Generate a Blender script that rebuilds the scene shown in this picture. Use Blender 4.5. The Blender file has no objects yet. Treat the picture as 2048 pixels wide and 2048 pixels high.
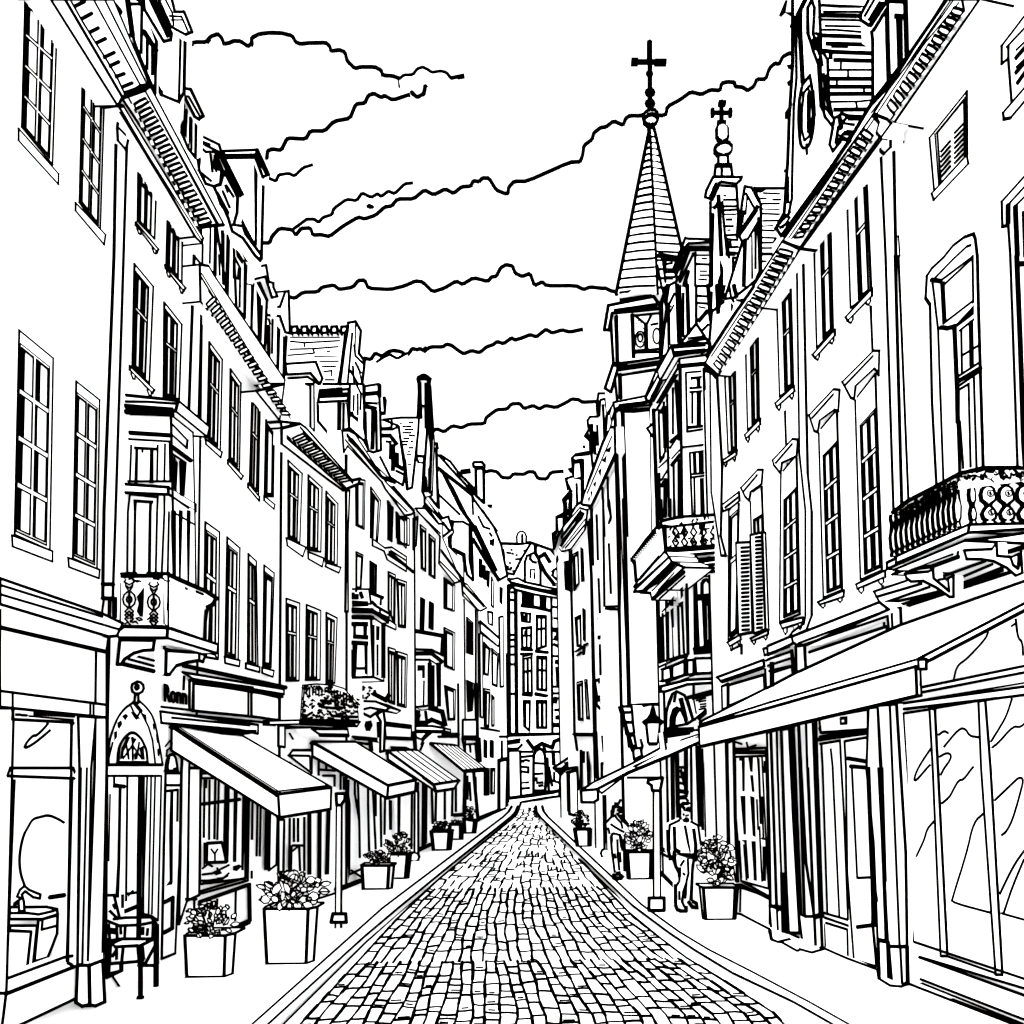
import bpy, math, random
from mathutils import Vector, Matrix
random.seed(7)
SC = bpy.context.scene
COL = SC.collection
# ---------------------------------------------------------------- camera
H = 2.3; FPX = 1400.0; U0 = 1065.0; V0 = 1464.0
TILT = math.radians(3.2); ROLL = math.radians(0.8)
CAM = Vector((0, 0, H))
_R = Vector((1, 0, 0)); _F = Vector((0, math.cos(TILT), math.sin(TILT))); _U = Vector((0, -math.sin(TILT), math.cos(TILT)))
RGT = _R * math.cos(ROLL) - _U * math.sin(ROLL)
UPV = _U * math.cos(ROLL) + _R * math.sin(ROLL)
FWD = _F
# keep the street's vanishing point at (1065,1542)
def _proj(d):
    k = d.dot(FWD); return FPX * d.dot(RGT) / k, -FPX * d.dot(UPV) / k
_a, _b = _proj(Vector((0, 1, 0)))
U0 = 1065.0 - _a; V0 = 1542.0 - _b
cam_data = bpy.data.cameras.new('camera'); cam = bpy.data.objects.new('camera', cam_data); COL.objects.link(cam)
cam.location = CAM
cam.matrix_world = Matrix((
    (RGT.x, UPV.x, -FWD.x, CAM.x), (RGT.y, UPV.y, -FWD.y, CAM.y), (RGT.z, UPV.z, -FWD.z, CAM.z), (0, 0, 0, 1)))
cam_data.sensor_width = 36; cam_data.lens = 36 * FPX / 2048
cam_data.shift_x = (1024 - U0) / 2048; cam_data.shift_y = (V0 - 1024) / 2048
cam_data.clip_start = 0.05; cam_data.clip_end = 5000
SC.camera = cam

# ---------------------------------------------------------------- materials
def mat(name, col, rough=0.9, noise=0.02, spec=0.1):
    m = bpy.data.materials.new(name); m.use_nodes = True; nt = m.node_tree; b = nt.nodes['Principled BSDF']
    b.inputs['Roughness'].default_value = rough; b.inputs['Specular IOR Level'].default_value = spec
    if noise:
        tc = nt.nodes.new('ShaderNodeTexCoord'); n = nt.nodes.new('ShaderNodeTexNoise'); n.inputs['Scale'].default_value = 6
        n.inputs['Detail'].default_value = 5
        r = nt.nodes.new('ShaderNodeValToRGB')
        r.color_ramp.elements[0].color = tuple(max(0, c - noise) for c in col) + (1,)
        r.color_ramp.elements[1].color = tuple(min(1, c + noise) for c in col) + (1,)
        nt.links.new(tc.outputs['Object'], n.inputs['Vector']); nt.links.new(n.outputs['Fac'], r.inputs['Fac'])
        nt.links.new(r.outputs['Color'], b.inputs['Base Color'])
    else:
        b.inputs['Base Color'].default_value = tuple(col) + (1,)
    return m
PLASTER = mat('white_plaster', (.88, .88, .88)); STONE = mat('white_stone', (.88, .88, .88), noise=.03)
WOOD = mat('white_paint', (.88, .88, .88), .6, .03); LEAF = mat('white_leaf', (.88, .88, .88)); CLOTH = mat('white_cloth', (.88, .88, .88))
VAPOUR = mat('cloud_white', (.9, .9, .9))
INK = bpy.data.materials.new('ink'); INK.use_nodes = True
nt = INK.node_tree; nt.nodes.clear(); o_ = nt.nodes.new('ShaderNodeOutputMaterial'); d_ = nt.nodes.new('ShaderNodeBsdfDiffuse')
d_.inputs['Color'].default_value = (0, 0, 0, 1); nt.links.new(d_.outputs[0], o_.inputs[0])
GLASS = bpy.data.materials.new('clear_glass'); GLASS.use_nodes = True
nt = GLASS.node_tree; nt.nodes.clear(); o_ = nt.nodes.new('ShaderNodeOutputMaterial'); d_ = nt.nodes.new('ShaderNodeBsdfTransparent')
d_.inputs['Color'].default_value = (.97, .97, .97, 1); nt.links.new(d_.outputs[0], o_.inputs[0])

# ---------------------------------------------------------------- reading points off a plane
ZN = dict(A=(0, 0, 512), B=(0, 512, 512), C=(0, 1024, 512), D=(0, 1536, 512), E=(340, 256, 512), F=(512, 768, 300), G=(512, 1068, 300),
          H=(300, 1368, 400), I=(600, 1368, 424), J=(760, 768, 400), K=(760, 1100, 400), L=(860, 1400, 400), M=(1140, 60, 512),
          N=(1536, 0, 512), O=(1536, 512, 512), Q=(1100, 572, 500), R=(1536, 1024, 512), S=(1536, 1536, 512), T=(1100, 1000, 500),
          U=(1100, 1400, 500), V=(480, 1500, 548), W=(1000, 1500, 548), X=(360, 0, 700), P=(0, 0, 1932), Y=(0, 0, 2048))
_z = ['P']
def px(s):
    out = []
    for tok in s.split():
        if tok[0].isalpha():
            _z[0] = tok[0]; tok = tok[1:]
            if not tok: continue
        a, b = tok.split(','); x0, y0, sz = ZN[_z[0]]; k = sz / 1932.0
        out.append((x0 + float(a) * k, y0 + float(b) * k))
    return out
def ray(u, v):
    return (RGT * ((u - U0) / FPX) - UPV * ((v - V0) / FPX) + FWD)
class Plane:
    auto = False
    """vertical wall plane through a ground point, running along dir; n points to the street"""
    def __init__(s, p, d, side, ext=None):
        s.p = Vector((p[0], p[1], 0)); s.d = Vector((d[0], d[1], 0)).normalized()
        n = Vector((s.d.y, -s.d.x, 0)); s.n = n if side > 0 else -n
        s.ext = ext.normalized() if ext else -s.n        # direction in which solids are given depth
    def hit(s, uv, t=0.0):
        r = ray(*uv); q = s.p + s.n * t
        k = (q - CAM).dot(s.n) / r.dot(s.n)
        if k < 0 or k > 3000: k = 3000
        return CAM + r * k
def Fr(y, dx=0.0):
    """plane across the street at distance y, facing the camera"""
    pl = Plane((0, y), (1, 0), 1, Vector((dx, 1, 0))); pl.auto = (dx == 0)
    return pl
def ground(uv, z=0.0):
    r = ray(*uv); k = (z - H) / r.z
    return CAM + r * k
def depth(p): return max(.3, (p - CAM).dot(FWD))

class MB:
    def __init__(s): s.v = []; s.f = []; s.m = []
    def face(s, pts, m=0):
        i = len(s.v); s.v += [tuple(p) for p in pts]; s.f.append(tuple(range(i, i + len(pts)))); s.m.append(m)
    def seg(s, a, b, w, m=1):
        d = b - a
        if d.length < 1e-6: return
        w = w * 1.18 + 1.35
        d.normalize(); x = d.cross(Vector((0, 0, 1)))
        if x.length < .1: x = d.cross(Vector((1, 0, 0)))
        x.normalize(); y = d.cross(x)
        ra = w * .5 * depth(a) / FPX; rb = w * .5 * depth(b) / FPX
        a = a - d * ra * .5; b = b + d * rb * .5
        k = [(1, 0), (.5, .87), (-.5, .87), (-1, 0), (-.5, -.87), (.5, -.87)] if w > 8 else [(1, 0), (0, 1), (-1, 0), (0, -1)]
        i = len(s.v)
        for c, e in k: s.v.append(tuple(a + x * (c * ra) + y * (e * ra)))
        for c, e in k: s.v.append(tuple(b + x * (c * rb) + y * (e * rb)))
        n = len(k)
        for j in range(n):
            s.f.append((i + j, i + (j + 1) % n, i + n + (j + 1) % n, i + n + j)); s.m.append(m)
        s.f.append(tuple(i + j for j in range(n))[::-1]); s.m.append(m); s.f.append(tuple(i + n + j for j in range(n))); s.m.append(m)
    def poly(s, pts, w, closed=False):
        for j in range(len(pts) - (0 if closed else 1)): s.seg(pts[j], pts[(j + 1) % len(pts)], w)
    def prism(s, fr, ext, w, back=True):
        bk = [p + ext for p in fr]
        s.face(fr); s.face(bk[::-1]); n = len(fr)
        for j in range(n): s.face([fr[j], bk[j], bk[(j + 1) % n], fr[(j + 1) % n]])
        if w:
            s.poly(fr, w, True)
            if back:
                s.poly(bk, w * .8, True)
                for j in range(n): s.seg(fr[j], bk[j], w * .8)
    def loft(s, rings, w=3, seg=10, cap=True, rot=0, side=True, ringw=None):
        """rings: (centre, rx, ry); ink along both flanks"""
        R = []
        for c, rx, ry in rings:
            R.append([c + Vector((math.cos(rot + 2 * math.pi * k / seg) * rx, math.sin(rot + 2 * math.pi * k / seg) * ry, 0)) for k in range(seg)])
        for a, b in zip(R, R[1:]):
            for k in range(seg): s.face([a[k], a[(k + 1) % seg], b[(k + 1) % seg], b[k]])
        if cap: s.face(R[0][::-1]); s.face(R[-1])
        if side and w:
            s.poly([r[0] for r in R], w); s.poly([r[seg // 2] for r in R], w)
        if ringw:
            for r in (R if ringw is True else [R[k] for k in ringw]): s.poly(r, w, True)
        return R
    def build(s, name, parent=None, m=None):
        me = bpy.data.meshes.new(name); me.from_pydata(s.v, [], s.f); me.update()
        me.materials.append(m or PLASTER); me.materials.append(INK); me.materials.append(GLASS)
        me.polygons.foreach_set('material_index', s.m)
        o = bpy.data.objects.new(name, me); COL.objects.link(o)
        if parent:
            o.parent = parent; o.matrix_parent_inverse = Matrix.Translation(-parent.location)
        return o
def tag(o, label=None, cat=None, group=None, kind=None):
    if label: o['label'] = label
    if cat: o['category'] = cat
    if group: o['group'] = group
    if kind: o['kind'] = kind
    return o
def thing(name, label, cat, loc=(0, 0, 0), group=None):
    o = bpy.data.objects.new(name, None); COL.objects.link(o); o.location = loc; o.empty_display_size = .2
    return tag(o, label, cat, group)
def multi(s): return [q for q in (s or '').split(';') if q.strip()]
def smooth(pts, it=2, closed=False, sm=.25):
    for _ in range(it):
        out = []; n = len(pts)
        if not closed: out.append(pts[0])
        for i in range(n if closed else n - 1):
            p, q = pts[i], pts[(i + 1) % n]
            out += [(p[0] * (1 - sm) + q[0] * sm, p[1] * (1 - sm) + q[1] * sm), (p[0] * sm + q[0] * (1 - sm), p[1] * sm + q[1] * (1 - sm))]
        if not closed: out.append(pts[-1])
        pts = out
    return pts
def spx(q):
    q = q.strip()
    return smooth(px(q[1:])) if q[0] == '~' else px(q)
SOLID = ('cornice', 'wall', 'shop_cornice', 'soffit', 'cap', 'downpipe', 'slab', 'cornice_end')
def part(par, name, pl, polys='', t=.05, dep=None, w=4, ink='', iw=3, blk='', m=None, gl='', loops='', obj=None):
    """front outlines read on the plane at offset t, given depth dep; strokes and dark panels lie on the front"""
    mb = obj or MB()
    dep = t if dep is None else dep; more = []
    for j, q in enumerate(multi(polys)):
        if j and obj is None and name not in SOLID: tgt = MB(); more.append(tgt)
        else: tgt = mb
        fr_ = [pl.hit(p, t) for p in spx(q)]; e_ = pl.ext
        if pl.auto: cx_ = sum(p.x for p in fr_) / len(fr_); e_ = Vector((cx_ / fr_[0].y, 1, 0))
        tgt.prism(fr_, e_ * dep, w, back=(dep > .36 and not pl.auto))
    for q in multi(ink):
        ww = iw; q = q.strip()
        if q[0] == '*': ww = iw * 1.8; q = q[1:]
        elif q[0] == '-': ww = iw * .65; q = q[1:]
        mb.poly([pl.hit(p, t + .004) for p in spx(q)], ww)
    for q in multi(loops): mb.poly([pl.hit(p, t + .004) for p in px(q)], iw, True)
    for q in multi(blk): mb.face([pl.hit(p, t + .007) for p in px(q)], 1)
    for q in multi(gl): mb.face([pl.hit(p, t) for p in px(q)], 2)
    for k in more: k.build(name, par, m)
    return None if obj else mb.build(name, par, m)
def bil(Q, s, r):
    (a, b, c, d) = Q
    return ((a[0] * (1 - s) + b[0] * s) * (1 - r) + (d[0] * (1 - s) + c[0] * s) * r, (a[1] * (1 - s) + b[1] * s) * (1 - r) + (d[1] * (1 - s) + c[1] * s) * r)
def sub(Q, s0, r0, s1, r1): return [bil(Q, s0, r0), bil(Q, s1, r0), bil(Q, s1, r1), bil(Q, s0, r1)]
def win(par, pl, q, cols=2, rows=2, w=3, sill=None, hood=None, dark=.3, side='L', inset=.12, t=.05, top=.06, name='window', lab=None, brk=False):
    """window: frame (its own mesh), pane sub-part, sill and hood where the photo has them"""
    Q = px(q) if isinstance(q, str) else q
    fm = MB(); fm.prism([pl.hit(p, t) for p in Q], pl.ext * (t + .02), w, False)
    il, ir = (inset * .45, inset * 1.45) if pl.n.x > .3 else ((inset * 1.45, inset * .45) if pl.n.x < -.3 else (inset, inset))
    I = sub(Q, il, top, 1 - ir, .98)
    fm.poly([pl.hit(p, t + .004) for p in I], w * .8, True)
    fr = fm.build(name, par, WOOD)
    if lab: fr['label'] = lab
    pm = MB(); pm.face([pl.hit(p, t + .006) for p in I])
    for c in range(cols):
        for r in range(rows):
            hgt = 1.0 / rows
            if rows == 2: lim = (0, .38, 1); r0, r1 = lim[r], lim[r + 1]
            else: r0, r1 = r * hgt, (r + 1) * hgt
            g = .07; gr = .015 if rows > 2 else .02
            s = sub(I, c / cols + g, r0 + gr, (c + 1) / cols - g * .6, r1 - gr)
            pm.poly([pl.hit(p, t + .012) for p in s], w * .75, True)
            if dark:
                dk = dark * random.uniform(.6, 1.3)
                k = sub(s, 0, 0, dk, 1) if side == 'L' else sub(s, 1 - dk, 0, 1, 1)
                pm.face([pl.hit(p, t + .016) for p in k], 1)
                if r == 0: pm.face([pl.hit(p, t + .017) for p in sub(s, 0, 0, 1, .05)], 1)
    pm.build('pane', fr, WOOD)
    if sill:
        S = px(sill) if isinstance(sill, str) else None
        if S is None:
            h, e = sill; a, b = Q[3], Q[2]; dx, dy = (b[0] - a[0]), (b[1] - a[1]); L = math.hypot(dx, dy) or 1; dx /= L; dy /= L
            S = [(a[0] - dx * e, a[1] - dy * e), (b[0] + dx * e, b[1] + dy * e), (b[0] + dx * e, b[1] + dy * e + h), (a[0] - dx * e, a[1] - dy * e + h)]
        sm = MB(); sm.prism([pl.hit(p, t + .03) for p in S], pl.ext * (t + .03), w, False)
        if brk:
            for f0, f1 in ((.06, .22), (.78, .94)):
                a0, a1 = bil(S, f0, 1), bil(S, f1, 1); hh = abs(S[3][1] - S[0][1]) * .9 + 4
                sm.prism([pl.hit(p, t + .05) for p in (a0, a1, (a1[0], a1[1] + hh * .7), ((a0[0] + a1[0]) / 2, a0[1] / 2 + a1[1] / 2 + hh), (a0[0], a0[1] + hh * .5))], pl.ext * .1, w * .7, False)
        sm.build('sill', fr, STONE)
    if hood:
        hm = MB(); S = px(hood); hm.prism([pl.hit(p, t + .04) for p in S], pl.ext * (t + .04), w, False)
        k_ = 7 if Q[1][0] - Q[0][0] > 14 else 4
        mb_a, mb_b = (S[0][0] + k_, S[0][1] + k_ * .7), (S[1][0] - 1, S[1][1] + k_ * 1.5); hm.seg(pl.hit(mb_a, t + .045), pl.hit(mb_b, t + .045), 4.5); hm.build('hood', fr, STONE)
    return fr
def awning(par, pl, wl, fl, vl, t=1.0, w=4, stripes=0, lab=None, t0=.05, doub=True):
    """wl: two corners at the wall, fl: two corners at the front bar, vl: two lower valance corners"""
    W_ = [pl.hit(p, t0) for p in px(wl)]; F_ = [pl.hit(p, t) for p in px(fl)]; V_ = [pl.hit(p, t) for p in px(vl)]
    mb = MB(); quad = [W_[0], W_[1], F_[1], F_[0]]; nn = (W_[1] - W_[0]).cross(F_[0] - W_[0]).normalized() * .03
    if nn.z > 0: nn = -nn
    mb.prism(quad, nn, w)
    if doub:
        k = .06; mb.seg(W_[0].lerp(W_[1], k), F_[0].lerp(F_[1], k), w * .6); mb.seg(F_[0].lerp(W_[0], k * .6), F_[1].lerp(W_[1], k * .6), w * .6)
    for i in range(1, stripes):
        k = i / stripes; mb.seg(W_[0].lerp(W_[1], k), F_[0].lerp(F_[1], k), w * .6)
    a = mb.build('awning', par, CLOTH)
    if lab: a['label'] = lab
    vb = MB(); vb.prism([F_[0], F_[1], V_[1], V_[0]], -pl.n * .03, w); vb.build('valance', a, CLOTH)
    # side flap and arm
    sb = MB(); lo = W_[0] + Vector((0, 0, -(F_[0].z - V_[0].z))) ; sb.prism([W_[0], F_[0], V_[0], lo], Vector((0, .02, 0)), w * .8); sb.build('side_flap', a, CLOTH)
    return a
def foliage(c, rx, rz, n, size, w=2.2, ry=None, par=None, up=.3, name='foliage'):
    mb = MB(); ry = ry or rx
    for i in range(n):
        a = random.uniform(0, 2 * math.pi); r = math.sqrt(random.random()); z = random.uniform(-1, 1)
        k = math.sqrt(max(0, 1 - z * z)); p = c + Vector((math.cos(a) * r * rx * k, math.sin(a) * r * ry * k, z * rz))
        d = Vector((math.cos(a) * .8 + random.uniform(-.5, .5), math.sin(a) * .6 + random.uniform(-.4, .4), up + random.uniform(-.7, .7))).normalized()
        sd = d.cross(Vector((random.uniform(-.4, .4), -1, random.uniform(-.4, .4)))).normalized()
        L = size * random.uniform(.6, 1.3); b = L * random.uniform(.22, .36); o = d.cross(sd) * b * .3
        pts = [p - d * L * .5, p - d * L * .15 + sd * b + o, p + d * L * .25 + sd * b * .8 + o, p + d * L * .55, p + d * L * .25 - sd * b * .8 + o, p - d * L * .15 - sd * b + o]
        mb.face(pts); mb.poly(pts, w, True)
        if random.random() < .25: mb.seg(pts[0], pts[3], w * .8)
        if random.random() < .06: mb.face([q + Vector((0, -.004, 0)) for q in (pts[0], pts[1], pts[2], pts[3])], 1)
    for i in range(4):
        a = random.uniform(0, 6.28); q = c + Vector((math.cos(a) * rx * .6, math.sin(a) * ry * .5, random.uniform(-.2, .7) * rz)); mb.seg(c + Vector((0, 0, -rz)), q, w)
    return mb.build(name, par, LEAF)
# ================================================================ street lines
PLL = [(-4.62, -3), (-4.62, 7.58), (-4.28, 10.4), (-3.9, 13.6), (-3.42, 20.2), (-2.55, 33), (-1.78, 42.5), (-1.6, 52)]
PLR = [(6.1, -3.0), (3.03, 13.0), (2.75, 16.0)]
PLR2 = [(2.06, 16.0), (1.55, 28.0), (1.25, 40), (1.2, 52)]
def at_u(line, u):
    k = (u - 1065.0) / FPX
    for a, b in zip(line, line[1:]):
        fa = a[0] - k * a[1]; fb = b[0] - k * b[1]
        if fa * fb <= 0 and fa != fb:
            s = fa / (fa - fb); y = a[1] + (b[1] - a[1]) * s
            if y > 1: return (a[0] + (b[0] - a[0]) * s, y)
    return line[-1] if abs(k) < .05 else line[1]
def facade(line, u0, u1, side):
    p = at_u(line, u0); q = at_u(line, u1)
    pl = Plane(p, (q[0] - p[0], q[1] - p[1]), side); 
    if pl.n.x * side > 0: pl.n = -pl.n; pl.ext = -pl.n
    pl.a, pl.b = Vector((p[0], p[1], 0)), Vector((q[0], q[1], 0)); return pl
def wall(par, pl, top, dep=4.0, w=5, a=None, b=None, zb=0, name='wall'):
    """wall from the ground to the two top corners, between the facade's ends"""
    A = a or pl.a; B = b or pl.b; tp = px(top)
    za = pl.hit(tp[0]).z; zb_ = pl.hit(tp[1]).z
    mb = MB(); mb.prism([Vector((A.x, A.y, zb)), Vector((B.x, B.y, zb)), Vector((B.x, B.y, zb_)), Vector((A.x, A.y, za))], pl.ext * dep, 0)
    mb.seg(Vector((A.x, A.y, zb)), Vector((A.x, A.y, za)), w); mb.seg(Vector((B.x, B.y, zb)), Vector((B.x, B.y, zb_)), w)
    return mb.build(name, par)
def base(pl): return (pl.a.x, pl.a.y, 0)
def dentils(mb, pl, l1, l2, n, t, w=3, arc=False, fat=0):
    """n dentils between two pixel lines (each 'start end')"""
    a, b = px(l1); c, d = px(l2)
    for i in range(n):
        k = (i + .5) / n; p = (a[0] + (b[0] - a[0]) * k, a[1] + (b[1] - a[1]) * k); q = (c[0] + (d[0] - c[0]) * k, c[1] + (d[1] - c[1]) * k)
        if fat:
            k2 = k + fat / n; p2 = (a[0] + (b[0] - a[0]) * k2, a[1] + (b[1] - a[1]) * k2); q2 = (c[0] + (d[0] - c[0]) * k2, c[1] + (d[1] - c[1]) * k2)
            Q = [p, p2, q2, q]; mid = lambda r: [bil(Q, r, .06), bil(Q, r, .94)]
            P_ = [bil(Q, .0, .1), bil(Q, .9, .05), bil(Q, 1, .5), bil(Q, .9, .95), bil(Q, 0, .9), bil(Q, -.1, .5)] if arc else Q
            mb.prism([pl.hit(x, t + .05) for x in P_], pl.ext * .05, w, False)
        else: mb.seg(pl.hit(p, t + .006), pl.hit(q, t + .006), w)

# ================================================================ LEFT 1 : nearest white house
L1 = facade(PLL, -2200, 214, -1); L1.a = Vector((-4.62, .8, 0)); L1.b = Vector((-4.62, 7.58, 0))
b1 = thing('town_house', 'tall white house nearest on the left, with four long sash windows over a shopfront', 'house', (-4.62, 5, 0), 'town houses along the street')
ztop = L1.hit(px('A890,800')[0]).z; zsh = L1.hit(px('C800,1055')[0]).z
mb = MB(); mb.prism([Vector((-4.62, .8, zsh)), Vector((-4.62, 7.58, zsh)), Vector((-4.62, 7.58, ztop)), Vector((-4.62, .8, ztop))], Vector((-4, 0, 0)), 5); mb.build('wall', b1)
mb = MB(); mb.prism([Vector((-5.6, .8, 0)), Vector((-5.6, 7.5, 0)), Vector((-5.6, 7.5, zsh)), Vector((-5.6, .8, zsh))], Vector((-2, 0, 0)), 3)
mb.prism([Vector((-4.66, 7.5, 0)), Vector((-4.66, 7.56, 0)), Vector((-4.66, 7.56, zsh)), Vector((-4.66, 7.5, zsh))], Vector((-3, 0, 0)), 3); mb.build('shop_back_wall', b1)
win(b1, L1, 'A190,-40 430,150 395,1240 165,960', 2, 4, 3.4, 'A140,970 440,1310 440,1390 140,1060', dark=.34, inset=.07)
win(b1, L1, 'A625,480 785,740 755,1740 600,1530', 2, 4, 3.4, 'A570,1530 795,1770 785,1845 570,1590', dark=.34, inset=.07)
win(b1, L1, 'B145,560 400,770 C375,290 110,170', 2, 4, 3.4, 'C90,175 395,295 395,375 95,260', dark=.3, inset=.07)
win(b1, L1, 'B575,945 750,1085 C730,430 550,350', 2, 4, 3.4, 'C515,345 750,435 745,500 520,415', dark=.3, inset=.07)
part(b1, 'cornice', L1, 'A380,-10 480,-10 920,740 890,800;480,-10 700,-10 1060,650 920,740;700,-10 850,-10 1125,640 1060,650', .3, .5, 4.5,
     'A530,0 620,160 700,290 790,430 880,580 940,710;-500,0 930,735;790,0 1110,640;A560,50 640,10;620,140 695,100;675,245 745,210;725,325 800,290;780,435 865,395;825,500 900,465;870,580 940,555;915,660 1000,625;945,700 1060,660', 4, m=STONE)
part(b1, 'shop_cornice', L1, 'C0,500 780,770 925,840 880,935 820,940 0,695', .25, .35, 5, 'C0,550 770,790;0,620 895,885', 4, m=STONE)
part(b1, 'shop_fascia', L1, 'C0,720 815,945 800,1055 0,870;C0,1350 800,1455 800,1550 0,1470', .12, .2, 4.5, 'C725,1050 720,1450;680,1450 680,1530;705,1450 705,1535;*0,870 800,1055;95,1370 95,1470', 4)
part(b1, 'shop_fascia', L1, 'C0,870 800,1055 800,1455 0,1350', .06, .3, 4)
fr = part(b1, 'shop_window', L1, 'C90,1480 100,1565 D50,1590 D45,1700 D-30,1700 C-30,1480;C100,1480 590,1530 590,1590 C90,1565;C540,1600 590,1590 D570,1500 510,1470;C75,1932 550,1932 D585,80 D55,60;D45,1700 50,1590 480,1430 585,1410 580,1490', .05, .15, 5,
          'D110,90 105,200 50,1590;-D545,80 500,1460;D545,80 510,1450;C120,1530 150,1530;C160,1533 200,1535;-C220,1540 560,1570;*C260,1520 440,1530 590,1540', 4)
part(fr, 'pane', L1, '', .0, 0, 0, '~C360,1590 355,1610 275,1690 250,1685 200,1740 185,1775 200,1780 260,1745 340,1680 375,1650;~D480,410 430,380 365,355 310,368 245,385 210,450 180,500 155,600 145,700 155,800 185,885;*D385,975 480,960', 4.5, gl='C95,1570 550,1600 550,1932 75,1932;D105,90 520,90 480,1430 50,1590')
part(b1, 'pillar', L1, 'C590,1540 720,1550 D685,0 D660,1480 585,1485 D600,0;C720,1550 800,1550 D800,0 770,1450 690,1480 660,1480 D715,0', .1, .3, 4.5, 'D610,0 585,1480;D655,0 620,1470', 4, m=STONE)
part(b1, 'plinth', L1, 'D45,1710 580,1495 570,1740 165,1932 10,1990', .06, .3, 5)
fm = Fr(7.02)
part(b1, 'pillar_base', fm, 'D585,1490 670,1490 675,1785 620,1798 575,1770', .0, .3, 5.5, m=STONE)
part(b1, 'pillar_base', fm, 'D675,1490 775,1452 790,1765 720,1795 680,1788', .0, .3, 5.5, m=STONE)
# wash basin in the window
wb = thing('wash_basin', 'white wash basin with a curved tap standing in the nearest left shop window', 'basin', (-5, 6.7, 0))
part(wb, 'cabinet', Fr(6.45), 'D60,1230 235,1235 205,1520 165,1535 50,1590;D75,1190 280,1190 250,1480 205,1510 235,1235 75,1225;D290,1150 435,1110 430,1250 400,1330 360,1430 260,1460', -.45, .35, 4.5, 'D320,1150 315,1220 430,1190', 4, m=WOOD)
part(wb, 'basin', Fr(6.45), 'D75,1050 200,1050 350,1048 430,1065 435,1105 320,1140 70,1140', -.42, .4, 4.5, 'D75,1095 210,1095 290,1105 400,1080 430,1065', 4, m=STONE)
part(wb, 'tap', Fr(6.45), 'D130,970 150,920 185,890 220,920 305,955 300,985 250,975 190,930 165,955 180,1010 185,1080 145,1080 140,1010 105,1040 110,1020 160,985', -.3, .06, 4)
# roofs over L1 seen above its cornice
R1f = L1
rf = thing('chimney_stack', 'tall white chimney stack with a moulded cap above the nearest left cornice', 'chimney', (-5.5, 8, 9), 'chimneys on the left roofs')
part(rf, 'stack', Fr(8.6), 'A1230,310 1240,150 1400,200 1390,690 1350,770 1215,715', 0, .5, 5, 'A1365,180 1350,750;1395,240 1385,700;*1220,320 1215,700', 4)
part(rf, 'cap', Fr(8.5), 'A1200,0 1290,-30 1320,90 1390,90 1450,240 1400,260 1290,200', 0, .7, 4.5, 'A1250,0 1300,95;A1280,120 1370,125 1420,240;-1290,150 1370,150;1300,100 1310,190', 3)
dm = thing('dormer', 'dark framed dormer at the very top left behind the gutter', 'dormer', (-5, 7.6, 9), 'dormers on the left roofs')
part(dm, 'roof', Fr(7.9), 'A1085,-20 1150,-40 1295,250 1290,300 1235,312 1090,70', 0, .6, 5, '*A1140,0 1270,270', 5)
part(dm, 'wall', Fr(8.0), 'A955,-40 1085,20 1180,310 1170,700 1060,440 1010,300', 0, .3, 5, 'A985,30 1070,30 1065,400;*A965,0 1000,260;1110,290 1110,520;1150,360 1150,560;*A1095,250 1170,370;*A830,0 900,80', 5)
# ================================================================ LEFT 2 : house with the oriel
L2 = facade(PLL, 214, 392, -1)
b2 = thing('town_house', 'narrow white house with a tall oriel over a bracketed balcony, left of the street', 'house', base(L2), 'town houses along the street')
wall(b2, L2, 'A900,800 E180,800')
part(b2, 'downpipe', L2, 'A880,800 960,900 B930,0 870,1932 C850,600 850,650 775,650 785,0 B860,0', .1, .1, 5.5, '*C780,545 850,545;*C780,650 850,655;C785,650 770,760;*C865,650 865,790', 4)
part(b2, 'downpipe', L2, 'A900,800 970,870 980,1000 950,1130 890,1060 885,970', .16, .14, 4.5, 'A900,970 960,1030', 4)
part(b2, 'downpipe', L2, 'B1465,0 1515,60 1500,100 1515,480 1495,1220 1425,1180', .1, .1, 5)
for q, s, br in (('A1045,1130 1180,1330 1165,1800 1040,1670', 'A1025,1680 1195,1880 1185,1905 1025,1700', 1), ('A1270,1480 1375,1660 B1370,200 1255,70', 'B1245,70 1400,240 1385,265 1250,95', 1),
                 ('B1015,60 1155,230 1125,960 1000,830', 'B980,830 1165,1010 1150,1035 980,860', 1), ('B1240,350 1370,515 1350,1080 1235,1070', None, 0)):
    win(b2, L2, q, 2, 2, 3.8, s, dark=.6, inset=.16, brk=br)
mb = MB()
part(b2, 'cornice', L2, 'A920,740 1090,680 E 365,730 240,750 200,640;A895,800 930,800 E250,830 240,870 190,820;A1090,680 1130,650 E405,730 355,735', .28, .5, 4.5, 'A970,740 E210,760;-A905,850 E200,830;-A980,950 E240,850', 3.5, m=STONE, obj=mb)
dentils(mb, L2, 'A985,760 E215,740', 'A1090,700 E320,710', 14, .3, 3.2, True, .5)
mb.build('cornice', b2, STONE)
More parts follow.
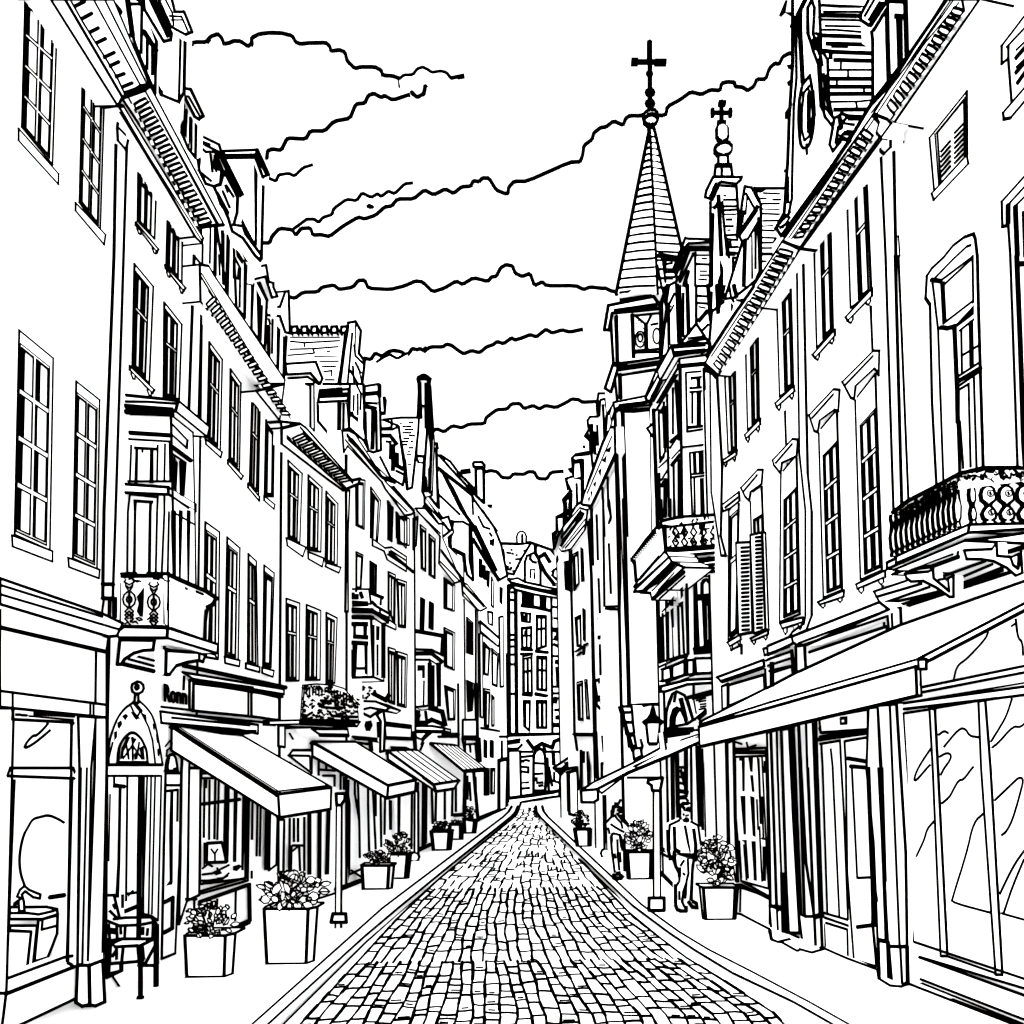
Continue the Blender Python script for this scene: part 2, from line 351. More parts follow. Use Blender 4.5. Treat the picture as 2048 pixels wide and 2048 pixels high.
# oriel (bay), three mouldings
bay = Fr(7.86, .12)
oy = 'oriel'
orl = part(b2, 'oriel', bay, 'B880,1190 1290,1200 1305,1932 C1310,480 875,470 875,0', 0, .42, 4, 'B955,1195 945,1325;*B895,1330 1290,1355', 4)
part(orl, 'moulding', Fr(7.78, .12), 'B900,1045 1345,1090 1325,1170 895,1140', 0, .62, 5.5, 'B950,1098 1120,1100 1340,1115;*B900,1175 1300,1195;*900,1130 1300,1160', 4, m=STONE)
part(orl, 'moulding', Fr(7.8, .12), 'B920,1720 1270,1745 1270,1800 925,1785', 0, .52, 5, m=STONE)
part(orl, 'window', Fr(7.85), 'B940,1380 1280,1400 1285,1700 930,1700', .01, .02, 3.5, 'B990,1430 980,1700;1190,1430 1185,1700;1245,1420 1240,1700;B1075,1470 1075,1480', 3, blk='B1010,1435 1195,1445 1195,1470 1010,1460;B1020,1450 1045,1450 1040,1715 1012,1715;B1130,1460 1160,1460 1160,1715 1125,1715')
part(orl, 'window', Fr(7.85), '', .01, .02, 3.5, 'B935,1790 925,1932 C 920,0 915,460;B980,1800 965,1932 C965,0 960,460;B985,1800 1180,1820;C1185,0 1175,460;B1190,1815 C1185,0;B1240,1815 C1240,0 1220,460;C1275,0 1265,470;*C870,465 1025,465;*C1115,465 1275,465', 3,
     blk='B1005,1835 1160,1845 1155,1870 1005,1860;B1005,1835 1035,1840 C1030,0 1025,460 1000,460 1008,0;B1125,1850 1150,1850 C1145,0 1140,460 1113,460 1120,0')
sp = Plane(bay.hit(px('B1290,1500')[0]).to_2d(), (.12, 1), -1); 
if sp.n.x < 0: sp.n = -sp.n
sp.ext = -sp.n
part(orl, 'window', sp, '', .03, .02, 3.5, 'B1300,1270 1415,1390 1410,1450 1300,1350;*B1300,1440 1435,1540;B1310,1500 1400,1560 1385,1800;*1370,1560 1370,1800;B1280,1800 1420,1900;*C1310,0 1310,480;*C1360,0 1345,500;*C1420,0 1410,510', 4, blk='B1310,1500 1345,1560 1335,1780 1300,1750;C1305,0 1330,0 1322,490 1300,480')
# balcony
bal = part(b2, 'balcony', Fr(7.74, .1), 'C935,865 1265,875 1260,950 885,950 885,900', 0, 1.02, 5.5, m=STONE)
bp = Plane(Fr(7.74).hit(px('C1265,900')[0]).to_2d(), (.1, 1), -1)
if bp.n.x < 0: bp.n = -bp.n
bp.ext = -bp.n
part(bal, 'parapet', bp, 'C1270,480 1345,515 1530,595 1625,655 1545,750 1535,960 1270,870', 0, .06, 3, '*C1275,475 1345,510 1460,560 1560,600 1630,650 1600,700 1560,720;C1400,575 1410,580;1480,600 1530,620', 4)
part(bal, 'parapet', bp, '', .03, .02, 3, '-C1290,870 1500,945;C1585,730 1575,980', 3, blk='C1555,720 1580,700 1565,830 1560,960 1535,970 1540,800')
rl = part(bal, 'railing', Fr(7.76), 'C875,490 1265,490 1240,540 1240,840 1265,860 905,860 905,540', 0, .03, 3.2, 'C905,540 900,840;1240,540 1240,830;1262,540 1262,740;*C870,468 1025,468;*1115,468 1275,468', 3, m=WOOD)
mb = MB(); F_ = Fr(7.76)
for cx, cy in ((975, 660), (1160, 680)):
    for r in (48, 20):
        mb.poly([F_.hit(px('C%f,%f' % (cx + math.cos(a * .63) * r, cy + math.sin(a * .63) * r * 1.25))[0], .02) for a in range(10)], 2.4, True)
    for s in (-1, 1):
        for k in range(3):
            yy = cy + 90 + k * 28
            mb.poly([F_.hit(p, .02) for p in px('C%f,%f %f,%f %f,%f' % (cx, yy - 30, cx + s * 32, yy, cx + s * 8, yy + 25))], 2.2)
            yy = cy - 80 - k * 26
            mb.poly([F_.hit(p, .02) for p in px('C%f,%f %f,%f %f,%f' % (cx, yy + 20, cx + s * (14 + 12 * k), yy, cx + s * 26, yy - 18))], 2)
    mb.poly([F_.hit(p, .02) for p in px('C%f,%f %f,%f' % (cx, cy - 60, cx, cy + 60))], 3)
for k in range(14):
    x = random.uniform(880, 1260); y = random.choice((random.uniform(490, 540), random.uniform(800, 850)))
    mb.poly([F_.hit(p, .02) for p in px('C%f,%f %f,%f %f,%f' % (x, y, x + 20, y + random.uniform(-18, 18), x + 42, y + 6))], 2)
part(None, '', F_, blk='C1060,600 1090,560 1080,790 1055,790 1030,750 1045,690 1030,640', t=.02, obj=mb)
mb.build('ironwork', rl)
part(bal, 'bracket', Fr(7.62, .1), 'C905,965 1165,970 1155,1040 1080,1045 1010,1065 940,1110 915,1150 885,1150', 0, .1, 5.5, m=STONE)
part(bal, 'bracket', bp, 'C1255,1045 1400,1055 1500,1060 1500,1120 1410,1135 1330,1160 1280,1225 1250,1225;C1500,1060 1550,1080 1530,1130 1500,1120', -.2, .15, 5.5, m=STONE)
part(bal, 'soffit', bp, 'C1240,960 1620,1075 1640,1110 1380,1065 1240,1030', -.35, .1, 4, 'C1240,985 1400,1045;*C940,1150 1260,1225;C970,1110 1245,1185;C1020,1085 1250,1145', 4)
# ground floor: arched door, sign, shopfront
dp = L2
part(b2, 'arched_doorway', dp, '~C820,1905 818,1800 825,1740 840,1680 860,1620 885,1560 910,1520 950,1475 990,1450 1035,1412 1090,1460 1125,1500 1150,1540 1175,1620 1190,1700 1205,1780 1225,1905', .03, .03, 4, 'C820,1860 850,1740;C1070,1520 1120,1620 1150,1720 1170,1890;C990,1470 1030,1560 1060,1500;*C1010,1440 1060,1500', 3.5,
     blk='C920,1540 950,1520 970,1540 945,1575;C885,1590 915,1570 925,1600 900,1640 888,1625;C860,1660 885,1650 885,1700 862,1730;C1080,1520 1105,1530 1110,1590 1090,1570;C1150,1600 1165,1590 1170,1650 1155,1640;C1175,1680 1190,1660 1200,1720 1185,1750;C1185,1790 1205,1780 1205,1850 1190,1840;C985,1510 1010,1500 1060,1560 1020,1565', m=STONE)
part(b2, 'fanlight', dp, '~C890,1890 895,1800 905,1760 940,1700 1000,1655 1060,1700 1090,1760 1105,1800 1112,1890', .06, .02, 5, 'C820,1910 1225,1910;890,1905 1110,1905;C1000,1700 1000,1870;C1000,1760 930,1860;1000,1760 1070,1860;C950,1740 970,1860;1050,1740 1030,1860', 3.5,
     blk='C915,1780 960,1690 985,1700 935,1810 930,1860 905,1870;C985,1700 1035,1710 1000,1770;C1050,1780 1085,1760 1095,1870 1070,1870;C960,1790 975,1780 980,1870 965,1870;C1010,1830 1030,1800 1030,1870 1015,1870')
part(b2, 'finial', Fr(7.95), 'C1020,1378 1043,1378 1045,1440 1015,1440', 0, .05, 4, loops='C1035,1280 1060,1285 1080,1305 1085,1330 1075,1355 1050,1370 1020,1370 1000,1355 992,1325 1000,1300;C1030,1300 1045,1310 1045,1330 1030,1340 1020,1325', iw=4)
part(b2, 'door', dp, 'D850,60 1070,60 1055,1040 1050,1700 950,1720 800,1500 810,60', .02, .02, 3.5, 'D860,60 860,140 930,140;D960,70 950,1000;*D860,130 930,140;-D830,200 820,700;D950,950 1030,940;*D1040,1040 945,1080;D970,960 1000,930', 4,
     blk='D895,150 920,150 910,720 900,980 870,980 885,700;D1055,60 1080,60 1065,650 1050,1000 1035,1000 1045,600', m=WOOD)
part(b2, 'door', dp, 'D1085,60 1215,60 1200,700 1190,1150 1150,1120 1080,1100', .04, .04, 3.5, 'D1110,60 1075,1110;1140,60 1120,1110;1170,60 1145,1100', 3.2, m=WOOD)
part(b2, 'door', L2, 'D1250,40 1370,40 1350,700 1320,1400 1220,1440 1235,700', .05, .05, 4, 'D1250,130 1370,130;1250,175 1340,165 1335,400;*D1245,1010 1300,980 1295,1210 1240,1240;1375,150 1350,1170', 4, blk='D1285,180 1310,180 1305,860 1300,880 1250,890 1280,850 1275,500', m=WOOD)
part(b2, 'arched_window', L2, '~H150,840 160,750 175,700 195,685 225,680 245,710 255,760 265,840', .05, .03, 5, 'H160,700 165,640 190,620 235,630 260,660 300,720;H210,610 215,570 250,570 250,620;H150,600 200,540 240,500 300,540', 3, blk='H165,790 185,700 200,700 185,800 190,840 165,840;H215,810 265,800 265,840 240,840')
part(b2, 'plinth', L2, 'D800,1560 915,1530 915,1470 800,1480', .05, .05, 5)
# fascia with the name
part(b2, 'shop_sign', L2, 'C1460,1280 1870,1350 1870,1540 1460,1500;C1430,1270 1455,1272 1450,1500 1430,1490', .06, .06, 4.5, '*C1470,1270 1900,1330;C1390,1240 1385,1340', 4)
tcu = bpy.data.curves.new('lettering', 'FONT'); tcu.body = 'Ronn'; tcu.size = 1; tcu.extrude = .01
to = bpy.data.objects.new('t', tcu); COL.objects.link(to); bpy.context.view_layer.update()
tm = bpy.data.meshes.new_from_object(to.evaluated_get(bpy.context.evaluated_depsgraph_get())); bpy.data.objects.remove(to)
Q = px('C1240,1300 1408,1335 1408,1450 1240,1428')
xs = [v.co.x for v in tm.vertices]; ys = [v.co.y for v in tm.vertices]; mx, mX, my, mY = min(xs), max(xs), min(ys), max(ys)
mb = MB()
for p in tm.polygons:
    mb.face([L2.hit(bil(Q, (tm.vertices[i].co.x - mx) / (mX - mx), 1 - (tm.vertices[i].co.y - my) / (mY - my)), .05 if tm.vertices[i].co.z > 0 else .03) for i in p.vertices], 1)
for e in tm.edges:
    a, b = [tm.vertices[i].co for i in e.vertices]
    if a.z > 0 and b.z > 0: mb.seg(L2.hit(bil(Q, (a.x - mx) / (mX - mx), 1 - (a.y - my) / (mY - my)), .05), L2.hit(bil(Q, (b.x - mx) / (mX - mx), 1 - (b.y - my) / (mY - my)), .05), 2.2)
mb.build('lettering', b2)
# roof features above L2
dm = thing('dormer', 'small gabled dormer with dark window beside the tall chimney stack', 'dormer', (-5, 9, 9), 'dormers on the left roofs')
part(dm, 'wall', Fr(9.0), 'A1395,700 1440,740 1480,880 1475,1190 1420,1120 1370,1000', 0, .4, 4.5, 'A1445,900 1445,1130', 3.5, blk='A1395,820 1420,820 1410,1050 1375,1000;A1425,880 1450,880 1430,1120 1420,1120')
part(dm, 'roof', Fr(8.9), 'A1390,665 1440,675 1535,875 1500,900 1470,880 1390,725', 0, .6, 5, 'A1400,725 1425,730 1510,880', 3.5, m=STONE)
dm = thing('dormer', 'wide scrolled dormer with a curved side above the left gutter', 'dormer', (-5, 10, 9), 'dormers on the left roofs')
part(dm, 'wall', Fr(9.8), 'E200,120 330,180 390,310 380,420 330,440 270,420 220,320', 0, .4, 5, 'E210,150 225,240 215,320 310,400;E305,190 320,330;-E320,270 350,330', 4, blk='E330,200 385,300 385,330 350,320 320,270;E120,60 160,60 150,200')
part(dm, 'roof', Fr(9.7), 'E205,45 370,125 385,175 550,500 530,510 415,290 365,180 200,90', 0, .5, 4.5, 'E205,125 270,180 340,180 400,320;E215,90 300,125', 4, m=STONE)
part(dm, 'scroll', Fr(9.7), 'E410,330 510,520 505,640 480,730 550,740 570,800 690,960 680,1000 640,960 550,830 470,780 440,680 330,440 380,430', 0, .3, 5, 'E430,440 480,520;E400,480 450,600;E360,490 440,640', 4, blk='E405,430 430,420 445,480 430,500;E350,520 390,560 450,650 430,665 370,580')
ch = thing('chimney_stack', 'broad plain white chimney stack against the sky over the left roofs', 'chimney', (-6, 12, 9), 'chimneys on the left roofs')
part(ch, 'stack', Fr(12), 'E425,240 640,235 695,350 705,380 690,985 640,890 510,640', 0, .9, 5, 'E640,250 645,890;E655,260 650,880', 3)
part(ch, 'cap', Fr(11.8), 'E390,175 660,165 745,350 700,370 640,210 420,215', 0, 1.2, 5, '*E430,215 640,212;E650,190 720,340', 4, m=STONE)
# ================================================================ LEFT 3
L3 = facade(PLL, 392, 558, -1)
b3 = thing('town_house', 'plain white house with eight narrow windows between the oriel and the planter awnings', 'house', base(L3), 'town houses along the street')
wall(b3, L3, 'E230,1330 F300,500')
for q, s in (('B1580,650 1675,780 1660,1470 1565,1370', 'B1550,1380 1675,1480 1665,1520 1555,1420'), ('B1740,855 1815,960 1805,1620 1730,1530', 'B1720,1540 1835,1660 1820,1685 1720,1570'),
             ('Y476,745 490,760 487,935 471,915', 'Y468,912 489,937 489,945 468,920'), ('C1550,75 1655,150 1645,1110 1540,1020', None), ('C1715,190 1808,270 1795,1120 1700,1090', 'C1695,1090 1808,1120 1805,1165 1700,1140'),
             ('C1875,315 1932,370 Y486,1262 C1870,1150', 'C1855,1140 Y489,1258 489,1268 C1855,1180')):
    win(b3, L3, q, 2, 2, 3.4, s, dark=.5, inset=.14)
mb = MB()
part(b3, '', L3, 'E225,1030 290,1040 330,1110 865,1900 F300,480 560,510 330,565 320,490 0,90 E860,1932 750,1932 230,1310', .25, .4, 4, '-E240,1100 F440,440;E225,1110 F340,330;-E290,1230 F400,360', 3.5, m=STONE, obj=mb)
dentils(mb, L3, 'E250,1310 F330,400', 'E320,1240 F450,400', 17, .27, 2.8, True, .5)
mb.build('cornice', b3, STONE)
# shop floor of L3
part(b3, 'shop_fascia', L3, 'H980,70 1240,130 1240,350 980,310;C1380,1210 Y535,1300 535,1310 C1460,1260', .06, .06, 4, '*C1390,1160 Y538,1297;H575,10 1280,125;-H430,0 940,65', 4)
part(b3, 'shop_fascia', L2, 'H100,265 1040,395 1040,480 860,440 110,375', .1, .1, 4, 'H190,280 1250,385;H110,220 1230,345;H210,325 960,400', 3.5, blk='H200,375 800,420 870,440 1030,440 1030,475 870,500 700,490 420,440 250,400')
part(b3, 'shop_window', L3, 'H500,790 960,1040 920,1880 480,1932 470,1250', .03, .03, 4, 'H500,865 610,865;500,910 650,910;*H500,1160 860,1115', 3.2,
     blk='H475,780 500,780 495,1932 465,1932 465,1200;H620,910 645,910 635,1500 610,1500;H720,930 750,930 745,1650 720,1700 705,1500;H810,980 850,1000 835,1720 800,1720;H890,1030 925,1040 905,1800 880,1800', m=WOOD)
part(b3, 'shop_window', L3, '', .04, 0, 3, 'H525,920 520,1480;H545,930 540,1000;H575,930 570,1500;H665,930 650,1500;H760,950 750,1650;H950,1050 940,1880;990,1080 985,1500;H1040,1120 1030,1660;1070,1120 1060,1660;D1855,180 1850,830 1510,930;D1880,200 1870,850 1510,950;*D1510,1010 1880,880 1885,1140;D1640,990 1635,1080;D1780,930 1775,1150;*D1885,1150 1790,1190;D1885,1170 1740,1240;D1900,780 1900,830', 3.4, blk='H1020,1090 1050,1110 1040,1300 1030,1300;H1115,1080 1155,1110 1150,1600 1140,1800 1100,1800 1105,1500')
part(b3, 'pilaster', L3, 'C1380,1730 1430,1850 D1425,0 1410,1000 1350,1180 1370,0;D1425,0 1510,0 1500,960 1415,1000', .07, .07, 4.5, 'D1400,990 1480,990;1410,1080 1480,1080', 4, m=STONE)
part(b3, 'pilaster', L3, 'H1160,1110 1230,1110 1215,1750 1150,1800;H1240,1310 1290,1310 1280,1830 1240,1830', .07, .07, 4, m=STONE)
lp = thing('window_lamp', 'small white bell shaped lampshade behind the glass of the first awning shop', 'lamp', base(L3))
part(lp, 'shade', L3, 'H550,1540 690,1530 735,1720 545,1725', .1, .1, 5, 'H590,1595 625,1640 650,1600;625,1640 625,1710', 3.5, blk='H515,1530 550,1530 530,1760 515,1760;H690,1530 725,1560 760,1640 760,1720 720,1720')
part(b3, 'shop_window', L3, '', .1, 0, 3, 'H510,1780 560,1740 600,1760;H510,1840 600,1830 680,1790 760,1750;H500,1900 560,1900 700,1880 760,1830;650,1780 660,1820', 3.4, blk='H600,1830 680,1800 700,1830 640,1850;H800,1760 860,1740 890,1760 840,1810 800,1800;H640,1870 720,1860 760,1830 760,1860 690,1900')
awning(b3, L3, 'H210,400 880,500', 'H1235,1065 1745,1000', 'H1250,1290 1740,1210', 1.05, 5, lab='nearest left awning, plain with a deep straight valance')
# roof features over L3 : row of dormers
for nm, lab, rp, wp, ik, bk in (
    ('dormer', 'tall narrow dormer in line just right of the scrolled dormer', None, 'E235,750 350,735 430,1250 230,1010', 'E305,760 300,1020;*E345,750 340,1110;E370,960 375,1110;*E440,820 430,1250;E405,800 405,1180', 'E380,770 410,770 405,1180 390,1180 385,900'),
    ('dormer', 'dormer with an arched dark opening in the middle of the left roof row', 'E460,780 550,830 640,980 630,1010 580,1000 510,850', 'E480,890 550,870 575,1000 565,1430 500,1350', 'E490,980 530,1060 525,1350;E520,1060 510,1140;480,1000 480,1130;E565,1000 560,1400', 'E490,850 520,850 510,920 560,1000 545,1030 500,970'),
    ('dormer', 'dormer with a pointed little roof at the end of the left gutter', 'E570,1085 650,1050 725,1035 745,1160 780,1170 780,1200 810,1270 770,1280 720,1120 640,1140 570,1130', 'E570,1140 650,1140 730,1300 715,1670 615,1520 620,1180 570,1170', 'E630,1160 615,1500;670,1150 735,1300;*E690,1350 680,1600', 'E650,1210 690,1290 690,1400 680,1620 660,1600'),
    ('dormer', 'squat white box dormer at the right end of the first roof row', 'E715,1350 830,1350 870,1235 895,1230 905,1550 870,1540 830,1420 725,1410 ', 'E720,1400 820,1410 880,1550 860,1900 710,1680', 'E740,1420 755,1480;*E745,1500 745,1740;E775,1420 770,1700;E860,1580 855,1890;E790,1240 890,1230', 'E805,1490 835,1520 825,1830 800,1810;E840,1370 865,1370 900,1480 900,1550 870,1500')):
    d_ = thing(nm, lab, 'dormer', (-5, 10, 9), 'dormers on the left roofs')
    yy = 10.2 if 'tall narrow' in lab else (10.6 if 'arched' in lab else (11.2 if 'pointed' in lab else 11.9))
    part(d_, 'wall', Fr(yy), wp, 0, .4, 4.2, ik, 3.2, bk)
    if rp: part(d_, 'roof', Fr(yy - .1), rp, 0, .5, 4.2, m=STONE)
# ================================================================ LEFT 4
L4 = facade(PLL, 558, 692, -1)
b4 = thing('town_house', 'white house with a long balcony of climbing ironwork over the second awning', 'house', base(L4), 'town houses along the street')
wall(b4, L4, 'F320,770 1120,1380', w=6)
mb = MB()
part(b4, '', L4, 'F330,570 570,510 640,560 1240,1240 1340,1220 1310,1290 1120,1370 900,1210 330,770', .2, .35, 4.5, 'F570,560 1240,1270;*F400,690 1130,1330', 4, obj=mb)
dentils(mb, L4, 'F420,680 1080,1270', 'F590,600 1230,1240', 10, .22, 2.8, True, .5)
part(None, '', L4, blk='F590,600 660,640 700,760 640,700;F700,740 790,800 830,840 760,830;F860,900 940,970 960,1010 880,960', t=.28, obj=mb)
mb.build('cornice', b4, STONE)
for q, s in (('F415,985 590,1150 G560,110 415,50', 'G390,50 640,170 600,290 405,150'), ('F675,1175 845,1330 G830,230 665,200', 'G670,230 870,310 850,420 675,320'), ('F905,1385 1050,1540 G1040,400 895,370', 'G905,370 1090,430 1065,500 895,420'),
             ('G390,830 560,890 550,1890 390,1890', None), ('G650,910 830,985 820,1880 640,1880', None), ('G905,1010 1040,1080 1010,1920 905,1920', None), ('F130,430 225,600 G30,1400 -20,1350', None)):
    if q.startswith('F130'):
        win(b3, L3, 'F130,430 230,590 220,1450 110,1440', 1, 1, 3, 'F105,1440 240,1550 230,1610 105,1500', dark=.5); win(b3, L3, 'G105,400 230,500 190,1720 90,1700', 1, 1, 3, 'G80,1720 230,1760 215,1840 80,1790', dark=.5); continue
    win(b4, L4, q, 2, 2, 3, s, dark=.55, inset=.16)
# climbing balcony
bl4 = part(b4, 'balcony', L4, 'I0,330 520,350 545,345 520,385 0,365', .6, .6, 3.5, 'I0,345 500,370', 3, m=STONE)
mb = MB(); mb.prism([L4.hit(p, .6) for p in px('I40,10 150,0 300,10 400,40 520,170 530,330 20,320')], L4.ext * .03, 2)
for k in range(16):
    x = 60 + k * 28; yt = 15 + max(0, x - 250) * .28
    mb.poly([L4.hit(p, .62) for p in px('I%f,%f %f,%f' % (x, yt + 20, x, yt + random.uniform(50, 110)))], 1.8)
for k in range(170):
    x = random.uniform(20, 520); y = random.uniform(20 + max(0, x - 300) * .5, 320)
    mb.poly([L4.hit(p, .62) for p in px('I%f,%f %f,%f %f,%f' % (x, y, x + random.uniform(-10, 12), y + random.uniform(-10, 10), x + random.uniform(-14, 24), y + random.uniform(-8, 10)))], random.uniform(1.6, 3.4))
for x0, y0, x1, y1 in ((200, 210, 380, 225), (290, 290, 520, 300), (190, 150, 330, 150), (20, 280, 110, 260), (30, 180, 60, 200), (380, 180, 470, 210)):
    mb.poly([L4.hit(p, .62) for p in px('I%f,%f %f,%f %f,%f' % (x0, y0, (x0 + x1) / 2, y0 + 8, x1, y1))], 4)
mb.build('ironwork', bl4)
part(bl4, 'bracket', Fr(13.0), 'H1570,400 1640,420 1560,500 1400,590 1310,620 1290,690 1290,600 1400,560 1440,510', 0, .2, 4, 'H1380,630 1520,520;H1440,560 1350,660', 3.5, m=STONE)
part(bl4, 'bracket', L4, 'I110,410 430,410 440,470 200,470 150,440', .5, .3, 4, '*I190,465 430,470', 4, m=STONE)
part(b4, 'shop_front', L4, 'H1240,400 1300,400 1300,610 1240,600;H1380,640 1560,640 1560,860 1340,690', .05, .05, 4, 'H1340,690 1540,695 1545,830;H1260,390 1540,375 1932,390;*H1310,420 1560,410;H1350,480 1380,530;I170,640 170,830;I180,780 320,790;I210,835 315,835 315,930;I235,640 240,780;I370,700 370,960;I375,830 500,835 500,1000 540,1250;I525,830 540,1250 545,1580;I620,880 620,1100 630,1520;I660,890 690,1500;I690,900 690,1200;I735,970 740,1480;I775,1050 770,1370;I1020,1010 1015,1500;I400,850 400,960', 3.4,
     blk='I430,870 455,870 450,1000 465,1100 460,1720 440,1800 430,1500;I805,1050 840,1060 840,1330 810,1330;I885,1020 920,1010 915,1390 885,1380;H1340,740 1370,760 1500,880 1450,880;I520,1100 540,1120 540,1250')
part(b4, 'shop_front', L4, '', .05, .05, 4, 'H1295,1310 1290,1830;H1350,1300 1345,1800;H1390,1300 1390,1520;H1430,1300 1430,1520;H1490,1290 1490,1800;H1650,1230 1640,1850;*H1540,1270 1540,1830;*H1640,1240 1635,1900;*H1725,1210 1710,1830;H1380,1560 1480,1560;1370,1620 1440,1560 1450,1800;*I330,1870 450,1830 550,1790;I460,1730 550,1690;I470,1700 560,1760', 3.6, blk='H1340,1550 1380,1560 1375,1820 1345,1820')
awning(b4, L4, 'I110,530 500,530', 'I800,925 1050,875', 'I790,1040 1040,985', .95, 5.5, lab='second awning on the left, plain white with a dark underside edge', doub=False)
# roof of L4: big tiled roof with battlements
rt = thing('tiled_roof', 'tiled roof with little battlements and a gabled front beyond the left gutter', 'roof', (-5, 16, 10))
part(rt, 'tiles', Fr(17), 'E870,1550 1340,1530 1280,1932 1140,1932 1100,1770 870,1780', 0, 1.5, 4.5, '-E900,1580 1280,1580;E900,1610 1020,1620 1280,1605;E890,1670 1080,1665 1270,1650;E890,1715 1080,1700;-E1090,1725 1280,1720;E1130,1760 1270,1760;E1150,1800 1250,1800;E1160,1840 1220,1830 1220,1870;E1170,1900 1240,1900;E1015,1620 1015,1650;1080,1665 1090,1700', 2.6, 'E1180,1680 1210,1680 1210,1695 1180,1695')
mb = MB(); F17 = Fr(16.9)
for k in range(6):
    x = 915 + k * 75
    mb.prism([F17.hit(p) for p in px('E%f,1545 %f,1500 %f,1497 %f,1545' % (x, x + 4, x + 44, x + 46))], Vector((0, .3, 0)), 4.5)
mb.build('battlement', rt, STONE)
part(rt, 'gable', Fr(16.6), 'E1340,1530 1345,1470 1400,1460 1440,1530 1425,1700 1470,1760 1450,1932 1270,1932', 0, .5, 4.5, '*E1330,1540 1280,1932;E1375,1550 1340,1932;-1400,1480 1395,1700;E1390,1640 1400,1720 1460,1780;E1360,1830 1420,1932;1400,1770 1440,1850;1380,1800 1390,1932;-1420,1800 1450,1932', 3.5, m=STONE)
part(rt, 'gable', Fr(16.5), 'F1210,0 1380,0 1400,500 1440,830 1390,730 1200,560', 0, .4, 4, 'F1260,150 1255,340;F1310,130 1310,400;F1350,130 1345,330;F1290,0 1350,120;1390,0 1380,130', 3, blk='F1180,350 1250,350 1270,400 1320,430 1320,500 1290,480 1220,420 1220,540 1190,520;F1390,350 1430,350 1420,560 1450,830 1390,720 1400,560', m=STONE)
dm = thing('dormer', 'plain wide dormer below the battlemented tile roof', 'dormer', (-5, 14, 10), 'dormers on the left roofs')
part(dm, 'wall', Fr(14.6), 'F795,240 1080,235 1180,240 1200,570 1120,600 1120,880 1080,820 800,480', 0, .5, 4.5, '*F1075,240 1070,730;F1130,240 1125,570;E890,1890 1040,1880 1120,1932', 4)
part(dm, 'roof', Fr(14.5), 'E870,1780 1100,1765 1150,1890 1130,1932 1060,1850 880,1860;F820,95 1190,65 1200,140 1180,215 800,235', 0, .7, 4.5, '*F830,100 1100,75;*820,155 1200,140', 4.5, m=STONE)
dm = thing('dormer', 'small stepped dormer with round topped finials beyond the plain wide dormer', 'dormer', (-4, 16, 10), 'dormers on the left roofs')
part(dm, 'wall', Fr(16.2), 'F1400,30 1580,0 1600,400 1610,850 1510,880 1450,860 1390,560', 0, .3, 4.2, '*F1420,130 1550,120;F1400,240 1560,250;*1410,290 1540,320;*F1510,340 1500,830;F1550,350 1555,850;*F1590,20 1590,150', 4, blk='F1510,190 1530,190 1530,215 1510,215;F1625,160 1670,155 1690,210 1675,400 1600,410 1600,350 1640,350;F1385,350 1430,350 1430,400 1440,850 1420,830 1395,560')
# plain wall line between L3 roof and dormers
part(b4, 'drainpipe', L4, 'F640,0 740,0 745,600 700,550 700,20', -.5, .2, 4)
# ================================================================ LEFT 5..: far houses
L5 = facade(PLL, 692, 830, -1)
b5 = thing('town_house', 'white house with a two storey oriel and small balconies, mid left', 'house', base(L5), 'town houses along the street')
wall(b5, L5, 'F1150,880 J310,1250', w=5)
part(b5, 'downpipe', L5, 'F1160,1370 1200,1370 1180,1932 G1180,1000 1150,1000 1160,0', .08, .08, 4)
part(b5, 'cornice', L5, 'F1110,600 1190,600 1270,640 J50,940 330,1240 300,1260 240,1270 50,1010 F1620,1260 1180,800 1130,880', .2, .3, 3.5, '*F1170,660 1620,1200 J140,950;F1190,720 1740,1240;F1150,720 1600,1240;J60,1030 260,1230;*J130,1000 320,1220', 3.2, blk='F1180,660 1250,700 1400,880 1620,1180 1600,1210 1400,960;J80,960 130,1000 320,1190 300,1210', m=STONE)
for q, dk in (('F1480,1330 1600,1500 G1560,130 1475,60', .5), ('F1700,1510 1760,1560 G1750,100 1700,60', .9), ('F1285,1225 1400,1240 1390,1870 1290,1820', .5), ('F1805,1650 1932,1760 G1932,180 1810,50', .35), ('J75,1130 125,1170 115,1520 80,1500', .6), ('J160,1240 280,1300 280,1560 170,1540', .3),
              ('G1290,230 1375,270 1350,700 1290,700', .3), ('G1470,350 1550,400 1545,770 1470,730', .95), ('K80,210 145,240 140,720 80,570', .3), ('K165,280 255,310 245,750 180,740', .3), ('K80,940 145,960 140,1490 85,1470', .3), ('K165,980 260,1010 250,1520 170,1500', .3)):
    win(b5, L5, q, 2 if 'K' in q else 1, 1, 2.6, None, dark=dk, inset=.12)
part(b5, 'string_course', L5, 'G1500,60 1660,180 1750,170 1932,290 1932,480 1690,330 1650,220 1500,150;K0,560 100,620 70,660 150,720 150,770 0,700', .12, .12, 3, 'G1690,260 1932,420;G1730,210 1932,340', 3, m=STONE, blk='G1720,250 1760,240 1932,380 1932,420 1750,310;J80,1600 330,1800 340,1840 310,1830 80,1640')
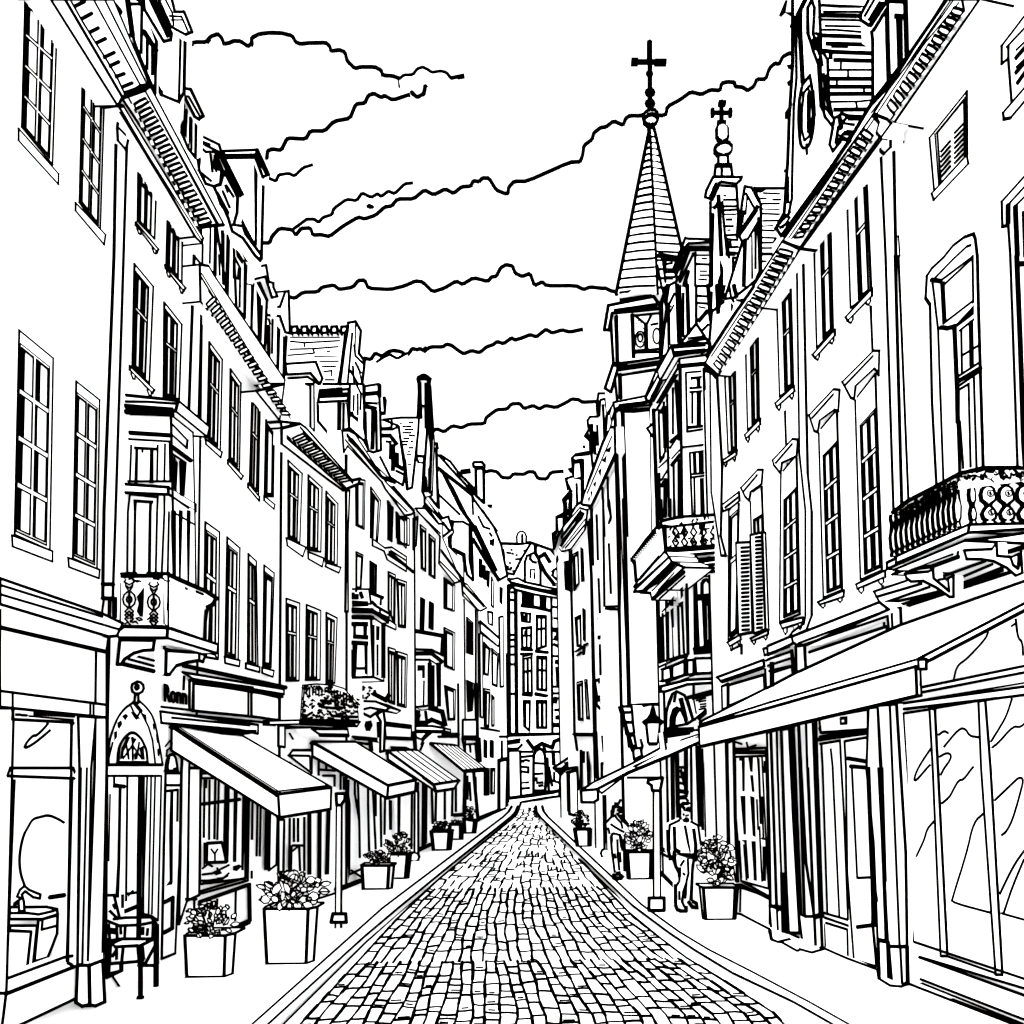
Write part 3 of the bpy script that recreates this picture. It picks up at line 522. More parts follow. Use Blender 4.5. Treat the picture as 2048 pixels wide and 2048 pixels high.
# oriel at ground-first floor
F5 = Fr(14.8, .1)
or5 = part(b5, 'oriel', F5, 'G1180,1060 1480,1060 1510,1840 1200,1850', 0, .7, 4, 'G1510,1180 1510,1820;*G1170,990 1480,985;*1170,1070 1500,1080;*G1640,1170 1640,1840', 4)
part(or5, 'window', F5, '', .02, 0, 4, '*G1250,1160 1430,1160;G1230,1500 1230,1830;*G1270,1320 1430,1330;*1250,1400 1430,1410;G1310,1730 1390,1730', 4, blk='G1250,1160 1290,1160 1290,1340 1250,1340;G1380,1130 1435,1130 1430,1330 1380,1330;G1240,1400 1310,1400 1300,1700 1285,1860 1250,1860;G1390,1400 1440,1400 1440,1820 1400,1800;G1545,1180 1595,1190 1590,1370 1545,1370;G1550,1420 1580,1420 1580,1820 1550,1830')
bc = part(b5, 'balcony', F5, 'G1175,960 1500,970 1500,1005 1175,1000', 0, 1.1, 4, '*G1180,975 1480,985 1700,1090;G1550,930 1720,1030', 4, m=STONE)
part(bc, 'railing', F5, 'G1185,710 1460,710 1460,740 1480,900 1185,900', 0, .03, 3, 'G1200,790 1205,830;*G1250,770 1250,830;*1300,790 1300,830;*1350,760 1370,820;G1190,870 1440,880;-1190,930 1440,920;*G1480,760 1630,820;1610,830 1605,910;*1500,880 1530,910;G1290,700 1290,740', 3.4)
b52 = part(b5, 'balcony', Fr(15.6, .1), 'I560,155 690,160 820,215 780,240 640,215 560,235', 0, .8, 3.5, 'I580,270 640,300 740,230;I680,60 690,90 770,130;*670,90 780,150 810,100', 4, m=STONE)
mb = MB(); F_ = Fr(15.5)
for k in range(34):
    x = random.uniform(400, 680); y = random.uniform(10, 130)
    mb.poly([F_.hit(p) for p in px('I%f,%f %f,%f %f,%f' % (x, y, x + random.uniform(-10, 14), y + random.uniform(-12, 12), x + random.uniform(-16, 22), y + random.uniform(-10, 10)))], random.uniform(1.6, 3.4))
part(None, '', F_, blk='I595,340 650,330 665,380 640,430 600,430 585,380;I695,345 735,340 735,490 700,490', t=.1, obj=mb)
mb.build('ironwork', b52)
part(b5, 'sign_bracket', Fr(15.4), 'I700,280 760,240 775,350 765,610 730,620 735,340', 0, .1, 4)
part(b5, 'shop_front', L5, 'I770,350 1010,380 1010,500 780,490', .05, .05, 3.8, 'I770,375 1000,400;*I780,490 1020,500;I480,480 700,500;I500,530 640,550;*I640,510 650,600;I790,600 790,640;*I1040,440 1050,600;*I1130,890 1125,1480;I1075,900 1060,1510;I1200,930 1210,1270;*I1060,1520 1190,1465', 3.8, blk='I470,480 700,495 720,540 620,520 500,510;I820,565 970,570 1030,600 830,600;I1130,900 1165,900 1160,1450 1125,1470;I1050,900 1075,930 1070,1500 1050,1520')
awning(b5, L5, 'I800,610 1060,600', 'I1220,915 1450,880', 'I1240,980 1400,955', .8, 4.5, stripes=4, lab='third awning on the left, with a few wide stripes', doub=False)
L6 = facade(PLL, 830, 930, -1)
b6 = thing('town_house', 'white house with dark window panels and a round cornered bay, far left', 'house', base(L6), 'town houses along the street')
wall(b6, L6, 'J330,1230 J860,1830', w=4.5)
part(b6, 'cornice', L6, 'J340,1200 430,1200 560,1350 600,1350 600,1480 K780,300 720,320 570,130 J580,1470', .15, .25, 3, 'J360,1230 580,1440;*K590,10 800,290;K580,110 770,300;J440,1150 600,1330', 3.2, m=STONE)
for q, dk in (('J390,1360 440,1400 440,1810 400,1780', 1), ('J475,1450 530,1500 530,1880 475,1840', 1), ('K395,460 430,480 420,770 390,770', .9), ('K480,500 515,520 510,770 475,750', .9), ('K620,270 720,340 715,590 620,560', .35), ('K620,750 720,800 715,1160 625,1120', .35), ('K625,1310 725,1350 720,1640 660,1640', .35), ('J320,1300 365,1280 350,1560 320,1600', .8)):
    win(b6, L6, q, 1, 1, 2.6, None, dark=dk)
F6 = Fr(20.4, .1)
or6 = part(b6, 'oriel', F6, 'K330,1060 480,1060 490,1500 330,1520', 0, .8, 3.5, '*K330,1000 500,1000 600,1080;K335,960 500,965 610,1020;*K570,1100 570,1500;K515,1120 515,1500;*K480,1100 480,1480;*K330,780 610,830;*K610,830 600,1000', 4, blk='K360,1110 435,1110 435,1240 405,1240 405,1165 360,1170;K415,1260 435,1260 430,1500 410,1500;K510,1120 530,1140 525,1240 505,1230')
bq = part(or6, 'balcony', F6, 'K340,1700 500,1700 620,1720 620,1750 340,1745', 0, .8, 3.5, '*K480,1530 600,1560 630,1690;*K350,1670 440,1670 500,1640 600,1680;*K365,1560 360,1660;440,1560 450,1640', 4.5, blk='K480,1520 560,1530 630,1570 630,1700 600,1700 600,1590 480,1550;K360,1580 400,1590 370,1660', m=STONE)
part(b6, 'bracket', F6, 'K340,1760 460,1760 400,1830 350,1810', 0, .1, 3, 'K400,1880 420,1830 500,1760;K390,1932 420,1860', 3.5)
part(b6, 'ground_floor', L6, '', .04, .04, 3.5, 'I1260,480 1430,480;*I1300,460 1440,460;I1440,0 1445,590;*I1500,800 1490,1200;I1525,840 1525,1050;1545,900 1555,1060;I1600,850 1610,1170;*I1580,800 1620,1240;I1420,900 1420,1160;1390,950 1385,1200;I1320,980 1320,1230;I1240,1000 1235,1250;*I1410,1195 1500,1190', 3.6)
awning(b6, L6, 'I1190,540 1420,560', 'I1490,790 1690,770', 'I1500,800 1700,790', .7, 4, stripes=6, lab='fourth awning on the left, finely striped', doub=False)
L7 = facade(PLL, 930, 1014, -1)
b7 = thing('town_house', 'last white house on the left, where the street bends out of sight', 'house', base(L7), 'town houses along the street')
wall(b7, L7, 'K790,330 K1150,900', w=4)
part(b7, 'cornice', L7, 'K790,310 840,330 1030,560 970,590 920,560 800,440;K965,700 1150,850 1140,930 970,800', .12, .2, 3, '*K800,330 1000,540;K800,400 940,570;*K970,690 1150,850;K970,780 1130,920', 3, m=STONE)
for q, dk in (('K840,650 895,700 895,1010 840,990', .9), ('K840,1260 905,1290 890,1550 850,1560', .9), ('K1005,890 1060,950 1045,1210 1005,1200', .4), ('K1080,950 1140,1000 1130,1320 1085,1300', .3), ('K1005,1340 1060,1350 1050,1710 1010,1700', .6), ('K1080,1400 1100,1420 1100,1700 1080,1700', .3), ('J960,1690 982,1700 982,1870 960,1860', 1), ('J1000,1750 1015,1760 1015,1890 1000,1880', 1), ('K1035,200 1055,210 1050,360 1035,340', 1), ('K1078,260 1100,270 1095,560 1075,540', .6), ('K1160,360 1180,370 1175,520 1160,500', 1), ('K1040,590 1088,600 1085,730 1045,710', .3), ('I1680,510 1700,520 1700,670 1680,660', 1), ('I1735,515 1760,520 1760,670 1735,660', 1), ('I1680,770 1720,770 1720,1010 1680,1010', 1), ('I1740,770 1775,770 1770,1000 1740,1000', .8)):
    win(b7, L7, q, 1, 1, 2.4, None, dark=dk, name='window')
part(b7, 'string_course', L7, 'I1480,480 1620,490 1620,510 1480,500', .08, .08, 3, '*I1600,0 1620,700;I1650,400 1820,430;*I1630,500 1640,700;I1480,500 1500,600;I1600,540 1610,680;I1820,480 1900,480;I1840,520 1840,680;*I1810,700 1890,680;*I1620,1230 1820,1150;I1890,680 1880,1130;*I1810,700 1810,1150', 3.6)
part(b7, 'downpipe', L7, 'K925,570 940,575 945,1780 925,1780;K1150,650 1185,640 1190,1320 1160,1320;K960,800 985,800 990,1620 970,1610', .05, .04, 3.4)
part(b7, 'shop_front', L7, 'K800,1640 930,1640 935,1800 800,1800', .05, .05, 3.2, 'I1515,550 1600,545;1550,560 1555,620', 3)
# far roofs on the left
fr1 = thing('far_roof', 'long tiled roof with a stepped gable beyond the thin left chimneys', 'roof', (-3, 36, 12))
part(fr1, 'tiles', Fr(36), 'J550,800 580,820 890,1080 910,1120 1100,1380 1170,1550 1230,1850 1140,1900 1050,1700 890,1380 700,1000 620,880', 0, 1.5, 4, '*J570,820 890,1070;J560,1060 770,1260;*J620,880 780,1200 900,1370;J890,1080 900,1260;*J920,1380 1120,1800;*J900,1500 1020,1700 1140,1880;J990,1220 1130,1420;J950,1280 1000,1380 1060,1400;1060,1440 1080,1470;1070,1510 1070,1550;1095,1500 1090,1560', 3.6, blk='J740,960 800,980 880,1060 800,1020;J800,900 830,900 910,1020 940,1090 900,1050;J1030,1160 1090,1160 1080,1210 1040,1190')
part(fr1, 'ridge', Fr(36.5), 'J570,690 590,690 680,750 760,860 920,1020 940,1090 740,880', 0, .3, 4, 'J750,860 860,840;*J790,850 865,840', 4.5)
g7 = thing('gable', 'round topped blank gable standing over the far left cornices', 'gable', (-3, 30, 10))
part(g7, 'wall', Fr(31), 'J690,1330 800,1330 870,1370 880,1400 890,1580 900,1900 840,1840 810,1660 680,1590', 0, .4, 4, '*J710,1600 810,1650 820,1800;*J690,1400 700,1330;*J680,1340 700,1430 670,1480 680,1600;*J720,1620 740,1740', 4, blk='J850,1360 890,1380 890,1580 910,1800 880,1850 850,1700')
g8 = thing('gable', 'low stepped gable half hidden between two far left cornices', 'gable', (-3, 26, 10))
part(g8, 'wall', Fr(26), 'J430,1060 560,1230 590,1300 660,1280 700,1400 600,1480 560,1350 430,1150', 0, .4, 4, '*J440,1070 590,1290;*J430,1180 570,1370;J610,1340 670,1420;J540,1360 600,1350 590,1450', 4)
# chimneys
c1 = thing('chimney_stack', 'tall tapering chimney with a round cap, middle of the left skyline', 'chimney', (-4, 24, 12), 'chimneys on the left roofs')
mb = MB(); F24 = Fr(24)
P = [F24.hit(p) for p in px('Y792,715 808,715 J500,470 J480,1020 410,1040 430,700 Y785,860')]
mb.prism(P, Vector((0, .5, 0)), 5); part(None, '', F24, ink='J440,0 440,420;J455,420 430,780 420,1040;*J380,0 390,320;*J470,0 475,420;J400,210 440,215;J475,430 490,600;J440,900 450,1040;J475,820 480,1050', blk='J450,0 480,0 475,430 462,430', iw=4, obj=mb); mb.build('stack', c1)
mb = MB(); c0 = F24.hit(px('Y800,715')[0]); mb.loft([(c0 + Vector((0, 0, -.1)), .2, .2), (c0 + Vector((0, 0, .0)), .22, .22), (c0 + Vector((0, 0, .08)), .12, .12)], 5, ringw=True); mb.build('cap', c1, STONE)
c2 = thing('chimney_stack', 'short white chimney stack just right of the tapering one', 'chimney', (-3, 26, 12), 'chimneys on the left roofs')
part(c2, 'stack', Fr(25), 'J490,600 545,620 560,1190 440,1040 480,560', 0, .5, 4.5, 'J495,600 495,740;J560,1020 570,1200', 4)
part(c2, 'cap', Fr(24.9), 'J495,575 548,575 555,620 530,630 495,610', 0, .6, 5)
c3 = thing('chimney_stack', 'slim white chimney with a flat cap near the vanishing point', 'chimney', (-3, 34, 12), 'chimneys on the left roofs')
part(c3, 'stack', Fr(34), 'J925,800 1000,800 1005,1150 930,1080', 0, .5, 5, 'J935,820 990,820', 3)
part(c3, 'cap', Fr(33.9), 'J900,770 910,755 985,755 1010,785 1005,830 980,800 935,800 905,800', 0, .6, 4.5)
r9 = thing('tiled_roof', 'steep tiled roof with a small dormer left of the tapering chimney', 'roof', (-4, 21, 11))
part(r9, 'tiles', Fr(21.5), 'J30,345 200,325 375,325 370,450 310,1000 260,1020 230,700 170,400', 0, 1, 4, '-J190,380 210,380;280,370 320,370;J220,410 300,410;J240,440 320,440;J220,470 300,470;J280,495 335,500;J230,525 280,525;J220,555 270,555;300,555 320,555;J220,585 260,585;J280,615 320,615;-J270,650 290,650;-J260,680 300,680;-270,775 300,775;*J180,410 200,600 240,750 265,1020', 2.6)
part(r9, 'dormer', Fr(21.2), 'J0,440 120,440 180,410 240,850 220,980 100,900 0,700', 0, .4, 4, '*J0,500 100,500 160,580;J60,555 100,560 95,720;*J130,600 125,830;*J165,680 165,790 220,820;J160,840 220,870;J0,350 10,430 110,420 115,360', 4)
# ================================================================ RIGHT 1 : nearest, big arched window, balcony, awning
RD = Vector((3.03 - 6.1, 16.0, 0)).normalized()
R1 = facade(PLR, 2250, 1780, 1)
c1 = thing('town_house', 'large white house nearest on the right, with louvred shutters, arched window and ornate balcony', 'house', base(R1), 'town houses along the street')
q = at_u(PLR, 1780)
zt = R1.hit(px('N950,900')[0]).z
zs = R1.hit(px('R900,760')[0]).z
A_ = Vector((5.9, -1.9, 0)); B_ = Vector((q[0], q[1], 0)); A_ = B_ - RD * 13
mb = MB(); mb.prism([Vector((B_.x, B_.y, zs)), Vector((A_.x, A_.y, zs)), Vector((A_.x, A_.y, zt + 2)), Vector((B_.x, B_.y, zt))], -R1.n * 4, 5); mb.build('wall', c1)
mb = MB(); mb.prism([Vector((B_.x, B_.y, 0)), Vector((A_.x, A_.y, 0)), Vector((A_.x, A_.y, zs)), Vector((B_.x, B_.y, zs))], -R1.n * 4, 5); mb.build('ground_floor_wall', c1)
part(c1, 'pilaster', R1, 'N850,1060 945,930 965,1932 O960,0 1010,1910 950,1932 890,0 N890,1932', .12, .12, 5.5, 'O985,0 1060,1850;-N985,1780 995,1932', 4, m=STONE)
part(c1, 'cornice_end', R1, 'N850,1000 925,930 925,1110 875,1160 850,1140', .2, .15, 4.5, 'N860,1020 930,950', 4, m=STONE)
mb = MB()
part(None, '', R1, 'N1340,-10 1600,-10 950,930 790,870', .35, .6, 4.5, 'N1465,0 1480,80 930,900;-N1400,0 1090,440 780,850;-N1440,20 1180,330 820,860;-N1380,0 1000,560;*N1350,0 1060,420 780,780', 4, obj=mb)
dentils(mb, R1, 'N870,820 1395,60', 'N930,900 1480,90', 11, .36, 3.4, True, .62)
part(None, '', R1, 'N800,860 840,930 820,1000 850,1040 930,930 900,900', .4, .2, 4, obj=mb)
mb.build('cornice', c1, STONE)
w = win(c1, R1, 'N1220,1040 1500,690 1505,1210 1255,1440', 1, 1, 4, 'N1235,1460 1500,1170 1512,1235 1250,1510', dark=0, inset=.1, lab='square window with half closed louvred shutters')
mb = MB()
for x0, x1, ya, yb, yc in ((1310, 1372, 1110, 1010, 1310), (1412, 1480, 960, 870, 1180)):
    for k in range(6 if x0 == 1310 else 7):
        y = ya + 38 * k - (30 if x0 == 1412 else 40)
        a_, b_ = px('N%f,%f %f,%f' % (x0 + 2, y + 68, x1 - 2, y)); mb.seg(R1.hit(a_, .09), R1.hit(b_, .09), 5.0)
mb.build('shutter', w, WOOD)
part(c1, 'window', R1, 'N1765,345 1990,50 1990,640 1840,780 1815,440 1765,480', .06, .06, 5, 'N1805,350 1932,215 2000,130;N1815,350 1815,430;N1880,370 1932,320;*N1880,430 1932,370;N1880,500 1932,450;*N1890,620 1932,560;*N1880,540 1932,480', 4.5, m=WOOD)
part(c1, 'sill', R1, 'N1775,850 1990,600 1990,700 1830,890 1780,900', .14, .14, 5, m=STONE)
part(c1, 'window', R1, 'N1765,1520 1990,1270 N1990,1932 O1990,1600 1885,1600 1830,0 N1815,1700 1770,1710', .06, .06, 5, 'N1815,1540 1990,1350;*N1815,1550 1815,1690;N1860,1560 1990,1430;*N1870,1560 1885,1932;*O1880,0 1905,600 1932,1400 1945,1600;N1925,1600 1935,1932;*O1895,60 1990,55', 4.5, m=WOOD)
w = part(c1, 'arched_window', R1, 'O1200,150 1240,90 1330,5 N1400,1850 1480,1790 1550,1765 1565,1800 1580,1932 O1590,430 1625,1610 1275,1760 1240,1100 1225,370 1190,320', .06, .06, 5.5,
         'O1240,185 1400,20 N1500,1860 1530,1850;O1240,185 1255,300 1285,560 1325,1700;*O1240,180 1310,190;O1310,180 1535,10;*O1320,210 1335,500;O1340,205 1545,15;O1545,0 1550,350;O1335,500 1550,335;*O1310,540 1360,545 1410,530;O1410,535 1420,900 1445,1640;*O1410,540 1430,1000 1435,1250;O1460,560 1465,880;O1450,560 1550,480;*O1535,500 1540,820;O1465,750 1580,680;O1430,910 1600,800;*O1430,950 1600,850;O1440,980 1600,870;O1440,1010 1515,965 1530,1590;O1555,920 1575,1590;O1450,1250 1475,1600', 4.2, 'O1400,530 1555,365 1555,440 1430,535;O1415,1000 1450,1000 1450,1250 1460,1640 1440,1640', m=WOOD, )
w['label'] = 'tall window with a curved top corner and a lowered blind'
# balcony
by = Fr(6.0, RD.x / RD.y)
bf = Plane(by.hit(px('R1530,100')[0]).to_2d(), (RD.x, RD.y), 1)
if bf.n.x > 0: bf.n = -bf.n
bf.ext = -bf.n
ba = part(c1, 'balcony', bf, 'R900,380 1520,95 1520,150 900,430', .0, .7, 5.5, m=STONE)
part(ba, 'slab', by, 'R1520,95 1990,85 1990,125 1510,155;R1490,215 1760,185 1990,150 1990,240', 0, .9, 5, m=STONE)
part(ba, 'slab', bf, 'R940,470 1490,215 1440,270 1050,430', -.1, .5, 5, 'R1170,395 1390,320;*R1070,430 1240,410 1430,340;R1440,270 1430,330', 4, m=STONE)
part(ba, 'bracket', bf, 'R1035,465 1210,450 1245,430 1250,500 1370,600 1360,500 1400,480 1400,640 1370,640 1270,570 1170,520 1080,525 1045,500', -.06, .1, 4.5, 'R1290,510 1330,505', 4, m=STONE)
part(ba, 'bracket', bf, 'R1480,290 1690,280 1725,230 1730,330 1830,340 1850,400 1890,430 1910,300 1920,460 1870,480 1800,420 1700,370 1600,355 1500,355', -.06, .1, 4.5, 'R1840,340 1890,315 1885,400', 4, m=STONE)
part(c1, 'soffit', R1, 'R800,600 1040,520 1240,430 1410,560 1760,420 1990,330 1990,400 900,730 840,680', .04, .04, 4, 'R820,640 1160,540;R890,680 1220,565;R910,690 1290,600;R910,730 1400,570;R1270,465 1500,370;R1280,500 1640,370;R1420,510 1690,395;*R1420,560 1770,435;*R1740,320 1932,265;*R1740,280 1932,210;R1470,270 1720,240;-R1540,230 1700,225', 4.5, m=STONE)
rl = MB()
rail = lambda s, pl, w_: rl.poly([pl.hit(p, .0) for p in px(s)], w_)
rail('O945,1932 1060,1845 1265,1740 1440,1645', bf, 7); rail('O1440,1645 1620,1600 1990,1600', by, 7)
rl.face([bf.hit(p, -.03) for p in px('O945,1932 1440,1645 O1440,1760 R940,40')]); 
rl.face([by.hit(p, .0) for p in px('O1440,1645 1990,1600 1990,1690 1440,1760')])
for k in range(120):
    f = random.random(); x = 960 + f * 480; y = 1925 - f * 280 + random.uniform(5, 95)
    rl.poly([bf.hit(p, .01) for p in px('O%f,%f %f,%f %f,%f' % (x, y, x + random.uniform(-10, 30), y - random.uniform(-5, 25), x + random.uniform(0, 40), y + random.uniform(-15, 15)))], random.uniform(1.2, 3))
for k in range(60):
    x = random.uniform(1440, 1960); y = random.uniform(1615, 1690)
    rl.poly([by.hit(p, .01) for p in px('O%f,%f %f,%f %f,%f' % (x, y, x + random.uniform(-20, 30), y + random.uniform(-25, 25), x + random.uniform(-30, 40), y + random.uniform(-15, 15)))], random.uniform(1.2, 3.4))
rl.build('rail', ba, STONE)
for k in range(13):                                      # balusters of the street side
    f = k / 12.0; x = 940 + f * 480; yb = 330 - f * 220; yt = 30 - f * 255
    mb = MB(); a, b = px('R%f,%f %f,%f' % (x, yt, x + 8, yb)); p, r = bf.hit(a, -.04), bf.hit(b, -.04); L = p - r
    prof = ((0, .9), (.1, .5), (.2, 1), (.45, 1.25), (.62, .7), (.8, .45), (.92, .9), (1, .8))
    mb.loft([(r + L * s, .022 * q_, .022 * q_) for s, q_ in prof], 6, 8); 
    mb.build('baluster', ba, STONE)
for cx in (1530, 1652, 1788, 1925):                     # round balusters of the end facing the camera
    mb = MB(); a, b = px('O%f,1700 R%f,85' % (cx, cx)); p, r = by.hit(a, -.03), by.hit(b, -.03)
    r.x = p.x; r.y = p.y; L = p - r; hh = L.length; s_ = .06 if cx > 1600 else .02
    mb.loft([(r + L * s, s_ * q_, .03 * q_) for s, q_ in ((0, .8), (.06, .35), (.12, .8), (.22, .95), (.32, .6), (.4, .2), (.47, .35), (.55, .9), (.68, 1), (.8, .75), (.88, .2), (.94, .3), (1, .9))], 7, 10)
    if cx > 1600:
        for rr, zz in ((.5, .67), (.45, .22)):
            cc = r + L * zz + Vector((0, -.04, 0)); mb.poly([cc + Vector((math.cos(t_ * .63) * s_ * rr, 0, math.sin(t_ * .63) * s_ * rr)) for t_ in range(10)], 1.5, True)
            mb.seg(cc + Vector((-.004, 0, .012)), cc + Vector((.004, 0, -.012)), 3)
    mb.build('baluster', ba, STONE)
# shop cornice, fascia, awning, shopfront of R1
part(c1, 'shop_cornice', R1, 'R180,940 840,680 910,735 300,1000 230,1010 190,985', .3, .35, 5, 'R230,990 890,745;R260,1005 890,790', 4, m=STONE)
part(c1, 'shop_fascia', R1, 'R290,1065 890,865 R905,905 290,1190', .1, .1, 5, 'R930,740 940,890;*R180,1030 200,1240;R275,1000 280,1190', 4)
part(c1, 'fascia_block', R1, 'R900,745 1000,725 1005,850 915,895;R210,1010 275,1000 285,1190 220,1230', .16, .16, 5, 'R935,745 940,870;R215,1020 220,1220', 4, m=STONE)
part(c1, 'shop_fascia', R1, 'R1010,850 1990,540 1990,720 1190,1110 1120,1100', .02, .02, 2)
aw = MB()
t1, t2 = .12, 1.25
TP = [R1.hit(p, .2) for p in px('R1990,510 1000,860 230,1215 0,1335')] + [facade(PLR, 1597, 1430, 1).hit(px('T1500,1560')[0], .2)]
FT = [R1.hit(p, 1.15) for p in px('T1145,1745 R0,1480 1120,1165 1130,1110')]
pts_top = [R1.hit(p, .2) for p in px('R1990,510 1000,860 230,1215 0,1335 T1170,1720')]
pts_fr = [R1.hit(p, 1.1) for p in px('T1160,1750 R0,1480 1115,1165')]
back = R1.hit(px('R1990,660')[0], .25)
for tri in ((pts_top[4], pts_fr[0], pts_top[3]), (pts_top[3], pts_fr[0], pts_fr[1]), (pts_top[3], pts_fr[1], pts_top[2]), (pts_top[2], pts_fr[1], pts_fr[2]), (pts_top[2], pts_fr[2], pts_top[1]), (pts_top[1], pts_fr[2], pts_top[0]), (pts_top[0], pts_fr[2], back)):
    aw.face(tri); aw.face([p + Vector((0, 0, -.02)) for p in tri][::-1])
aw.poly(pts_top, 8.5); aw.poly(pts_fr, 5); aw.poly([R1.hit(p, 1.1) for p in px('T1160,1735 R0,1440 1130,1110')], 4)
aw.poly([R1.hit(px('R1130,1110')[0], 1.1), R1.hit(px('R1990,660')[0], .9)], 5.5); aw.poly([R1.hit(px('R1200,1130')[0], 1.1), R1.hit(px('R1990,715')[0], .9)], 6)
a = aw.build('awning', c1, CLOTH); a['label'] = 'huge plain awning over the nearest right shop'
mb = MB(); mb.prism([R1.hit(p, 1.1) for p in px('T1155,1750 R0,1480 1115,1165 1125,1385 R0,1650 T1160,1905')], -R1.n * .04, 5.5); mb.build('valance', a, CLOTH)
part(a, 'end_bracket', R1, 'R1135,1115 1195,1110 1195,1185 1140,1185', 1.1, .05, 5, '-R1150,1215 1145,1310', 3)
ws = part(c1, 'shop_window', R1, 'R970,1450 1990,1310 1990,1375 1000,1490;R1125,1330 1990,1150 1990,1200 1140,1365;R1640,1420 1680,1932 S1770,1560 1720,1560 1610,0 R1590,1430;R1220,1480 1260,1490 S1355,1420 1305,1420 1245,0;S1095,1310 1990,1610 1990,1680 1060,1400', .06, .06, 4.5,
          'R970,1460 1000,1932 S1040,700 1065,1340;R1020,1520 1045,1932 S1095,1310;R1020,1520 1220,1490;R1260,1480 1590,1425;R1640,1420 1990,1370;-R1150,1420 1932,1290;S1060,1400 1990,1740;S1350,1420 1720,1550', 4, m=WOOD)
part(ws, 'pane', R1, 'R1000,1500 1990,1340 1990,1932 S1990,1600 1060,1330', .03, .02, 0, '~R1870,810 1885,950 1920,980 1925,1080;~R1840,860 1870,840;~R1660,910 1640,960 1500,1110 1425,1160 1400,1270;~R1225,1790 1130,1932 S1100,90 1120,95 1200,0 R1222,1910;~R1290,1680 1330,1650 1360,1670;~R1330,1770 1440,1635 1490,1635 1520,1690 1585,1700;~R1290,1850 1350,1815 1385,1835 1370,1880 S1330,0 1305,50;~R1840,1410 1800,1540 1740,1640 1685,1730;~R1695,1775 1740,1740 1850,1615 1900,1625 1932,1600;~R1550,1925 S1540,0 1475,90 1440,90 1400,160 1370,220 1315,265;~S1250,405 1200,460 1180,540 1120,665;~S1630,340 1550,410 1500,640 1390,985 1390,1015 1670,1090;~S1710,245 1850,110 1895,70 1925,80 1920,130 1850,380 1800,480 1765,505;~S1932,625 1850,740 1740,970;~S1932,690 1850,880 1780,1090;~S1740,1090 1932,1145', 3.8)  # curved ink strokes draw reflections onto the opaque pane
part(c1, 'pillar', R1, 'R830,1460 970,1450 S1040,640 1050,1345 910,1350 870,600 860,0;R760,1480 830,1470 S905,1310 830,1290 800,560 745,0', .14, .14, 5, 'R920,1440 940,1932 S995,1345;S865,0 890,850;S835,0 860,500 890,1310;*S760,0 790,800 820,1000', 4.5, m=STONE)
part(c1, 'pillar_base', R1, 'S835,1300 905,1315 915,1610 845,1590;S915,1345 1050,1350 1055,1620 1000,1650 940,1640', .2, .25, 6, 'S1000,1350 1015,1640', 5, m=STONE)
part(c1, 'plinth', R1, 'S1060,1400 1990,1735 1990,1920 1090,1570 1060,1560', .05, .05, 4.5, '*S1060,1635 1990,1990', 6)
# ================================================================ RIGHT 2
R2 = facade(PLR, 1780, 1595, 1)
c2 = thing('town_house', 'white house right of the downpipe with hooded windows, two down and two up', 'house', base(R2), 'town houses along the street')
wall(c2, R2, 'N900,960 240,1880')
mb = MB()
part(None, '', R2, 'N790,870 840,930 840,1040 240,1870 180,1850 110,1820', .3, .5, 4.5, 'N850,1060 260,1865;-N830,1000 300,1780;-N780,880 160,1790;-N800,900 180,1800;*N780,780 600,1080 130,1780', 4, obj=mb)
dentils(mb, R2, 'N740,940 200,1790', 'N820,1000 270,1780', 13, .31, 3.2, True, .62)
mb.build('cornice', c2, STONE)
for q, s in (('N600,1510 740,1290 O780,270 625,390', 'O585,460 785,245 785,300 600,490'), ('N350,1830 470,1670 O490,560 370,690', 'O335,745 505,555 505,600 355,770')):
    win(c2, R2, q, 1, 2, 4.2, s, dark=.35, inset=.27, brk=True)
for q, s, h in (('O660,1080 810,890 R860,440 700,510', 'R665,545 885,440 885,490 675,580', 'O560,950 795,715 840,715 835,900 815,860 800,850 660,980 650,1080 625,1070'),
                ('O385,1320 520,1160 R560,590 420,645', 'R375,680 575,590 570,640 390,700', 'O310,1200 495,1005 540,1010 530,1170 500,1160 390,1240 375,1330 350,1320')):
    f = win(c2, R2, q, 2, 4, 4, s, dark=.4, inset=.14, top=.17, hood=h, brk=True)
part(c2, 'downpipe', R2, 'N225,1880 250,1880 O265,0 300,1640 330,1932 R330,780 290,890 180,940 220,1020 235,1220 210,1230 180,1000 160,940 190,900 275,840 285,780 O285,1932 240,1500 220,0', .1, .1, 4.5)
part(c2, 'shop_cornice', R2, 'R0,1010 180,935 190,990 0,1080', .28, .3, 5, 'R0,1070 160,1010;R0,1110 180,1050;R0,1160 185,1100;R10,1200 180,1160;*R30,1140 30,1310', 4, m=STONE)
part(c2, 'shop_fascia', R2, 'R40,1210 180,1165 190,1240 40,1305', .1, .1, 4.5)
dr = part(c2, 'shop_door', R2, 'R360,1560 755,1490 755,1640 400,1665;R370,1700 760,1640 S790,1180 820,1500 430,1380 410,900 360,0', .05, .05, 4.5, 'R390,1560 400,1665;*R370,1720 755,1665;R395,1750 545,1725 555,1932 S575,350 605,1140;R405,1750 415,1932 S450,1090;R475,1790 490,1932 S540,1110;R580,1730 755,1700;R580,1740 590,1932 S600,800;*R610,1860 760,1885;*R630,1920 750,1930;S635,0 675,830 780,825;*S680,1200 795,1185 800,950;S410,1090 600,1145;S415,1125 605,1190;S440,1170 600,1220 605,1440;S600,780 650,1450;S425,1180 435,1370', 4, 'R540,1545 600,1540 600,1605 545,1610', m=WOOD)
part(dr, 'number_plate', R2, 'R550,1560 585,1555 585,1595 552,1598', .075, .02, 4)
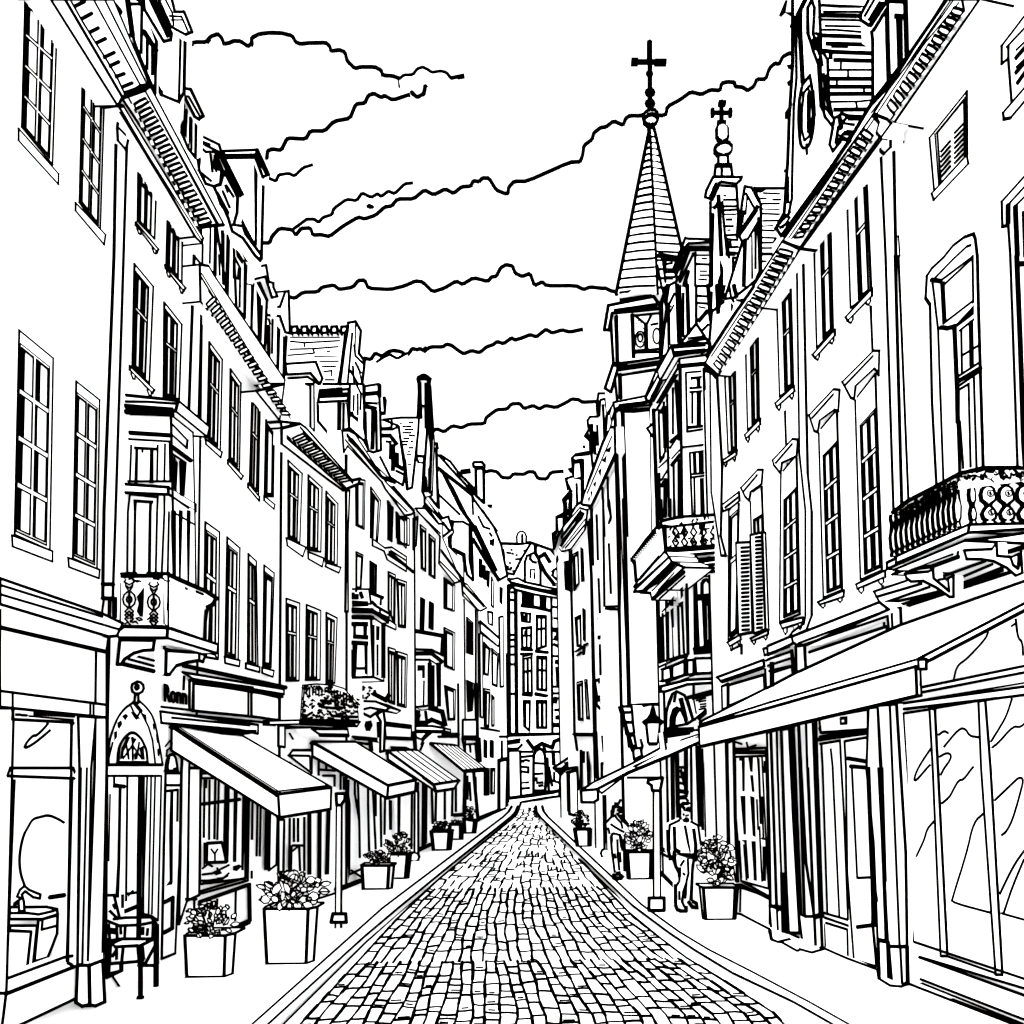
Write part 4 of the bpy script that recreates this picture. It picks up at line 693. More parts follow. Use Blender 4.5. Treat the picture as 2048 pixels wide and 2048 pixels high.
for s in ('R190,1620 230,1600 S285,700 350,1130 400,1120 S410,1370 340,1390 270,1370 240,1130 R210,1900', 'R70,1640 100,1640 S135,800 155,1240 125,1260 100,700 R75,1900', 'R290,1590 360,1570 S390,700 400,1100 350,1120 R300,1930'):
    part(c2, 'pillar', R2, s, .1, .12, 5, m=STONE)
part(c2, 'pillar', R2, 'S15,1040 75,1060 110,1075 125,1250 75,1310 35,1300', .14, .14, 5, 'S70,1070 80,1290;R20,1650 S40,300 65,1050;S80,1075 75,1060;*S110,800 120,1240;*R180,1620 S240,1100;R230,1600 S275,1100;*R350,1600 S400,1100;S300,0 345,1110;S110,1280 150,1240 230,1280;S110,1310 220,1380;S350,1130 360,1370;S240,1100 280,1120 410,1120;*S280,1380 350,1395 410,1360', 4.5, m=STONE)
# ================================================================ RIGHT 3
R3 = facade(PLR, 1595, 1430, 1)
c3 = thing('town_house', 'white house with louvred shutters between two downpipes, right of the oriel', 'house', base(R3), 'town houses along the street')
wall(c3, R3, 'N235,1870 Q1300,690')
mb = MB()
part(None, '', R3, 'N110,1820 180,1850 240,1880 Q1640,170 1300,690 1200,600 1240,520', .28, .5, 4.5, '-Q1530,120 1250,540;*Q1580,0 1400,260 1220,540;Q1620,200 1310,660', 4, obj=mb)
dentils(mb, R3, 'N95,1850 Q1265,595', 'N215,1880 Q1320,650', 17, .3, 3, True, .62)
mb.build('cornice', c3, STONE)
for q, s in (('O70,360 170,225 190,980 90,1060', 'O55,1110 195,980 200,1020 65,1140'), ('Q1515,470 1605,350 1615,1040 1530,1110', 'Q1505,1150 1625,1025 1625,1070 1515,1180'), ('Q1355,710 1428,610 1440,1260 1380,1290', 'Q1330,1350 1445,1270 1440,1310 1345,1370')):
    win(c3, R3, q, 1, 2, 4, s, dark=.55, inset=.27, brk=True)
for q, s, h in (('O100,1640 215,1500 R240,770 90,830', 'R90,840 265,795 265,830 110,880', 'O35,1540 185,1380 225,1385 215,1510 105,1560 95,1640 45,1580'),
                ('Q1550,1600 1635,1540 T1680,1000 1580,1030', 'T1550,1070 1690,1000 1685,1040 1560,1090', 'Q1475,1560 1605,1420 1645,1420 1635,1530 1550,1590 1540,1660 1510,1630')):
    win(c3, R3, q, 2, 4, 3.8, s, dark=.4, inset=.14, top=.2, hood=h, brk=True)
w = win(c3, R3, 'Q1385,1730 1460,1660 T1440,1030 1380,1080', 1, 2, 3.6, 'T1370,1100 1470,1040 1475,1080 1390,1130', dark=.2, hood='Q1330,1690 1460,1590 1465,1660 1390,1720 1340,1740', brk=True, lab='window with its long louvred shutters standing open')
for nm, q, n, x0, x1, y0, y1 in (('shutter', 'T1440,330 1550,325 1565,1020 1460,1040', 21, 1478, 1532, 365, 1000), ('shutter', 'T1550,270 1640,250 1665,1000 1580,1030', 24, 1590, 1632, 285, 985)):
    mb = MB(); mb.prism([R3.hit(p, .14) for p in px(q)], R3.ext * .05, 4.2)
    for k in range(n):
        y = y0 + (y1 - y0) * k / (n - 1); xo = (y - y0) * .012
        mb.seg(R3.hit(px('T%f,%f' % (x0 + xo, y + 4))[0], .15), R3.hit(px('T%f,%f' % (x1 + xo, y))[0], .15), 3.8)
    mb.build(nm, w, WOOD)
part(c3, 'downpipe', R3, 'Q1240,660 1290,690 1330,1400 1320,1932 T1360,430 1325,430 Q1250,1600', .08, .08, 4.5, '*Q1200,600 1210,650 1260,670 1285,700', 4)
part(c3, 'shop_cornice', R3, 'T1650,1150 1850,1080 1850,1130 1660,1200;T1290,1370 1650,1235 1655,1285 1320,1400', .22, .25, 4.6, 'T1330,1410 1650,1300;T1670,1240 1870,1165;T1720,1330 1870,1280', 3.8, m=STONE)
part(c3, 'shop_fascia', R3, 'T1330,1440 1375,1420 1375,1600 1335,1620;T1385,1430 1655,1350 1660,1470 1385,1590;T1665,1290 1715,1280 1720,1440 1675,1460', .1, .1, 4.6, '*T1720,1330 1720,1430;T1400,1160 1480,1120 1480,1190', 4, m=STONE)
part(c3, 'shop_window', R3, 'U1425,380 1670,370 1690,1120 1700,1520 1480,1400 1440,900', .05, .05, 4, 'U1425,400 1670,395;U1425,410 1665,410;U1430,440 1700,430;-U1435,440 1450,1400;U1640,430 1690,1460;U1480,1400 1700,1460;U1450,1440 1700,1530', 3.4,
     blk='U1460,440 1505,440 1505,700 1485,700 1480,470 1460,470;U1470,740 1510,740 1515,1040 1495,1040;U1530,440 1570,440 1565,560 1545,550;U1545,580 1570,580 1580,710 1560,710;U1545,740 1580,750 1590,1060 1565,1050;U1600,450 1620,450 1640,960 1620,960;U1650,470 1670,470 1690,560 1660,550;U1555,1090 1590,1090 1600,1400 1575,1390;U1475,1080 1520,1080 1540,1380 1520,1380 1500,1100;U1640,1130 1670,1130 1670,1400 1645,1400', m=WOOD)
part(c3, 'shop_window', R3, '', .055, 0, 3, 'U1500,480 1495,700;U1605,440 1620,620;U1660,480 1660,560;U1640,750 1650,1060;U1690,1080 1640,1070;U1430,370 1420,320 1480,340;U1520,330 1530,370 1590,350;U1500,1120 1520,1390;U1465,1090 1480,1370;U1600,770 1610,1000;U1680,780 1690,1040;U1620,980 1640,1400;-U1570,1100 1580,1390', 3.2)
part(c3, 'pilaster', R3, 'U1370,330 1420,310 1430,900 1450,1400 1440,1400 1385,1130;U1680,250 1755,230 1790,900 1800,1600 1710,1590 1700,1000;U1780,230 1850,220 1880,900 1930,1800 1830,1800', .08, .08, 4.8, 'U1700,1600 1710,1850 1740,1870;U1750,1620 1765,1860;*U1370,320 1385,1110;U1710,250 1750,1610', 4.6, m=STONE)
part(c3, 'plinth', R3, 'U1440,1430 1480,1430 1700,1540 1700,1770 1480,1660 1440,1650', .05, .05, 4.6, 'U1435,1430 1440,1650;U1475,1440 1470,1650', 4)
# long low awning that ends in mid street (seen edge-on)
R34 = facade(PLR, 1430, 1300, 1)
mb = MB(); a0 = [R1.hit(px('U1150,200')[0], 1.1)]
P4 = [R34.hit(p, .35) for p in px('U1150,270 880,360')] + [R34.hit(p, .9) for p in px('U640,490 370,620 250,690')]
P5 = [R34.hit(p, .5) for p in px('U1145,330')] + [R34.hit(p, 1.0) for p in px('U900,440 610,560 370,690 270,710')]
pts = P4 + P5[::-1]
for i in range(4):
    mb.face([P4[i], P4[i + 1], P5[i + 1]]); mb.face([P4[i], P5[i + 1], P5[i]])
mb.poly(P4, 5); mb.poly(P5, 6); mb.poly([R34.hit(px('U1145,290')[0], .4), R34.hit(px('U640,520')[0], .9), R34.hit(px('U250,700')[0], .9)], 5)
a = mb.build('awning', c3, CLOTH); a['label'] = 'second awning on the right, sloping down to a point over the pavement'
F13 = Fr(13.6)
part(a, 'valance', F13, 'U240,700 370,690 370,770 335,790 290,790 245,790', 0, .03, 4.5)
part(a, 'side_flap', F13, 'U370,690 600,570 610,560 480,660 400,720', 0, .03, 3, 'U600,600 880,600', 4)
# ================================================================ RIGHT 4 : oriel house
R4 = facade(PLR, 1430, 1322, 1)
c4 = thing('town_house', 'white house with a tall polygonal oriel, balcony and arched door on the right', 'house', base(R4), 'town houses along the street')
wall(c4, R4, 'Q1240,560 Q800,760')
B4 = Fr(12.35, -.14)
s0 = B4.hit(px('Q1000,700')[0]); s1 = B4.hit(px('T870,200')[0])
B4.ext = Vector((-.14, 1, 0)).normalized()
bs = Plane(s0.to_2d(), (-.14, 1), 1)
if bs.n.x > 0: bs.n = -bs.n
bs.ext = -bs.n
mb = MB(); mb.prism([B4.hit(p) for p in px('Q1000,560 1240,530 1320,1932 T1340,350 T1040,350 Q1025,1932')], B4.ext * 1.75, 3.6); o4 = mb.build('oriel', c4)
part(o4, 'cornice', Fr(12.25, -.14), 'Q940,460 1230,440 1230,490 1190,500 960,540', 0, .8, 5, '-Q950,480 1200,460;*Q970,520 1190,500', 4, m=STONE)
part(o4, 'cornice', bs, 'Q920,480 975,540 870,700 790,850 780,910 740,870 860,650', .05, .3, 5, '*Q960,520 780,890;Q990,630 830,900;Q980,690 820,960', 4.5, m=STONE)
part(o4, 'window', B4, 'Q1050,670 1215,655 1220,1080 1060,1100;Q1060,1090 1220,1075 1225,1100 1060,1125', .02, .04, 3.4, 'Q1090,710 1195,700;Q1080,790 1215,780;Q1080,820 1210,810;Q1100,820 1100,1060;Q1200,810 1200,1070;*Q990,620 1200,600;*Q1240,680 1240,1100;Q1010,630 1025,1932;Q1240,1100 1260,1932;Q1030,1245 1245,1220', 3.6,
     blk='Q1130,700 1165,695 1165,790 1130,795;Q1130,825 1170,820 1170,1075 1130,1080;Q1085,700 1130,695 1130,720 1095,725 1095,780 1085,780;Q1180,690 1200,690 1210,780 1195,780', m=WOOD)
part(o4, 'window', B4, 'Q1080,1290 1225,1270 1235,1770 1100,1780', .02, .04, 3.4, 'Q1090,1455 1230,1440;Q1090,1480 1235,1460;*Q1115,1300 1120,1440;Q1200,1300 1205,1430;Q1115,1490 1120,1770;Q1205,1480 1215,1760', 3.4,
     blk='Q1145,1290 1190,1280 1190,1450 1148,1455;Q1155,1485 1190,1480 1200,1780 1160,1785', m=WOOD)
part(o4, 'window', bs, '', .08, .02, 3.6, 'Q840,960 850,1330;Q880,900 890,1280 850,1360;Q905,840 920,1770;Q950,790 950,1140;*Q975,740 1000,1180;*Q860,970 880,940 890,1240;Q930,1250 1000,1140;*Q940,1200 1000,1150;Q945,1330 1000,1270;*Q945,1380 1000,1310;Q845,1400 920,1330;Q845,1450 850,1800;Q860,1500 910,1420;*Q865,1540 890,1500 890,1780;Q955,1380 960,1780;*Q1000,1350 1000,1790;*Q800,960 830,1800;Q840,1500 860,1850;*T825,0 830,190;T860,0 865,150;*T925,0 925,120;T960,0 965,140;T1000,0 1005,130', 3.6,
     blk='Q840,1330 890,1290 890,1320 850,1380')
part(o4, 'finial', Fr(13.9), 'Q750,1100 800,1060 810,1160 790,1160 770,1130', 0, .1, 4)
# balcony of the oriel
F4b = Fr(12.0, -.14)
sb = Plane(F4b.hit(px('T890,300')[0]).to_2d(), (-.14, 1), 1)
if sb.n.x > 0: sb.n = -sb.n
sb.ext = -sb.n
b4r = part(c4, 'balcony', F4b, 'T895,400 1335,365 1345,400 920,440;T940,480 1350,440 1350,490 1040,525;T1040,520 1350,490 1355,545 1060,570', 0, .3, 5, 'T1000,500 1340,455', 3.5, m=STONE)
part(b4r, 'slab', sb, 'T890,395 920,440 690,650 650,670 690,610;T920,440 950,490 740,700 650,710 660,690;T940,480 1040,520 850,690 790,770 780,720 700,715', 0, .5, 4.6, '-T840,430 700,590;*T930,500 740,700;-T1000,490 790,700;-T960,560 840,690;*T1030,560 800,760;T1040,590 850,760', 3.8, 'T930,490 990,490 830,650 750,700 730,690', m=STONE)
part(b4r, 'parapet', sb, 'T870,200 890,390 700,610 660,620 665,480 640,460 720,360 830,240', 0, .05, 3.6, m=STONE)
mb = MB(); 
mb.face([F4b.hit(p, .0) for p in px('T870,160 1320,120 1340,350 900,390')])
mb.poly([F4b.hit(p, .01) for p in px('T870,160 1000,130 1320,110')], 5); mb.poly([F4b.hit(p, .01) for p in px('T880,200 940,205 1330,160')], 4)
mb.poly([F4b.hit(p, .01) for p in px('T900,380 1340,350')], 6); mb.poly([F4b.hit(p, .01) for p in px('T885,200 895,390')], 6.5)
mb.poly([sb.hit(p, .01) for p in px('T850,190 740,320 640,460 660,500 670,620')], 8)
for cx in (970, 1040, 1110, 1185, 1265):
    s_ = 24
    mb.poly([F4b.hit(p, .015) for p in px('T%f,%f %f,%f %f,%f %f,%f %f,%f %f,%f %f,%f' % (cx - 8, 200, cx + s_, 250, cx - 4, 290, cx + s_, 330, cx, 360, cx - s_, 320, cx + 4, 280))], 2.4)
    mb.poly([F4b.hit(p, .015) for p in px('T%f,%f %f,%f %f,%f' % (cx + 4, 285, cx - s_, 250, cx, 200))], 2.4)
for k in range(46):
    x = random.uniform(890, 1330); y = random.uniform(130, 370)
    mb.poly([F4b.hit(p, .015) for p in px('T%f,%f %f,%f %f,%f' % (x, y, x + random.uniform(-14, 20), y + random.uniform(-18, 18), x + random.uniform(-20, 26), y + random.uniform(-14, 14)))], random.uniform(1, 2.6))
part(None, '', F4b, blk='T1150,180 1205,180 1200,210 1185,240 1185,290 1200,350 1165,350 1175,290 1170,240 1150,205;T880,200 905,210 905,390 888,390;T1325,180 1345,180 1350,360 1330,350;T1025,180 1045,180 1045,300 1028,300', t=.02, obj=mb)
mb.build('railing', b4r, STONE)
mb = MB()
for k in range(16):
    f = k / 15.; p = sb.hit(px('T%f,%f' % (830 - 190 * f, 245 + 215 * f))[0], .02); mb.loft([(p + Vector((0, 0, -.03)), .03, .03), (p + Vector((0, 0, .03)), .03, .03)], 3.5, 6)
mb.build('beading', b4r, STONE)
# lower oriel
l4 = part(c4, 'lower_oriel', Fr(12.3, -.14), 'T1050,575 1360,560 1370,1140 1365,1330 1130,1345 1055,1350 1045,1235 1065,1190', 0, 1.1, 4, 'T1060,590 1070,1190;T1115,575 1120,700;*T1045,520 1350,490', 4)
F4 = Fr(12.28)
part(l4, 'window', F4, 'T1125,585 1345,575 1355,1120 1150,1155', .02, .02, 4.2, '*T1150,745 1300,735;T1130,740 1345,720;T1140,770 1350,750;*T1120,1180 1365,1160;*T1115,1155 1480,1085;T1280,770 1285,800;T1285,900 1290,1140;T1120,600 1140,590 1290,580;T1240,600 1290,620;1290,590 1260,630', 4,
     blk='T1105,575 1125,575 1140,760 1150,1160 1110,1160;T1160,640 1180,610 1210,600 1240,620 1255,650 1255,725 1230,725 1225,650 1205,630 1190,650 1190,725 1160,725;T1295,620 1340,590 1345,610 1315,640 1315,700 1340,700 1340,720 1295,720;T1170,775 1260,770 1260,1125 1185,1125 1175,900;T1305,765 1360,760 1355,1110 1320,1110', m=WOOD)
part(l4, 'pane', F4, 'T1205,810 1225,810 1230,1085 1210,1090', .05, .02, 3)
ls = Plane(Fr(12.3).hit(px('T1050,800')[0]).to_2d(), (-.14, 1), 1)
if ls.n.x > 0: ls.n = -ls.n
ls.ext = -ls.n
part(l4, 'window', ls, '', .08, 0, 4, 'T840,770 850,1260;T870,880 880,1240;T880,900 910,870 915,1230;T990,820 1000,1200;T1020,820 1035,1180;T1055,590 1065,1190;T865,1250 1060,1190;T845,1290 1000,1220 1060,1210;T860,1310 1060,1240;T855,1400 1050,1350;T850,1440 1050,1390;T870,860 910,820 930,780;T870,750 905,720 900,830', 3.6,
     blk='T925,690 960,675 955,820 925,820;T975,665 1025,610 1030,740 1010,770 1005,680 985,690 985,770;T930,850 955,830 960,980 940,1000;T940,980 950,980 960,1210 945,1220;T840,900 862,900 870,1260 850,1260;T985,800 1030,780 1030,810 1005,830')
part(l4, 'apron', F4, 'T1060,1240 1110,1235 1110,1345 1060,1350;T1120,1225 1360,1220 1365,1330 1130,1340;T870,1310 930,1290 935,1380 870,1400;T945,1285 1040,1245 1040,1350 945,1380', .02, .03, 4.4, m=STONE)
part(l4, 'base_moulding', F4, 'T860,1440 1060,1390 1290,1380 1300,1410 1120,1420 1060,1425 890,1480 850,1480', .04, .3, 4.6, 'T1110,1430 1110,1500;*T1060,1530 1320,1460;-T1100,1540 1300,1490;T880,1480 890,1800', 4, m=STONE)
ad = part(c4, 'arched_door', Fr(12.6, -.14), 'T895,1780 900,1640 920,1560 945,1500 980,1480 1040,1510 1070,1580 1105,1700 1060,1730 T930,1755', 0, .06, 4.4, 'T920,1580 940,1520;T930,1755 935,1680 955,1620 980,1605 1010,1620 1040,1680 1055,1730;*T1010,1540 1050,1700;T960,1750 965,1680 990,1630;T970,1500 960,1560;*T1060,1540 1110,1700;*T890,1780 1100,1770;T930,1700 945,1750', 4.4, 'T935,1670 960,1620 990,1605 1000,1625 970,1650 955,1700 960,1750 925,1755', m=STONE)
part(c4, 'hanging_panel', Fr(12.55), 'T1060,1530 1320,1480 1320,1530 1110,1700', 0, .05, 3.6, '-T1110,1540 1130,1650;-T1130,1550 1280,1510;-T1150,1560 1260,1540;-T1160,1580 1240,1570;-T1160,1600 1220,1590;-T1150,1620 1200,1610;*T1150,1690 1330,1530', 3.6)
part(c4, 'ground_floor', Fr(12.75, -.14), 'U880,250 1160,230 1170,360 1250,350 1400,330 1400,1100 1150,1150 920,1160 900,400', 0, .3, 3.5, '*U945,400 950,920;*U980,400 990,900;*U1050,360 1050,720;U985,520 1045,520;*U990,700 1060,715;U1090,340 1095,940;U1130,350 1150,950;*U1150,360 1160,970;U1175,380 1180,1000;*U1205,380 1210,1050;U1230,400 1240,1070;*U1330,370 1345,1100;*U1370,330 1380,1100;U1350,330 1355,1100;U1255,380 1320,370;U1250,470 1320,470;U1250,380 1255,480 1270,580 1320,580 1320,380;U900,270 1100,240;-U900,290 1080,260;U900,330 900,260;U1010,540 1040,660;U1030,560 1010,600;U1000,640 1050,650;1000,750 1060,740;*U850,1150 920,1170;U850,1180 910,1210;*U850,1330 920,1400 960,1440;*U1210,1090 1300,1050', 4,
     'U895,600 915,600 925,1170 900,1150;U985,510 1045,510 1045,535 985,530;U1320,390 1340,390 1360,1110 1345,1110;U1180,390 1190,390 1190,900;U1230,400 1255,400 1250,500 1240,480')
# ================================================================ RIGHT 5 : house with the blank end wall
F5e = Fr(16.05, -.04)
c5 = thing('town_house', 'white house whose blank end wall looks down the street beside the oriel', 'house', (2.1, 16, 0), 'town houses along the street')
zt5 = F5e.hit(px('Q540,970')[0]).z
part(c5, 'end_wall', F5e, 'Q510,960 1000,900 T1000,1300 880,1578 610,1580 600,1500', 0, 4, 5.5, 'Q565,980 790,955;*Q560,980 590,1932;*T570,0 610,1580;-T850,1530 880,1560', 4.5)
part(c5, 'lower_end_wall', Fr(16.1, -.04), 'T560,1590 880,1585 880,1932 U900,800 600,800 T640,1932', 0, .5, 4)
part(c5, 'quoin', Fr(16.0), 'T550,1595 630,1595 635,1640 570,1640;T570,1645 635,1640 640,1715 572,1715;T575,1720 640,1720 650,1800 590,1810;T600,1820 650,1820 665,1900 610,1905;U640,375 700,370 710,430 650,460', 0, .06, 4.2, '*T540,1600 600,1800 640,1932;T700,1850 715,1900 705,1932', 4, m=STONE)
part(c5, 'roof_edge', F5e, 'Q490,900 740,850 860,560 1010,440 1240,440 1240,500 980,520 790,850 780,920 520,940 500,960', .1, .5, 3.6, 'Q520,940 780,880;Q530,930 770,900;Q550,970 790,950;-Q530,915 740,890', 2.6, m=STONE)
R5 = facade(PLR2, 1245, 1190, 1)
wall(c5, R5, 'Q510,960 Q320,1700', w=5)
part(c5, 'cornice', R5, 'Q500,1090 505,1290 320,1700 250,1690 270,1600 330,1450 420,1200 470,1090', .12, .2, 4.2, 'Q480,1160 290,1600;*Q510,1300 320,1700', 3, 'Q440,1260 480,1230 460,1290 430,1280;Q400,1350 440,1300 430,1370;Q370,1430 400,1400 390,1480;Q330,1530 360,1500 350,1560;Q310,1590 330,1580 320,1640;Q290,1640 315,1620 300,1680', m=STONE)
part(c5, 'window', R5, '', .05, .05, 3.6, 'Q445,1480 450,1700 470,1780 455,1830;Q405,1550 420,1932;Q360,1770 365,1932;T410,0 420,820;T455,0 470,140 455,180;T360,120 370,460;T455,340 470,720;T375,610 385,870;T385,1120 390,1350;T430,825 540,820;T430,840 530,845', 3.6, 'Q495,1300 530,1300 545,1932 515,1932;T512,0 540,0 556,600 550,830 535,830;T365,1045 395,1045 390,1080 365,1080')
or5r = part(c5, 'oriel', Fr(19.5), 'T375,920 430,840 530,850 545,1340 430,1340 420,930', 0, 1, 3.8, '*T440,900 530,880;T465,910 480,1340;T490,950 540,930;T510,1090 545,1080;*T500,960 520,1000;T510,1000 540,1020;*T500,1040 540,1070;T445,960 450,1340', 4, 'T380,910 420,885 410,950 375,930;T440,1000 450,1000 450,1340 430,1340')
part(or5r, 'box', Fr(19.4), 'T345,1400 470,1355 550,1355 560,1520 365,1540', 0, .6, 5, 'T375,1410 460,1385 460,1510 375,1520;T480,1380 480,1530;T520,1380 540,1420 510,1450;T510,1480 550,1490', 4.4, m=STONE)
part(or5r, 'corbel', Fr(19.4), 'T360,1550 560,1525 560,1570 500,1590 430,1610 385,1610 360,1580', 0, .4, 4.6, 'T390,1570 470,1560;T400,1590 500,1590;T430,1620 460,1650 520,1660 545,1700;T540,1600 545,1680', 4.4, m=STONE)
part(c5, 'gothic_opening', Fr(19.0), 'U460,470 450,300 470,200 490,195 510,200 530,260 560,350 575,480', 0, .05, 4, 'U490,280 480,430;U500,240 510,470;U400,490 580,480 580,500 450,500;U400,490 400,590;U405,280 415,400;U450,500 460,520 560,510;U480,540 480,560;U430,560 430,580', 4, 'U510,250 530,260 560,340 565,440 540,440 530,350 515,320;U465,200 480,200 470,300 462,470 445,470')
part(c5, 'ground_floor', R5, '', .05, .05, 3.6, 'U355,250 370,630;U195,270 350,270;U345,180 350,600;T180,1810 345,1810;T345,1400 350,1800;T290,80 320,600 340,1390;T320,60 330,500', 4.6)
R6 = facade(PLR2, 1190, 1122, 1)
c6 = thing('town_house', 'tall narrow white house with slim window slits, farther along the right side', 'house', base(R6), 'town houses along the street')
wall(c6, R6, 'T290,80 80,400', w=5)
part(c6, 'cornice', R6, 'T290,80 270,230 160,380 90,400 40,330 110,200 230,60', .12, .2, 3, '-T270,150 100,370;*T240,90 60,330;T270,190 120,370;*T250,120 90,350', 3.4, 'T230,80 270,100 250,150 200,200 120,300 90,340 80,320 190,180', m=STONE)
for q, dk in (('T180,420 215,400 225,640 190,700', .3), ('T240,370 252,380 262,620 245,630', .5), ('T195,910 235,890 240,1130 210,1130', .3), ('T255,840 270,850 270,1090 260,1080', .5), ('T210,1410 250,1400 255,1700 220,1700', .4), ('T270,1390 285,1390 305,1690 285,1690', .3), ('T110,480 160,470 160,700 120,690', .7), ('T150,380 165,380 165,700 150,700', .5)):
    win(c6, R6, q, 1, 1, 2.5, None, dark=dk)
part(c6, 'ground_floor', R6, '', .05, .05, 3.6, 'T165,700 180,1250 190,1800 210,1932;T200,1170 290,1110;T210,1200 240,1180;T265,1120 260,1190;U220,690 210,520 140,530 80,550 75,740;U130,560 185,560;U240,390 240,680;U260,400 260,480', 4.4,
     'U125,560 145,560 150,870 130,860;U278,395 300,395 300,450 315,500 305,660 285,660;U230,400 245,390 250,690 235,680;T160,380 175,700 160,720 150,500')
part(c6, 'shop_front', Fr(26), 'U145,560 215,540 220,870 185,890 150,880;U345,770 370,760 370,1000 440,1100 400,1140 350,1080;U245,720 250,770 240,790', 0, .3, 4.6, 'U330,790 345,1080;U360,760 380,1060;U410,730 420,1130;U395,740 400,730 480,680 500,660;U455,720 460,820', 4.4)
part(c6, 'awning', Fr(30), 'L1190,655 1320,570 1415,510 1425,610 1300,640 1240,700', 0, .5, 4, '*L1310,620 1410,590;L1210,665 1300,660;*L1255,720 1310,660 1420,640', 4, m=CLOTH)
# roofs and towers above right side
tw = thing('church_tower', 'square tower with a tall tiled spire topped by a ball and big cross', 'church tower', (3.6, 26, 0))
F26 = Fr(26); F26b = Fr(26, .18)
part(tw, 'shaft', F26, 'Q470,340 850,280 870,560 900,560 860,640 750,860 500,900 440,1000 425,1200 T425,1200 560,1900 1000,1300 Q1000,300', 0, 3.2, 4.6, '*Q520,220 525,580;Q490,600 520,900;*Q540,690 545,860;Q550,690 810,650;*Q530,640 860,580', 4)
part(tw, 'belfry', Fr(25.9), 'Q465,200 850,150 860,560 490,600 475,350', 0, 3.3, 4.6, '*Q510,220 520,580;Q640,230 850,210;*Q635,230 645,550;Q650,500 860,485;Q650,515 850,510;*Q740,300 745,490;Q670,240 745,300 785,220;Q780,300 830,290', 4)
mb = MB()
for cx, cy, rx_, ry_ in ((697, 410, 38, 62), (697, 400, 18, 30), (825, 385, 30, 60)):
    mb.poly([Fr(25.85).hit(px('Q%f,%f' % (cx + math.cos(k * .524) * rx_, cy + math.sin(k * .524) * ry_))[0]) for k in range(12)], 2.4, True)
for k in range(14):
    x = random.uniform(655, 735); y = random.uniform(260, 490); mb.poly([Fr(25.85).hit(p) for p in px('Q%f,%f %f,%f' % (x, y, x + random.uniform(-8, 10), y + random.uniform(-8, 8)))], 1.2)
mb.build('tracery', tw, STONE)
part(tw, 'cornice', Fr(25.7), 'Q450,150 800,80 850,150 850,175 480,210 455,340 420,340', 0, 3.6, 5.5, '*Q500,195 820,150;Q540,50 800,15;Q545,105 780,70', 4, m=STONE)
part(tw, 'cornice', Fr(25.75), 'Q485,610 870,550 870,600 520,650 470,820 425,790', 0, 3.5, 5, '*Q520,640 850,590;-Q500,620 850,600;Q550,690 810,645', 4, m=STONE)
ap = F26.hit(px('M605,720')[0]); bl = F26.hit(px('Q520,60')[0]); rg = Fr(25.2).hit(px('M650,1932')[0]); rg2 = Fr(25.2).hit(px('Q845,40')[0]); br = F26.hit(px('M850,1640 ')[0]); br = ap + (br - ap) * 1.5
mb = MB(); ap = Vector((ap.x, 27, ap.z)) ; 
ap = Fr(27).hit(px('M603,735')[0]); apr = Fr(27).hit(px('M630,735')[0])
bl = Fr(26).hit(px('Q520,80')[0]); ml = Fr(25).hit(px('Q830,30')[0]); mr = Fr(26).hit(px('Q1010,10')[0])
ml = Fr(25).hit(px('M662,1990')[0]); bl = Fr(26).hit(px('M350,1990')[0]); br = Fr(26).hit(px('M915,1990')[0]); bb = Vector((ml.x, 30, ml.z))
mb.face([ap, bl, ml]); mb.face([apr, ml, br]); mb.face([ap, ml, apr]); mb.face([apr, br, bb]); mb.face([ap, bb, bl]); mb.face([ap, apr, bb])
mb.seg(ap, bl, 6.5); mb.seg(ap, ml, 4); mb.seg(apr, br, 6.5)
for k in range(23):
    f = .065 + .038 * k + .0006 * k * k * .6
    if f > 1: break
    a = ap.lerp(bl, f); b = ap.lerp(ml, max(0, f - .012)); c = apr.lerp(br, f * 1.0)
    o = Vector((0, -.03, 0)); e = random.choice((.93, .97, 1))
    mb.poly([a + o, a.lerp(b, .45) + o + Vector((0, 0, .02)), a.lerp(b, e) + o], random.choice((3, 3.6, 4.2)))
    b2_ = ap.lerp(ml, f); mb.poly([b2_ + o, b2_.lerp(c, random.choice((.9, .96, 1))) + o], random.choice((3, 3.8)))
mb.build('spire', tw, STONE)
fx = MB(); 
def dsc(s): return Fr(27).hit(px(s)[0])
b0 = dsc('M608,665'); r = (dsc('M660,665') - dsc('M556,665')).length / 2
fx.loft([(b0 + Vector((0, 0, r * math.sin(a))), r * math.cos(a), r * math.cos(a)) for a in [(-1.4 + .35 * i) for i in range(9)]], 6, 12, ringw=[3, 5])
fx.loft([(dsc('M608,740'), r * .25, r * .25), (dsc('M608,715'), r * .2, r * .2)], 7, 8)
fx.build('ball', tw, STONE)
fx = MB()
for s, k in (('M603,600 603,100', 8), ('M475,242 715,242', 8)): a, b = [Fr(27).hit(p) for p in px(s)]; fx.seg(a, b, k if s[1] == '6' else 7)
for s, k in (('M598,100 598,210', 8.5), ('M475,242 500,242', 11), ('M650,246 715,246', 10)): a, b = [Fr(27).hit(p) for p in px(s)]; fx.seg(a, b, k)
for s, k in (('M604,472', 19), ('M604,555', 19), ('M600,330', 12)):
    c = dsc(s); rr = k / 2 * 27 / FPX
    R_ = [(c + Vector((0, 0, rr * math.sin(a))), rr * math.cos(a), rr * math.cos(a)) for a in (-1.3, -.65, 0, .65, 1.3)]
    n0 = len(fx.f); fx.loft(R_, 3, 8); fx.m[n0:] = [1] * (len(fx.f) - n0)
fx.build('cross', tw)
